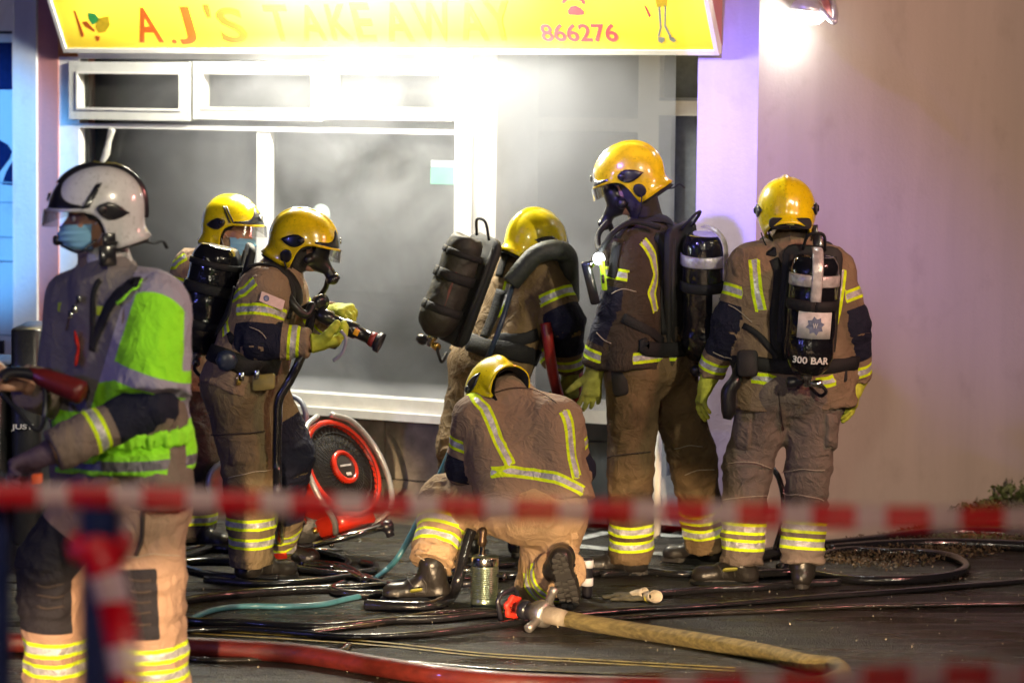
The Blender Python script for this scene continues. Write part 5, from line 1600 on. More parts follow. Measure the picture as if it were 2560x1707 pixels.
obj('boot_tab', rbox(P('Z6', 225, 1332, D - .08), [1, 0, .15], [0, .8, -.5], [0, .6, .7], .028, .014, .004, .012), M_OLV, r4)
hh_ = P('Z6', 1018, 1135, D - .34); tt_ = P('Z6', 1095, 1440, D - .24)
bo, inf = boot(r4, J['anR'] + np.array([-.03, -.02, .0]), hh_, tt_, nz([-.05, -.95, -.25]), label='upturned boot showing its lugged sole')
lugs(bo, inf)

# --- with the branch nozzle, facing right --------------------------------------
D = 13.76
J = JJ({'neck': ('Z3', 870, 640, .03), 'head': ('Z3', 1030, 400, 0), 'shR': ('Z3', 735, 790, -.13), 'shL': ('Z3', 880, 800, .22),
        'elR': ('Z3', 700, 1135, -.20), 'wrR': ('Z3', 1075, 1165, -.20), 'elL': ('Z3', 1010, 1080, .26), 'wrL': ('Z3', 1225, 960, .12),
        'hipR': ('Z4', 500, 160, -.06), 'hipL': ('Z4', 620, 160, .14), 'knR': ('Z4', 605, 720, -.06), 'anR': ('Z4', 622, 1385, -.03),
        'knL': ('Z4', 850, 640, .16), 'anL': ('Z4', 765, 1370, .45)}, D)
r3, F3, T3_, K = build('firefighter facing right in an amber-tinted helmet aiming a black branch nozzle', J, cloth('mauve_brown_turnout_cloth', (.28, .195, .13), dirt=.35), cloth('tan_turnout_trouser_cloth', (.20, .15, .085), dirt=.5), 31,
    paths=[[('Z3', 680, 715), ('Z3', 590, 790), ('Z3', 525, 850)], [('Z3', 510, 900), ('Z3', 470, 1010), ('Z3', 480, 1110)]],
    hem=.02, torsor=(.125, .14), up_band=.52, fore_band=.075, legr=(.146, .128, .096), armr=(.105, .092, .070), tb=(.118, .205), tp=[('bone', 'thL', -.1, .16), ('bone', 'shL', .30, .9)])
hf = nz([.95, -.12, -.26]); hu = nz([.26, 0, .96])
hc = P('Z3', 1035, 445, D)
body_mesh(r3, J, hc + hu * .02, hf, hu, .96, h=.0105)
helmet(r3, hc + hu * .005, hf, hu, M_HO, .96)
Th = lambda x, y, z: hc + hu * .02 + (hf * x + np.cross(hu, hf) * y + hu * z) * .95
bamask(r3, Th, hf, hu, .95); hood(r3, Th, hf, hu, .95, J['neck'])
sleeve_pts = [F3.hit('Z3', x, y) for x, y in ((740, 840), (850, 885))]
pm = (sleeve_pts[0] + sleeve_pts[1]) / 2; gn = F3.grad(pm)[0]; tx_ = nz(sleeve_pts[1] - sleeve_pts[0])
bz = nz(np.cross(gn, tx_))
sbg = obj('sleeve_badge', rbox(pm + gn * .003, tx_, bz, gn, .06, .024, .003, .003), plain('sleeve_badge_silver', (.42, .38, .38), .4, .2), r3, False)
obj('badge_crest', lathe(pm + gn * .005 - tx_ * .03, gn, [(0, .015), (.003, .014), (.004, .006)], 10), plain('crest_blue', (.12, .16, .3), .4), sbg)
# hands round the branch
br0 = P('Z3', 1120, 945, D - .06); br1 = P('Z3', 1545, 1150, D - .10); bx = nz(br1 - br0)
glove(r3, P('Z3', 1100, 1165, D - .20), nz([.9, .15, .10]), nz([.0, .25, 1.0]), 1, M_GLV, .62, 1.12, J['wrR'], fat=1.45, tcurl=.6)
glove(r3, P('Z3', 1240, 940, D + .06), nz([.55, -.65, .15]), nz([.35, .1, -1]), -1, M_GLV, .85, 1.05, J['wrL'], fat=1.35, tcurl=.5)
h1 = np.array([J['anR'][0] - .05, J['anR'][1] - .03, 0]); boot(r3, J['anR'], h1, h1 + nz([.85, .5, 0]) * .30, [0, 0, -1])
h1 = np.array([J['anL'][0] - .05, J['anL'][1] + .02, 0]); boot(r3, J['anL'], h1, h1 + nz([.95, -.2, 0]) * .30, [0, 0, -1])
bn_ = thing('branch_nozzle', 'black firefighting branch nozzle with red ring held by the firefighter in the amber-tinted helmet', 'nozzle', br0)
Lb = np.linalg.norm(br1 - br0)
obj('barrel', lathe(br0, bx, [(0, .022), (.02, .034), (.07, .036), (.075, .03), (.13, .03), (.135, .038), (.20, .038), (.205, .03), (.26, .028), (.265, .034)], 20), M_HB, bn_)
obj('red_ring', lathe(br0 + bx * .268, bx, [(0, .033), (.022, .036), (.025, .03)], 20), plain('red_ring', (.3, .03, .03), .5), bn_)
obj('tip', lathe(br0 + bx * .29, bx, [(0, .034), (.03, .040), (.035, .046), (Lb - .29, .046), (Lb - .29 + .008, .04), (Lb - .29 + .002, .028), (Lb - .31, .02)], 22), plain('black_rubber_tip', (.02, .02, .03), .5), bn_)
obj('grip', rbox(br0 + bx * .09 + np.array([0.0, 0, -.075]), [1, 0, -.2], [.2, 0, 1], [0, 1, 0], .02, .05, .016, .012), M_HB, bn_)
bl = cr([P('Z3', 1290, 1075, D - .27), P('Z3', 1325, 1130, D - .28), P('Z3', 1300, 1230, D - .28), P('Z3', 1235, 1290, D - .27)], 6)
obj('shut_off_handle', tube(bl, .0055, 8, flat=1.4), plain('pale_handle', (.30, .27, .33), .3), bn_)
obj('yellow_label', rbox(br0 + bx * .2 + np.array([0, -.038, .0]), bx, np.cross(bx, [0, 1, 0]), [0, 1, 0], .012, .014, .003, .002), plain('orange_mark', (.8, .35, .02), .5), bn_)
M_BH = plain('wet_black_hose', (.010, .010, .012), .2, coat=.5, bmp=.3, bscale=40)
hose3 = tube(cr([br0 - bx * .02, P('Z3', 1010, 1250, D - .20), P('Z3', 930, 1420, D - .2), P('Z3', 850, 1560, D - .2), P('Z4', 795, 420, D - .2), P('Z4', 790, 700, D - .2), P('Z4', 800, 1000, D - .2), G('Z4', 830, 1330, .02), G('Z4', 1000, 1370, .02), G('Z4', 1250, 1400, .02), G('Z4', 1400, 1500, .02)], 8), .021, 12)
tag(obj('delivery_hose', hose3, M_BH, None), 'black hose dropping from the branch nozzle down beside the trouser leg to the ground', 'hose')
a3, _ = air_set('breathing apparatus on the nozzle holder, long glossy black cylinder with blue reflections', P('Z3', 435, 440, D + .12), P('Z3', 265, 1230, D + .12), .118, nz([-.9, -.15, .25]), None, tape=False, valve=True, loop=False)
for q in ([(560, 640, 0), (620, 590, -.1), (720, 600, -.1), (840, 690, -.1), (930, 860, -.1), (960, 1000, -.1)], [(500, 760, -.1), (470, 950, -.15), (420, 1100, -.1)], [(500, 1130, -.2), (600, 1110, -.2), (720, 1180, -.2)],
          [(880, 650, -.1), (960, 780, -.05), (1010, 900, .0)]):
    strap(r3, F3, [P('Z3', a, b, D + d_) for a, b, d_ in q], .055, .009, name='shoulder_strap')
strap(r3, F3, [P('Z3', x, y, D + d_) for x, y, d_ in ((390, 1240, .0), (480, 1270, -.2), (620, 1330, -.22), (760, 1350, -.2), (850, 1340, -.05))], .085, .016, name='waist_belt')
obj('belt_pod', lathe(P('Z3', 475, 1285, D - .26), [.15, -1, 0], [(-.06, .045), (0, .05), (.02, .046), (.028, .03), (.03, .006)], 8), plain('navy_pod', (.02, .03, .06), .35), r3)
for (x, y, m_) in ((580, 1400, M_CHR), (690, 1385, M_CHR), (560, 1430, M_BRASS)):
    obj('buckle', rbox(P('Z3', x, y, D - .24), [1, 0, .1], [0, 0, 1], [0, -1, 0], .012, .02, .008, .006), m_, r3)
obj('belt_tool', rbox(P('Z3', 740, 1440, D - .2), [1, 0, .1], [0, 0, 1], [0, -1, 0], .05, .035, .02, .012), plain('tan_pouch', (.25, .2, .06), .6), r3)
obj('chest_gauge', lathe(P('Z3', 1150, 870, D - .05), [.6, -.8, 0], [(-.03, .03), (0, .036), (.012, .036), (.015, .01)], 16), M_HB, r3)
obj('chest_regulator', tube(cr([P('Z3', 900, 800, D - .12), P('Z3', 960, 900, D - .14), P('Z3', 1040, 960, D - .12), P('Z3', 1090, 880, D - .08)], 5), .02, 8), M_MASK, r3)

# --- behind: surgical mask, facing right ----------------------------------------
D = 14.74
J = JJ({'neck': ('Z3', 470, 540, .02), 'head': ('Z3', 520, 300, 0), 'shR': ('Z3', 240, 640, -.12), 'shL': ('Z3', 520, 660, .20),
        'elR': ('Z3', 150, 900, -.16), 'wrR': ('Z3', 330, 1130, -.2), 'elL': ('Z3', 560, 950, .2), 'wrL': ('Z3', 640, 1100, .0),
        'hipR': ('Z4', 150, 150, -.05), 'hipL': ('Z4', 330, 160, .08), 'knR': ('Z4', 240, 650, -.02), 'anR': ('Z4', 240, 1195, 0),
        'knL': ('Z4', 380, 620, .16), 'anL': ('Z4', 90, 1230, .28)}, D)
r2, F2, T2_, K = build('firefighter in a blue surgical mask half hidden behind the nozzle holder', J, cloth('light_tan_turnout_cloth', (.33, .23, .15), dirt=.3), cloth('dark_sooty_trouser_cloth', (.06, .05, .045)), 41,
    paths=[[('Z3', 190, 540), ('Z3', 110, 600), ('Z3', 70, 640)], [('Z3', 70, 760), ('Z3', 130, 830)]], legr=(.13, .12, .098), tb=(.10,), hem=.02)
hf = nz([.92, -.38, -.08]); hu = nz([.10, 0, 1])
hc = P('Z3', 520, 335, D)
bo2, T2h, _ = body_mesh(r2, J, hc + hu * .0, hf, hu, .96, h=.009)
eyes(r2, T2h, hf, .96)
helmet(r2, hc + hu * .015, hf, hu, M_HY, .92, bars=2, oval=False)
def face_mask(parent, T, f, u, S, k=1.0):
    l = np.cross(u, f); V = []; Fq = []
    for j in range(25):
        v = j / 24; z = -.048 - .088 * v
        for i in range(21):
            a = math.radians(-78 + 156 * i / 20)
            e = 1 - .12 * abs(math.sin(a)) 
            out_ = .108 + .024 * math.sin(v * math.pi * .8 + .35) - .040 * max(0, v - .6) - .0035 * math.cos(v * math.pi * 8)
            V.append(T(0.004, 0, z) + (f * math.cos(a) ** 1.0 * out_ + l * math.sin(a) * (.079 - .016 * v)) * S * k)
    for j in range(24):
        for i in range(20): Fq.append((j * 21 + i, j * 21 + i + 1, (j + 1) * 21 + i + 1, (j + 1) * 21 + i))
    o = obj('surgical_mask', (np.array(V), Fq), M_BLUE, parent)
    for s_ in (1, -1):
        obj('ear_loop', tube(cr([T(.02, s_ * .080, -.05), T(-.005, s_ * .090, -.03), T(-.012, s_ * .09, -.06), T(.01, s_ * .074, -.115)], 4), .0015, 6), plain('white_elastic', (.6, .6, .6), .6), o)
    return o
face_mask(r2, T2h, hf, hu, .97)
glove(r2, J['wrR'], [.7, -.2, -.4], [0, -.4, -1], 1, M_GLV2, .5); glove(r2, J['wrL'], [.6, -.2, -.5], [0, -.4, -1], -1, M_GLV2, .5)
h1 = np.array([J['anR'][0] - .06, J['anR'][1], 0]); boot(r2, J['anR'], h1, h1 + nz([.8, -.6, 0]) * .30, [0, 0, -1])
h1 = np.array([J['anL'][0] - .06, J['anL'][1], 0]); boot(r2, J['anL'], h1, h1 + nz([.7, -.7, 0]) * .30, [0, 0, -1])
strap(r2, F2, [P('Z3', x, y, D - .15) for x, y in ((560, 560), (600, 650), (610, 760))], .04, name='shoulder_strap')

# --- officer in the white helmet, near left --------------------------------------
D = 10.6
J = JJ({'neck': ('Z1', 800, 890, .04), 'head': ('Z1', 690, 560, 0), 'shL': ('Z1', 1150, 1165, -.06), 'shR': ('Z1', 620, 1130, .20),
        'elL': ('Z2', 690, 300, -.16), 'wrL': ('Z2', 235, 510, -.30), 'elR': ('Z2', 300, 260, .2), 'wrR': ('Z2', 130, 215, -.02),
        'hipL': ('Z2', 665, 750, -.06), 'hipR': ('Z2', 450, 750, .14), 'knL': ('Z2', 680, 1060, -.08), 'anL': ('Z2', 720, 1700, -.02),
        'knR': ('Z2', 240, 1020, .12), 'anR': ('Z2', 255, 1660, .2)}, D)
M_J1 = cloth('grey_brown_turnout_cloth', (.20, .15, .13), dirt=.3)
M_T1 = cloth('sandy_pink_trouser_cloth', (.42, .27, .19), dirt=.22, patch=(.022, .020, .026))
r1, F1, T1_, K = build('officer in a white helmet and lime hi-vis jacket at the near left', J, M_J1, M_T1, 51,
    paths=[], hem=.0, up_band=.5, fore_band=.17, legr=(.152, .122, .115), armr=(.10, .086, .078), torsor=(.125, .145), tb=(.16, .235),
    tp=[('bone', 'shL', .30, .9, [-1, -.35, 0], .0), ('bone', 'shR', .30, .9, [-1, -.6, 0], -.02), ('bone', 'thL', -.2, .02, [-1, -.35, 0], .0), ('bone', 'thR', -.2, .12, [-1, -.6, 0], -.02)], jw=.007, h=.0095)
# hi-vis overjacket
F = Field(.05); F.wr = .013; F.seed = 77
sp, side, mid = K['sp'], K['side'], K['mid']
F.cap(J['neck'] - sp * .04, J['shL'] - sp * .02, .09, .112, 'yoke'); F.cap(J['neck'] - sp * .04, J['shR'] - sp * .02, .09, .105, 'yoke')
F.cap(J['shL'] + side * .05 - sp * .06, J['hipL'] + sp * .0, .145, .182, 'torso')
F.cap(J['shR'] - side * .05 - sp * .03, J['hipR'] + sp * .0, .14, .16, 'torso')
F.cap(J['neck'] - sp * .07, mid, .12, .17, 'torso')
F.cap(J['neck'] - sp * .08, J['neck'] - sp * .005, .105, .08, 'collar')
uaL = J['shL'] + (J['elL'] - J['shL']) * .90; uaR = J['shR'] + (J['elR'] - J['shR']) * .9
F.cap(J['shL'], uaL, .118, .142, 'uaL', cut=True, k=.05, crease=.004); F.cap(J['shR'], uaR, .118, .12, 'uaR', cut=True, k=.05)
F.sub.append((P('Z2', 560, 610, D - .1) , nz(-sp + np.array([0, 0, 0]))))
V_, Fc_ = F.mesh(.0095)
fw = nz([-1, -.28, 0])
ti, tt = F.tags(V_); names = [q['tag'] for q in F.pr]
ctr = (J['shL'] + J['shR']) / 2
hz = V_[:, 2]
zsh = J['shL'][2]
# grey bands: chevron round body and sleeve, silver hem tape, brown front panel
isarm = np.array([names[i] == 'uaL' for i in ti])
LU = np.linalg.norm(uaL - J['shL'])
gy = np.minimum(np.abs(hz - (P('Z2', 700, 120, D)[2] - .35 * (V_[:, 0] - P('Z2', 700, 120, D)[0]) * 0)), 9)
band1 = .030 - np.abs(hz - (P('Z2', 650, 118, D)[2] - .30 * np.abs(V_[:, 0] - P('Z2', 560, 120, D)[0])))
band2 = .036 - np.abs(hz - P('Z2', 790, 310, D)[2] - .1 * (V_[:, 0] - P('Z2', 790, 310, D)[0]))
band2 = np.where(V_[:, 0] > P('Z2', 700, 0, D)[0], band2, -.1)
_c = P('Z1', 1165, 1320, D)
yoke = np.where(hz > _c[2], np.sqrt(((V_[:, 0] - _c[0]) / 1.02) ** 2 + (hz - _c[2]) ** 2) - .135, -1)
rim = V_[:, 0] - P('Z1', 1420, 1300, D)[0]

fx = (P('Z1', 905, 1300, D)[0] - V_[:, 0]) + .32 * (hz - P('Z1', 0, 1300, D)[2])
front = np.where(hz > P('Z2', 0, 330, D)[2], fx, -1)
hb = np.abs(((V_ - P('Z2', 560, 610, D - .1)) @ sp) - .036)
ptc = np.maximum(np.maximum(band1, band2), np.maximum(yoke, np.where(hz > P('Z2', 0, 118, D)[2], rim, -1)))
ptc = np.maximum(ptc, np.where(hz > P('Z2', 0, 100, D)[2], .018 - np.abs(front + .018), -1))
M_HV = cloth('lime_hi_vis_cloth', (.34, .92, .03), patch=(.34, .31, .42), yel=(.36, .95, .05), silver=(.22, .21, .26), inner=.017, outer=.036, dirt=.18, third=(.19, .17, .18))
obj('hi_vis_jacket', (V_, Fc_), M_HV, r1, attrs={'band': hb, 'patch': ptc, 'front': front})
# elastic waist gathers
q = [P('Z2', x, y, D - .1) for x, y in ((350, 500), (470, 500), (600, 455), (720, 430), (830, 400))]
qq, gg = F.project(cr(q, 14), .012); 
for i in range(len(qq)): qq[i] += gg[i] * .007 * math.sin(i * 2.3) + sp * .006 * math.sin(i * 1.7)
M_LIME = plain('lime_gathered_cloth', (.34, .92, .03), .8, bmp=.9, bscale=30)
gz = Field(.02)
for i in range(0, len(qq) - 3, 1): gz.cap(qq[i], qq[i] - sp * .035 + gg[i] * -.004, .011, .009, k=.008)
gz.wr = .003
obj('waist_gather', gz.mesh(.006), M_LIME, r1)
hf = nz([-.94, -.30, -.05]); hu = nz([-.02, -.03, 1])
hc = P('Z1', 720, 425, D)
spc = 0
device_h = P('Z2', 60, 205, D - .1)
bo1, T1h, _ = body_mesh(r1, J, hc, hf, hu, 1.0, h=.0085,
    hands=[(P('Z2', 110, 205, D - .04), nz([-.9, -.35, .05]), nz([.1, -.3, .95]), 1, .85, 1.0, 1.0, .04, .5)])
eyes(r1, T1h, hf, 1.0)
face_mask(r1, T1h, hf, hu, 1.0)
helmet(r1, hc, hf, hu, M_HW, 1.0, bars=1, black_crest=True, oval=False, torch=1, tail=1)
M_HAIR = plain('dark_hair', (.02, .014, .01), .8, bmp=.6)
obj('hair', rbox(T1h(-.07, .0, -.055), hf, np.cross(hu, hf), hu, .035, .078, .04, .03), M_HAIR, r1)
glove(r1, P('Z2', 190, 530, D - .32), nz([-.85, -.1, -.35]), nz([0, -.5, -.8]), -1, plain('plum_glove', (.06, .035, .07), .7, bmp=.6), .75, 1.08, J['wrL'], fat=1.3)
# helmet microphone
mic = [T1h(.02, .11, -.10), T1h(.08, .10, -.14), T1h(.13, .03, -.12)]
obj('comms_boom', tube(cr(mic, 5), .005, 6), M_HB, r1)
obj('comms_microphone', lathe(P('Z1', 440, 665, D - .03), hf, [(-.018, .014), (-.01, .018), (.012, .018), (.018, .012), (.02, .003)], 14), M_HB, r1)
# collar flaps and lanyard
cf = Field(.02); cf.cap(J['neck'] + sp * .0, J['neck'] + sp * .09 + hf * .01, .092, .082, 'c', cut=True, cuta=True); cf.wr = .006; cf.seed = 4
obj('collar', cf.mesh(.009), M_J1, r1)
strap(r1, F, [P('Z1', x, y, D - .2) for x, y in ((1010, 850), (900, 900), (760, 1040), (620, 1230), (520, 1370), (450, 1500))], [.045, .05, .05, .045, .035, .03], .003, name='lanyard', off=.006)
strap(r1, F, [P('Z1', x, y, D - .2) for x, y in ((640, 900), (570, 1020), (520, 1200), (480, 1340), (450, 1490))], .022, .003, name='lanyard', off=.006)
strap(r1, F, [P('Z1', x, y, D - .2) for x, y in ((1050, 860), (960, 960), (860, 1060), (780, 1120))], .014, .004, mat=M_LIME, name='piping', off=.004)
for (x, y, s_) in ((480, 1170, .018), (770, 1195, .018)):
    h_ = F.hit('Z1', x, y); obj('snap_tab', rbox(h_, [1, 0, 0], [0, 0, 1], F.grad(h_)[0], s_, .016, .005, .005), plain('olive_tab', (.35, .45, .02), .6), r1)
cl = [F.hit('Z1', x, y) + np.array([0, -.01, 0]) for x, y in ((600, 1100), (560, 1180), (530, 1240), (505, 1340))]
obj('whistle_chain', tube(cr(cl, 6), .006, 6), M_CHR, r1)
for (x, y) in ((600, 1105), (572, 1180), (540, 1220)):
    h_ = F.hit('Z1', x, y) + np.array([0, -.018, 0]); obj('metal_clip', rbox(h_, [1, 0, .3], [-.3, 0, 1], [0, -1, 0], .009, .014, .006, .005), M_CHR, r1)
h_ = F.hit('Z1', 585, 1480)
rt = thing('red_tag', 'glossy red tag hanging on the chest of the officer in the white helmet', 'tag', h_)
gt = tube(cr([h_ + np.array([-.008, -.012, .06]), h_ + np.array([0, -.022, .03]), h_ + np.array([.004, -.014, 0]), h_ + np.array([0, -.02, -.03]), h_ + np.array([-.004, -.014, -.055])], 4), [.012, .026, .018, .024, .02], 8, flat=.35)
obj('tag_body', gt, plain('glossy_red', (.45, .02, .015), .15, coat=.6, bmp=.8, bscale=30), rt)
pz = F.hit('Z1', 560, 1400)
# thermal camera / lamp in the far hand
td = thing('hand_lamp', 'dark red cylindrical lamp gripped by the officer in the white helmet', 'lamp', P('Z2', 250, 190, D - .12))
l0 = P('Z2', 165, 160, D - .12); l1 = P('Z2', 385, 245, D - .16); lx = nz(l1 - l0); Ll = np.linalg.norm(l1 - l0)
obj('lamp_body', lathe(l0, lx, [(-.03, .02), (0, .024), (.02, .032), (.05, .036), (Ll - .03, .043), (Ll - .008, .042), (Ll, .03), (Ll + .002, .005)], 20), plain('dark_red_plastic', (.13, .012, .012), .35), td)
obj('lamp_grip', tube(cr([l0 + lx * .02, P('Z2', 110, 150, D - .12), P('Z2', 40, 150, D - .12), P('Z2', 10, 175, D - .12)], 5), .021, 10), M_HB, td)
obj('lamp_cable', tube(cr([P('Z2', 0, 240, D - .14), P('Z2', 70, 310, D - .16), P('Z2', 150, 400, D - .18), P('Z2', 190, 400, D - .18), P('Z2', 205, 330, D - .18), P('Z2', 205, 210, D - .14)], 6), .009, 8), M_HB, td)
ot = rbox(P('Z2', 170, 632, D - .36), [1, 0, .1], [0, 0, 1], [0, -1, 0], .018, .016, .012, .005)
o_ = obj('orange_clip', ot, plain('orange_plastic', (.8, .12, .02), .4), None); tag(o_, 'small orange clip below the near hand of the officer', 'clip')
for (an) in (J['anL'], J['anR']):
    h1 = np.array([an[0] + .06, an[1] + .02, 0]); boot(r1, an, h1, h1 + nz([-.95, -.3, 0]) * .31, [0, 0, -1])
# ------------------------------------------------------------------ pockets, seams and small wear
def patch_on(root, Fd, z, quad, name, mat, off=.008, n=9, label=None):
    """a panel sewn on the cloth: quad = four corners (tl, tr, br, bl)"""
    q = np.array(quad, float); P0 = []
    for j in range(n):
        for i in range(n):
            u, v = i / (n - 1), j / (n - 1)
            a = q[0] * (1 - u) + q[1] * u; b = q[3] * (1 - u) + q[2] * u
            c = a * (1 - v) + b * v
            P0.append(Fd.hit(z, c[0], c[1]))
    P0 = np.array(P0); g = Fd.grad(P0)
    V = []
    for j in range(n):
        for i in range(n):
            e = (i in (0, n - 1)) or (j in (0, n - 1))
            V.append(P0[j * n + i] + g[j * n + i] * (-.010 if e else off + .002 * math.sin(i * 1.3 + j * .9)))
    F_ = [(j * n + i, (j + 1) * n + i, (j + 1) * n + i + 1, j * n + i + 1) for j in range(n - 1) for i in range(n - 1)]
    # very thin rim so that the flap has a crisp edge
    V = np.array(V)
    at = {'band': np.full(len(V), .3), 'patch': np.full(len(V), -.1), 'front': np.full(len(V), -1.0)}
    return obj(name, (V, F_), mat, root, attrs=at, label=label)
def seam(root, Fd, z, pts, mat, r=.0022, name='seam', n=6):
    p = cr([Fd.hit(z, x, y) for x, y in pts], n)
    q, g = Fd.project(p, .008)
    return obj(name, tube(list(q), r, 5), mat, root)
M_STITCH = plain('pale_stitching', (.42, .36, .28), .7)
M_DSEAM = plain('dark_seam', (.05, .035, .03), .9)
patch_on(r8, T8_, 'W4', [(935, 300), (1040, 300), (1020, 560), (925, 550)], 'thigh_pocket', M_T8, .012)
patch_on(r8, T8_, 'W4', [(1480, 320), (1555, 330), (1545, 560), (1475, 540)], 'thigh_pocket', M_T8, .014)
patch_on(r8, T8_, 'Z8', [(560, 1340), (730, 1350), (720, 1410), (560, 1400)], 'back_yoke', M_T8, .006)
for q in ([(880, 640), (960, 625), (1060, 630), (1140, 660)], [(860, 858), (960, 842), (1060, 832), (1115, 830)], [(1225, 690), (1330, 665), (1470, 672)], [(1230, 812), (1340, 830), (1465, 866)]):
    seam(r8, T8_, 'W4', q, M_STITCH)
seam(r8, T8_, 'W4', [(1190, 200), (1205, 300), (1215, 420)], M_DSEAM, .004)
seam(r8, F8, 'Z8', [(290, 815), (350, 850), (430, 915)], M_STITCH); seam(r8, F8, 'Z8', [(200, 1090), (260, 1120), (320, 1135)], M_STITCH)
patch_on(r6, T6_, 'W4', [(180, 190), (330, 200), (330, 420), (170, 470)], 'thigh_pocket', M_T6, .014)
seam(r6, T6_, 'W4', [(150, 600), (260, 575), (400, 560)], M_DSEAM, .003)
seam(r6, T6_, 'W4', [(560, 540), (640, 520), (720, 530)], M_STITCH); seam(r6, T6_, 'W4', [(620, 700), (700, 670), (790, 670)], M_STITCH)
seam(r6, F6, 'Z7', [(240, 880), (300, 855), (370, 870)], M_STITCH); seam(r6, F6, 'Z7', [(160, 1090), (200, 1130), (240, 1150)], M_STITCH)
patch_on(r4, T4_, 'Z6', [(1085, 1010), (1140, 1000), (1135, 1160), (1085, 1180)], 'thigh_pocket', M_TK, .010)
seam(r4, F4, 'Z6', [(620, 240), (760, 205), (900, 225), (1010, 290)], M_DSEAM, .002)
seam(r4, T4_, 'Z6', [(235, 1130), (300, 1170), (400, 1200)], M_STITCH, .0018)
patch_on(r3, T3_, 'Z4', [(430, 480), (700, 500), (690, 720), (470, 730)], 'thigh_pocket', cloth('pocket_cloth', (.24, .175, .10), dirt=.5), .010)
seam(r3, T3_, 'Z4', [(470, 790), (600, 760), (740, 740)], M_STITCH)
seam(r3, T3_, 'Z4', [(300, 480), (450, 500), (700, 480)], M_DSEAM, .003)
seam(r3, F3, 'Z3', [(640, 1050), (720, 1090), (760, 1130)], M_STITCH)
seam(r1, T1_, 'Z2', [(655, 780), (650, 900), (625, 985)], M_DSEAM, .008)
seam(r1, T1_, 'Z2', [(545, 985), (620, 990), (700, 975), (820, 985)], M_STITCH, .002)
for y in (1090, 1140, 1190, 1240, 1290): seam(r1, T1_, 'Z2', [(600, y), (640, y + 8), (690, y + 2)], M_DSEAM, .004, 'kneepad_rib')
for y in (1110, 1160, 1210): seam(r1, T1_, 'Z2', [(170, y), (230, y + 10), (290, y + 4)], M_DSEAM, .004, 'kneepad_rib')
# ------------------------------------------------------------------ hoses and kit on the ground
def ground_hose(name, z, pts, r, mat, label, h=None, cat='hose', group=None, n=8, flat=1.0, lift=0.0):
    p = [G(z, q[0], q[1], (q[2] if len(q) > 2 else r * flat + lift)) for q in pts]
    p = cr(p, n)
    o = obj(name, tube(p, r, 12, flat=flat), mat, None, loc=p[0] - np.array([0, 0, p[0][2]]))
    tag(o, label, cat, group); return o
M_REDH = plain('red_rubber_hose', (.085, .010, .007), .38, coat=.3, var=.35, scale=6, bmp=.3, bscale=50, stretch=(1, 6, 6))
M_TANH = plain('tan_woven_hose', (.21, .165, .06), .7, var=.5, scale=9, bmp=.9, bscale=60, stretch=(.8, 6, 6))
M_BLUH = plain('teal_air_line', (.05, .17, .22), .3, coat=.4, var=.2)
M_FLAT = plain('wet_flat_hose', (.022, .018, .015), .16, coat=.6, var=.5, scale=20, bmp=1.0, bscale=26)
ground_hose('red_hose', 'V', [(-60, 1474), (100, 1476), (400, 1484), (560, 1492), (700, 1502), (860, 1528), (1020, 1552), (1200, 1568), (1500, 1578), (1800, 1584), (2300, 1590)], .040, M_REDH, 'thick dark red suction hose running across the foreground')
ground_hose('tan_hose', 'V', [(1272, 1414, .06), (1340, 1428, .05), (1450, 1446), (1600, 1470), (1750, 1496), (1850, 1520), (1915, 1528), (1936, 1545), (1912, 1562), (1840, 1580), (1700, 1592)], .035, M_TANH, 'tan woven hose curving away from the metal coupling to the right')
ground_hose('blue_air_line', 'V', [(330, 1462), (400, 1440), (450, 1415), (500, 1398), (570, 1391), (660, 1392), (740, 1387), (800, 1374), (880, 1358)], .0125, M_BLUH, 'teal air line lying on the ground in the left foreground')
q = [G('V', 850, 1338, .014), G('V', 885, 1310, .02), P('V', 915, 1278, 13.9), P('V', 950, 1215, 13.95), P('V', 975, 1160, 14.0), P('V', 1010, 1090, 14.05), P('V', 1040, 1020, 14.1), P('V', 1075, 930, 14.15)]
tag(obj('blue_air_line', tube(cr(q, 8), .0135, 10), M_BLUH, None), 'blue air line rising from the ground up behind the kneeling firefighter', 'hose')
HG = 'black hoses tangled on the wet ground'
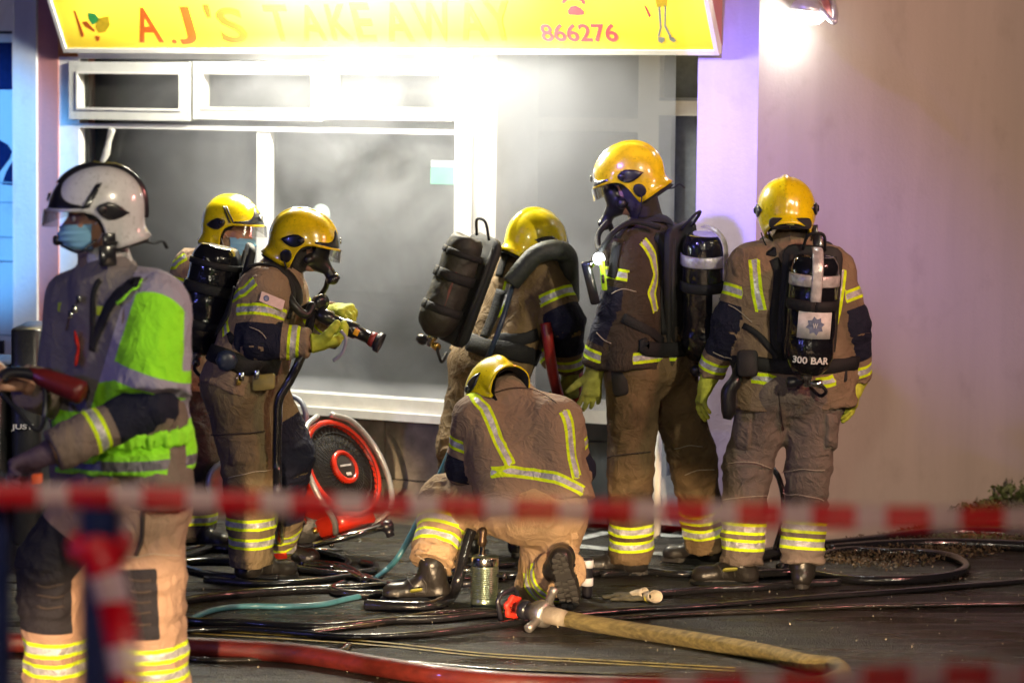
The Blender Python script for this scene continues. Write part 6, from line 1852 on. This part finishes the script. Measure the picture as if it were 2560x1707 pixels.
L_ = [
 ([(390, 1400), (410, 1382), (500, 1368), (640, 1356), (780, 1350), (880, 1344), (960, 1332), (1060, 1330), (1150, 1322), (1300, 1318), (1420, 1310)], .019, 'black hose stretching from the far left past the kneeling firefighter'),
 ([(520, 1248), (470, 1262), (400, 1282), (330, 1290), (260, 1300)], .021, 'black hose bundle strand nearest the left boot pair'),
 ([(560, 1290), (470, 1288), (380, 1296), (300, 1310), (220, 1330)], .019, 'black hose low on the left under the tan trousers'),
 ([(640, 1328), (560, 1326), (480, 1318), (430, 1305), (400, 1290), (350, 1275)], .018, 'glossy black hose loop left of the first boot'),
 ([(830, 1292), (862, 1300), (850, 1312), (780, 1318), (700, 1308), (640, 1296), (560, 1280)], .019, 'black hose loop lying below the red fan'),
 ([(690, 1292), (740, 1296), (800, 1316), (850, 1334), (900, 1345), (905, 1358), (860, 1364), (790, 1362), (765, 1352), (790, 1340)], .020, 'black hose coil ending in a tight bend left of the kneeling boot'),
 ([(380, 1395), (400, 1418), (470, 1428), (560, 1430), (640, 1436), (760, 1438), (900, 1424), (1010, 1420), (1100, 1410), (1150, 1408)], .017, 'black hose running under the near boot to the coupling'),
 ([(1150, 1404), (1110, 1400), (1060, 1402), (960, 1412), (860, 1432), (700, 1452)], .020, 'flattened black hose in front of the kneeling boot'),
 ([(1300, 1412), (1400, 1404), (1480, 1398), (1600, 1392), (1750, 1380), (1900, 1368), (2050, 1358), (2200, 1346), (2300, 1338), (2450, 1326)], .022, 'long shining black hose across the right foreground'),
 ([(1250, 1425), (1400, 1420), (1600, 1408), (1760, 1402), (1950, 1392), (2150, 1388), (2400, 1384)], .020, 'dull black hose behind the long shining one'),
 ([(1620, 1330), (1760, 1318), (1860, 1316), (1960, 1330), (2080, 1332), (2180, 1322), (2220, 1302), (2190, 1280), (2120, 1270), (2040, 1268), (1960, 1264), (1900, 1272), (1850, 1288), (1790, 1302)], .022, 'black hose making a wide loop right of the standing boots'),
 ([(1700, 1280), (1850, 1258), (1980, 1244), (2080, 1230), (2180, 1222), (2300, 1224), (2450, 1232)], .030, 'thick black hose along the foot of the side wall'),
 ([(1900, 1262), (2030, 1252), (2150, 1248), (2260, 1250), (2450, 1258)], .028, 'second thick black hose below the side wall'),
 ([(380, 1506), (480, 1514), (600, 1512), (700, 1504), (780, 1494), (800, 1480)], .019, 'black hose crossing under the red hose at lower left'),
 ([(740, 1508), (860, 1514), (1000, 1526), (1150, 1538), (1400, 1550), (1700, 1562)], .016, 'thin wet black line beside the red hose'),
 ([(1500, 1362), (1560, 1358), (1640, 1352), (1750, 1348), (1840, 1340), (1930, 1336)], .017, 'short length of black hose behind the gloves'),
 ([(0, 1232), (50, 1205), (90, 1190), (140, 1196)], .024, 'black hose behind the legs of the officer'),
  ([(395, 1268), (460, 1258), (540, 1262), (600, 1278), (660, 1286)], .020, 'black hose passing behind the near boot of the nozzle holder'),
 ([(470, 1330), (600, 1340), (720, 1334), (820, 1322), (860, 1330)], .016, 'thin black hose weaving between the coils below the fan'),
 ([(640, 1270), (700, 1266), (760, 1274), (800, 1290), (770, 1306), (700, 1300)], .018, 'black hose curl under the frame of the red fan'),
 ([(1020, 1296), (1060, 1302), (1120, 1300), (1180, 1296)], .015, 'short black hose behind the ribbed cylinder'),
 ([(400, 1450), (520, 1444), (640, 1450), (800, 1462), (960, 1456), (1100, 1440), (1220, 1424), (1330, 1416)], .014, 'narrow black hose just above the red hose'),
 ([(1380, 1318), (1480, 1312), (1560, 1318), (1620, 1316)], .017, 'black hose between the feet of the two standing firefighters'),
]
for i, (pts, r, la) in enumerate(L_):
    ground_hose('black_hose', 'V', pts, r, M_FLAT if i in (7, 9, 13) else M_BH, la, flat=.55 if i in (7, 8, 9, 13, 14) else 1.0, group=HG)
# hose passing behind the kneeling leg
D = 13.1
q = [P('V', 1095, 1190, 13.25), P('V', 1075, 1235, 13.2), P('V', 1060, 1290, 13.15), P('V', 1050, 1340, 13.1), G('V', 1036, 1368, .025), G('V', 1012, 1384, .022), G('V', 975, 1393, .02), G('V', 900, 1392, .02), G('V', 840, 1388, .02)]
tag(obj('black_hose', tube(cr(q, 8), .026, 12), M_BH, None), 'thick black hose hanging between the knees of the kneeling firefighter', 'hose', HG)
q = [P('V', 1775, 1075, 14.2), P('V', 1790, 1100, 14.15), P('V', 1800, 1150, 14.1), P('V', 1795, 1210, 14.1), P('V', 1780, 1262, 14.1)]
tag(obj('black_hose', tube(cr(q, 6), .014, 10), M_BH, None), 'thin black hose seen between the legs of the rightmost firefighter', 'hose', HG)

# tan hose coupling with shut off wheel
c0 = G('V', 1272, 1414, .065); c1 = G('V', 1155, 1388, .075)
cx = nz(c1 - c0)
cp = thing('hose_coupling', 'silver hose coupling with lugs and a red handwheel on the tan hose', 'coupling', [c0[0], c0[1], 0])
M_ALU = plain('worn_aluminium', (.42, .40, .37), .35, .8, var=.3, bmp=.3)
obj('hose_tail', lathe(c0 - cx * .06, cx, [(0, .034), (.05, .037), (.09, .040), (.1, .034)], 20), plain('pale_binding', (.32, .27, .2), .5, bmp=.4), cp)
obj('body', lathe(c0 + cx * .03, cx, [(0, .040), (.01, .056), (.045, .058), (.055, .05), (.07, .05), (.075, .036), (.11, .034)], 24), M_ALU, cp)
for s_ in (1, -1):
    dv = nz(np.array([.35 * s_, .1 * s_, .9 * s_]) if s_ > 0 else np.array([-.55, -.6, -.42]))
    obj('lug', lathe(c0 + cx * .055 + dv * .04, dv, [(0, .02), (.05, .018), (.052, .020), (.075, .020), (.078, .012)], 14), M_ALU, cp)
obj('seal_ring', lathe(c0 + cx * .14, cx, [(0, .032), (.02, .042), (.04, .042), (.05, .028), (.08, .026)], 18), M_HB, cp)
obj('brass_ring', lathe(c0 + cx * .178, cx, [(0, .030), (.012, .031), (.02, .026), (.045, .024), (.05, .02)], 16), M_BRASS, cp)
up_ = nz(np.cross(cx, [0, 1, .2])); 
wl_ = []
for k in range(24):
    a = 2 * math.pi * k / 24; rr = .038 + .006 * math.cos(a * 6)
    wl_.append(c0 + cx * .235 + (up_ * math.cos(a) + np.cross(cx, up_) * math.sin(a)) * rr)
M_REDP = plain('red_painted_metal', (.60, .035, .02), .3, coat=.4)
obj('red_handwheel', tube(wl_ + [wl_[0]], .013, 8), M_REDP, cp)
obj('handwheel_spoke', join(*[tube([c0 + cx * .235 + (up_ * math.cos(a) + np.cross(cx, up_) * math.sin(a)) * .036, c0 + cx * .235 - (up_ * math.cos(a) + np.cross(cx, up_) * math.sin(a)) * .036], .006, 6) for a in (.3, 1.35, 2.4)]), M_REDP, cp)
gd = []
for (a, b) in ((-.055, .05), (-.035, .068), (.035, .068), (.055, .05), (.06, -.04), (.04, -.062), (-.04, -.062), (-.058, -.04)): gd.append(c0 + cx * .262 + up_ * b * 1.05 + np.cross(cx, up_) * a)
obj('black_guard', tube(gd + [gd[0]], .011, 8), M_HB, cp)

# ribbed silver cylinder on end
b0 = G('V', 1112, 1392, 0)
rc = thing('ribbed_cylinder', 'upright ribbed silver and green cylinder standing beside the kneeling firefighter', 'strainer', b0)
hh = P('V', 1112, 1276, b0[1])[2]; rr = .060
prof = [(0, rr * .9), (.004, rr), (.03, rr), (.034, rr * .97)]
nr = 15
for i in range(nr):
    z0 = .04 + (hh - .085) * i / nr; dz = (hh - .085) / nr
    prof += [(z0, rr * .93), (z0 + dz * .25, rr), (z0 + dz * .7, rr), (z0 + dz * .95, rr * .93)]
prof += [(hh - .042, rr * 1.0), (hh - .005, rr * 1.0), (hh, rr * .93), (hh + .003, rr * .2)]
obj('ribbed_body', lathe(b0, [0.01, 0, 1], prof, 32), plain('green_grey_metal', (.20, .25, .19), .28, .85, var=.3), rc)
obj('top_collar', lathe(b0 + [0, 0, hh - .042], [0, 0, 1], [(0, rr * 1.02), (.004, rr * 1.04), (.034, rr * 1.04), (.04, rr * 1.0)], 32), M_CHR, rc)
obj('stem', lathe(b0 + [-.012, 0, hh], [0, 0, 1], [(0, .022), (.008, .022), (.010, .013), (.045, .013), (.047, .010)], 16), M_CHR, rc)
obj('hose_union', lathe(b0 + [-.012, 0, hh + .04], [0.05, 0, 1], [(0, .012), (.01, .019), (.03, .021), (.04, .016), (.06, .020), (.075, .017), (.085, .008)], 12), plain('dark_bronze', (.08, .05, .03), .35, .7), rc)
obj('side_port', lathe(b0 + [.05, -.02, .14], [1, -.2, 0], [(0, .008), (.03, .008), (.03, .013), (.045, .013)], 10), M_HB, rc)
for k, hz_ in enumerate((.10, .16)):
    obj('connector', lathe(b0 + [-.055, 0, hz_], [-1, .25, -.1], [(0, .012), (.025, .016), (.05, .016), (.055, .022), (.085, .022), (.09, .012)], 14), M_CHR if k else M_HB, rc)
# black pole with white bands behind the sole
pp = G('V', 1348, 1372, 0)
pb_ = thing('banded_tube', 'short black tube with two white bands standing right of the upturned boot', 'tube', pp)
ph_ = P('V', 1348, 1280, pp[1])[2]
obj('tube_body', lathe(pp, [0, 0, 1], [(0, .022), (.01, .024), (ph_ - .02, .024), (ph_, .026), (ph_ + .002, .01)], 16), M_HB, pb_)
for zz in (ph_ - .045, ph_ - .125):
    obj('white_band', lathe(pp + [0, 0, zz], [0, 0, 1], [(0, .024), (.001, .0275), (.034, .0275), (.035, .024)], 16), plain('white_band', (.62, .64, .68), .35), pb_)

# two pale gloves dropped on the road
for (gx, gy, dr, la) in ((1472, 1362, [-1, .25, 0], 'dropped grey glove with a yellow trim lying left of its pair'), (1500, 1368, [-.75, .8, 0], 'dropped grey glove with an open cuff nearest the standing boots')):
    b = G('V', gx, gy, .03)
    gl_ = thing('dropped_glove', la, 'glove', [b[0], b[1], 0], 'gloves dropped on the road')
    Fd = Field(.006); hand_field(Fd, b + nz(dr) * .04, nz(dr), [0, 0, -1], 1, .35, 1.0, 1.2, .06, .2)
    for qd in Fd.pr:
        for kk in ('a', 'b'): qd[kk][2] = max(qd[kk][2], .014)
    obj('glove_body', Fd.mesh(.005), plain('dark_glove_leather', (.07, .065, .04), .8, var=.5, bmp=.6), gl_)
    ring = []
    ax_ = -nz(dr)
    obj('glove_cuff', lathe(b + nz(dr) * .05 + [0, 0, .005], nz(ax_ + np.array([0, -.3, .25])), [(0, .024), (.03, .034), (.06, .038), (.085, .046), (.083, .041), (.03, .025)], 18, False), plain('pale_glove_cuff', (.50, .44, .34), .8, var=.3, scale=20, bmp=.4), gl_)
    gl_.scale = (.85, .85, .62)
    obj('yellow_trim', lathe(b + nz(dr) * .02, nz(ax_ + np.array([0, -.3, .25])), [(0, .038), (.002, .041), (.012, .043), (.013, .04)], 18, False), plain('yellow_trim', (.65, .6, .05), .6), gl_)
oc = G('V', 1997, 1338, 0)
tag(obj('orange_scrap', lathe(oc, [0, 0, 1], [(0, .018), (.012, .022), (.024, .016), (.028, .004)], 12), plain('orange_scrap', (.75, .36, .03), .5, bmp=.5), None), 'small orange scrap lying by the black hose loop', 'litter')

# red ventilation fan --------------------------------------------------
D = 14.45
fc = P('Z4', 1235, 730, D - .1)
fx = nz([.70, -.52, .46]); fu = nz(np.array([0, 0, 1.0]) - fx * fx[2]); fl_ = np.cross(fu, fx)
R = .250
ft_ = thing('ventilation_fan', 'red petrol ventilation fan with a black grille tilted up beside the window wall', 'fan', [fc[0], fc[1], 0])
M_RF = plain('red_fan_plastic', (.70, .035, .012), .3, coat=.5, var=.12, scale=5)
def fl_lathe(b, prof, seg=40): return lathe(b, fx, prof, seg)
obj('fan_housing', fl_lathe(fc, [(-.34, .08), (-.32, R * .62), (-.26, R * .78), (-.14, R * .9), (-.03, R * 1.0), (0, R * 1.0), (.010, R * .98), (.010, R * .90), (-.02, R * .88), (-.2, R * .7), (-.3, .05)]), M_RF, ft_)
obj('fan_black_disc', fl_lathe(fc - fx * .014, [(0, R * .88), (.003, R * .88), (.005, .01)]), M_LIN, ft_)  # black disc added so the drum reads dark behind the grille
sp_ = []
for k in range(44):
    a = 2 * math.pi * k / 44; d1 = fu * math.cos(a) + fl_ * math.sin(a); a2 = a + .35; d2 = fu * math.cos(a2) + fl_ * math.sin(a2)
    sp_.append(tube([fc + d1 * .085 + fx * .012, fc + (d1 + d2) / 2 * R * .6 + fx * .010, fc + d2 * R * .895 - fx * .002], .0018, 5))
for rr in (.13, .18, .22): 
    sp_.append(tube([fc + (fu * math.cos(t) + fl_ * math.sin(t)) * rr + fx * .009 for t in np.linspace(0, 2 * math.pi, 41)], .0022, 5))
obj('grille', join(*sp_), plain('black_grille', (.01, .01, .009), .8), ft_)
for k in range(7):
    a = 2 * math.pi * k / 7; d1 = fu * math.cos(a) + fl_ * math.sin(a); d2 = np.cross(fx, d1)
    obj('fan_blade', rbox(fc - fx * .06 + d1 * .14, d1, nz(d2 + fx * .5), nz(fx - d2 * .5), .09, .035, .003, .02), plain('blade_black', (.008, .008, .008), .8), ft_)
obj('hub_ring', fl_lathe(fc + fx * .0, [(0, .082), (.022, .084), (.03, .074), (.026, .062), (.01, .06)]), M_RF, ft_)
obj('shroud_foot', rbox(fc - fx * .10 - fu * (R * .92), fl_, fx, fu, .13, .10, .05, .05), M_RF, ft_)
hb_ = obj('hub_disc', fl_lathe(fc + fx * .004, [(0, .064), (.016, .064), (.018, .06), (.0185, .002)]), plain('hub_dark', (.045, .042, .038), .35), ft_)
obj('hub_line', rbox(fc + fx * .0235 + fu * .006, fl_, fu, fx, .040, .0045, .001, .002), M_WTX, hb_, False)
obj('hub_label', rbox(fc + fx * .024 + fl_ * .0 - fu * .038, fl_, fu, fx, .017, .008, .001, .002), M_WTX, hb_, False)
# tubular frame
fr = []
for s_ in (1, -1):
    p_ = [fc + fl_ * s_ * (R * .2) + fu * R * 1.08 + fx * .01, fc + fl_ * s_ * R * .7 + fu * R * .85 + fx * .02, fc + fl_ * s_ * R * 1.05 + fu * R * .25 + fx * .02, fc + fl_ * s_ * R * 1.08 - fu * R * .4 + fx * .02,
          fc + fl_ * s_ * R * .85 - fu * R * .95 + fx * .01, fc + fl_ * s_ * R * .5 - fu * R * 1.15 - fx * .08]
    obj('frame_tube', tube(cr(p_, 6), .014, 10), plain('pale_frame_tube', (.52, .52, .50), .3, .5), ft_)
b_ = fc - fx * .12
z0 = .07
obj('base_bar', tube([P('Z4', 1035, 1250, D - .35), P('Z4', 1520, 1125, D - .25)], .017, 10), M_CHR, ft_)
obj('rubber_foot', lathe(P('Z4', 1500, 1130, D - .25), nz(P('Z4', 1520, 1125, D - .25) - P('Z4', 1035, 1250, D - .35)), [(0, .022), (.01, .030), (.05, .030), (.055, .015)], 14), M_HB, ft_)
obj('base_foot', tube([P('Z4', 1535, 1130, D - .25), P('Z4', 1560, 1190, D - .25)], .02, 10), M_HB, ft_)
obj('handle', tube(cr([P('Z4', 990, 440, D + .05), P('Z4', 985, 360, D + .05), P('Z4', 955, 285, D + .08), P('Z4', 890, 245, D + .12), P('Z4', 800, 240, D + .15)], 6), .014, 8), plain('blue_grey_handle', (.16, .18, .22), .4), ft_)
obj('motor', join(rbox(P('Z4', 930, 1120, D - .05), [1, 0, 0], [0, 1, 0], [0, 0, 1], .14, .11, .07, .03), rbox(P('Z4', 1000, 1040, D - .02), [1, 0, 0], [0, 1, 0], [0, 0, 1], .10, .09, .05, .03)), plain('engine_black', (.03, .03, .03), .4, bmp=.7, bscale=20), ft_)
obj('fuel_tank', rbox(P('Z4', 780, 1010, D - .0), [1, 0, 0], [0, 1, 0], [0, 0, 1], .07, .09, .05, .03), M_RF, ft_)
for (x, y, m_, r_) in ((960, 1090, M_CHR, .02), (1050, 1150, M_BRASS, .014), (900, 1160, M_CHR, .016), (1110, 1230, M_CHR, .012), (1160, 1250, M_CHR, .012), (870, 1080, M_HB, .03)):
    obj('engine_fitting', lathe(P('Z4', x, y, D - .17), [.1, -1, .2], [(-.03, r_), (0, r_ * 1.2), (.015, r_), (.018, .003)], 12), m_, ft_)
obj('exhaust_guard', tube(cr([P('Z4', 820, 1160, D - .16), P('Z4', 900, 1240, D - .2), P('Z4', 1010, 1255, D - .2), P('Z4', 1120, 1180, D - .16), P('Z4', 1240, 1150, D - .1)], 5), .012, 8), M_HB, ft_)
obj('rear_leg', tube([P('Z4', 760, 1080, D), G('Z4', 700, 1260, .02)], .014, 8), M_CHR, ft_)
obj('front_leg', tube([P('Z4', 905, 1150, D - .2), G('Z4', 915, 1335, .015)], .013, 8), M_CHR, ft_)
obj('red_end_cap', rbox(P('Z4', 800, 1300, D - .35), [1, .2, .1], [-.15, 0, 1], [0, -1, 0], .04, .035, .03, .015), M_RF, ft_)
obj('wheel', lathe(P('Z4', 470, 830, D + .15), [.3, -.95, 0], [(-.03, .10), (-.02, .115), (.02, .115), (.03, .10), (.015, .09), (.01, .02)], 28), plain('pale_wheel', (.5, .5, .52), .3, .5), ft_)
obj('skid', tube([G('Z4', 1000, 1290, .015), G('Z4', 1230, 1275, .015)], .012, 8), M_CHR, ft_)

# cordon: post and tape close to the camera -------------------------------
def m_tape():
    m, nt, b = nodes('red_white_tape')
    tc = nt.nodes.new('ShaderNodeTexCoord'); sep = nt.nodes.new('ShaderNodeSeparateXYZ')
    at = attr(nt, 'run')
    f_ = mth(nt, 'FRACT', mth(nt, 'DIVIDE', at, .128), None)
    c = mixc(nt, mth(nt, 'GREATER_THAN', f_, .60), (.72, .002, .016), (.78, .55, .56))
    nt.links.new(c, b.inputs['Base Color']); setp(b, Roughness=.4)
    tr = nt.nodes.new('ShaderNodeBsdfTranslucent'); nt.links.new(c, tr.inputs[0])
    mx = nt.nodes.new('ShaderNodeMixShader'); mx.inputs[0].default_value = .35
    nt.links.new(b.outputs[0], mx.inputs[1]); nt.links.new(tr.outputs[0], mx.inputs[2])
    m2 = nt.nodes.new('ShaderNodeMixShader'); m2.inputs[0].default_value = .33; tp = nt.nodes.new('ShaderNodeBsdfTransparent')
    nt.links.new(mx.outputs[0], m2.inputs[1]); nt.links.new(tp.outputs[0], m2.inputs[2])
    nt.links.new(m2.outputs[0], nt.nodes['Material Output'].inputs[0]); return m
M_TAPE = m_tape()
def tape(name, pts, wd, label, twist=0.0, off=0.0, vert=None):
    p = np.array(cr(pts, 14)); n = len(p)
    s = np.concatenate([[0], np.cumsum(np.linalg.norm(np.diff(p, axis=0), axis=1))]) + off
    T = np.gradient(p, axis=0); V = []; R_ = []
    for i in range(n):
        t = nz(T[i]); a = twist * math.sin(s[i] * 2.3) + .12 * math.sin(s[i] * 7)
        up0 = np.array(vert if vert is not None else [0, 0, 1.0]); up0 = nz(up0 - t * (up0 @ t)); sd = np.cross(t, up0)
        u_ = up0 * math.cos(a) + sd * math.sin(a); nn = np.cross(t, u_)
        for k in (-1, 1):
            for e in (-1, 1): V.append(p[i] + u_ * k * wd / 2 + nn * e * .0004); R_.append(s[i])
    F = []
    for i in range(n - 1):
        for (a, b) in ((0, 1), (1, 3), (3, 2), (2, 0)): F.append((i * 4 + a, i * 4 + b, i * 4 + 4 + b, i * 4 + 4 + a))
    F.append((0, 2, 3, 1)); F.append((n * 4 - 4, n * 4 - 3, n * 4 - 1, n * 4 - 2))
    return tag(obj(name, (np.array(V), F), M_TAPE, None, attrs={'run': np.array(R_)}), label, 'barrier tape')
YT = 5.2
tape('barrier_tape', [P('V', -120, 1134, YT), P('V', 225, 1140, YT), P('V', 600, 1155, YT), P('V', 900, 1163, YT), P('V', 1176, 1170, YT), P('V', 1500, 1176, YT), P('V', 1800, 1184, YT), P('V', 2100, 1190, YT), P('V', 2480, 1190, YT)], .043,
     'red and white barrier tape stretched right across the picture at waist height', .25, .05)
tape('barrier_tape', [P('V', 1000, 1625, 4.7), P('V', 1400, 1590, 4.7), P('V', 1700, 1572, 4.7), P('V', 1950, 1560, 4.7), P('V', 2150, 1550, 4.7), P('V', 2480, 1560, 4.7)], .045,
     'low red barrier tape crossing the bottom right corner', .5, .1)
tape('barrier_tape_tail', [P('V', 222, 1258, YT - .05), P('V', 248, 1330, YT - .06), P('V', 272, 1430, YT - .05), P('V', 290, 1540, YT - .07), P('V', 300, 1660, YT - .05)], .060, 'loose tail of red and white tape hanging from the post', .3, .03, [1, 0, 0])
pt0 = P('V', 230, 1400, YT + .04)
po = thing('cordon_post', 'dark, blue-tinted cordon post at the near left carrying the tape', 'post', [pt0[0], pt0[1], 0])
zt = P('V', 230, 1128, YT + .04)[2]
M_POST = plain('blue_tinted_post', (.012, .018, .07), .3, coat=.3)  # dark post; the blue light falling on it is put into the colour
obj('post_shaft', lathe([pt0[0], pt0[1], 0.03], [0, 0, 1], [(0, .03), (.02, .033), (zt - .06, .033), (zt - .03, .036), (zt - .02, .02)], 20), M_POST, po)
obj('post_base', lathe([pt0[0], pt0[1], 0], [0, 0, 1], [(0, .17), (.02, .17), (.05, .06), (.06, .035)], 28), M_HB, po)
zk = P('V', 230, 1262, YT)[2]
kn = [np.array([pt0[0] + .040 * math.cos(t), pt0[1] + .040 * math.sin(t), zk + .01 * math.sin(3 * t)]) for t in np.linspace(0, 2 * math.pi, 25)]
obj('tape_knot', tube(kn, .017, 8), plain('red_tape_knot', (.5, .01, .02), .5), po)
pt1 = P('V', 4, 1400, YT + .1)
p2 = thing('cordon_post', 'second dark cordon post cut by the left edge of the picture', 'post', [pt1[0], pt1[1], 0])
obj('post_shaft', lathe([pt1[0], pt1[1], 0.03], [0, 0, 1], [(0, .017), (.02, .018), (zt - .05, .018), (zt - .03, .02), (zt - .02, .012)], 16), M_POST, p2)
obj('post_base', lathe([pt1[0], pt1[1], 0], [0, 0, 1], [(0, .15), (.02, .15), (.05, .05), (.06, .03)], 24), M_HB, p2)
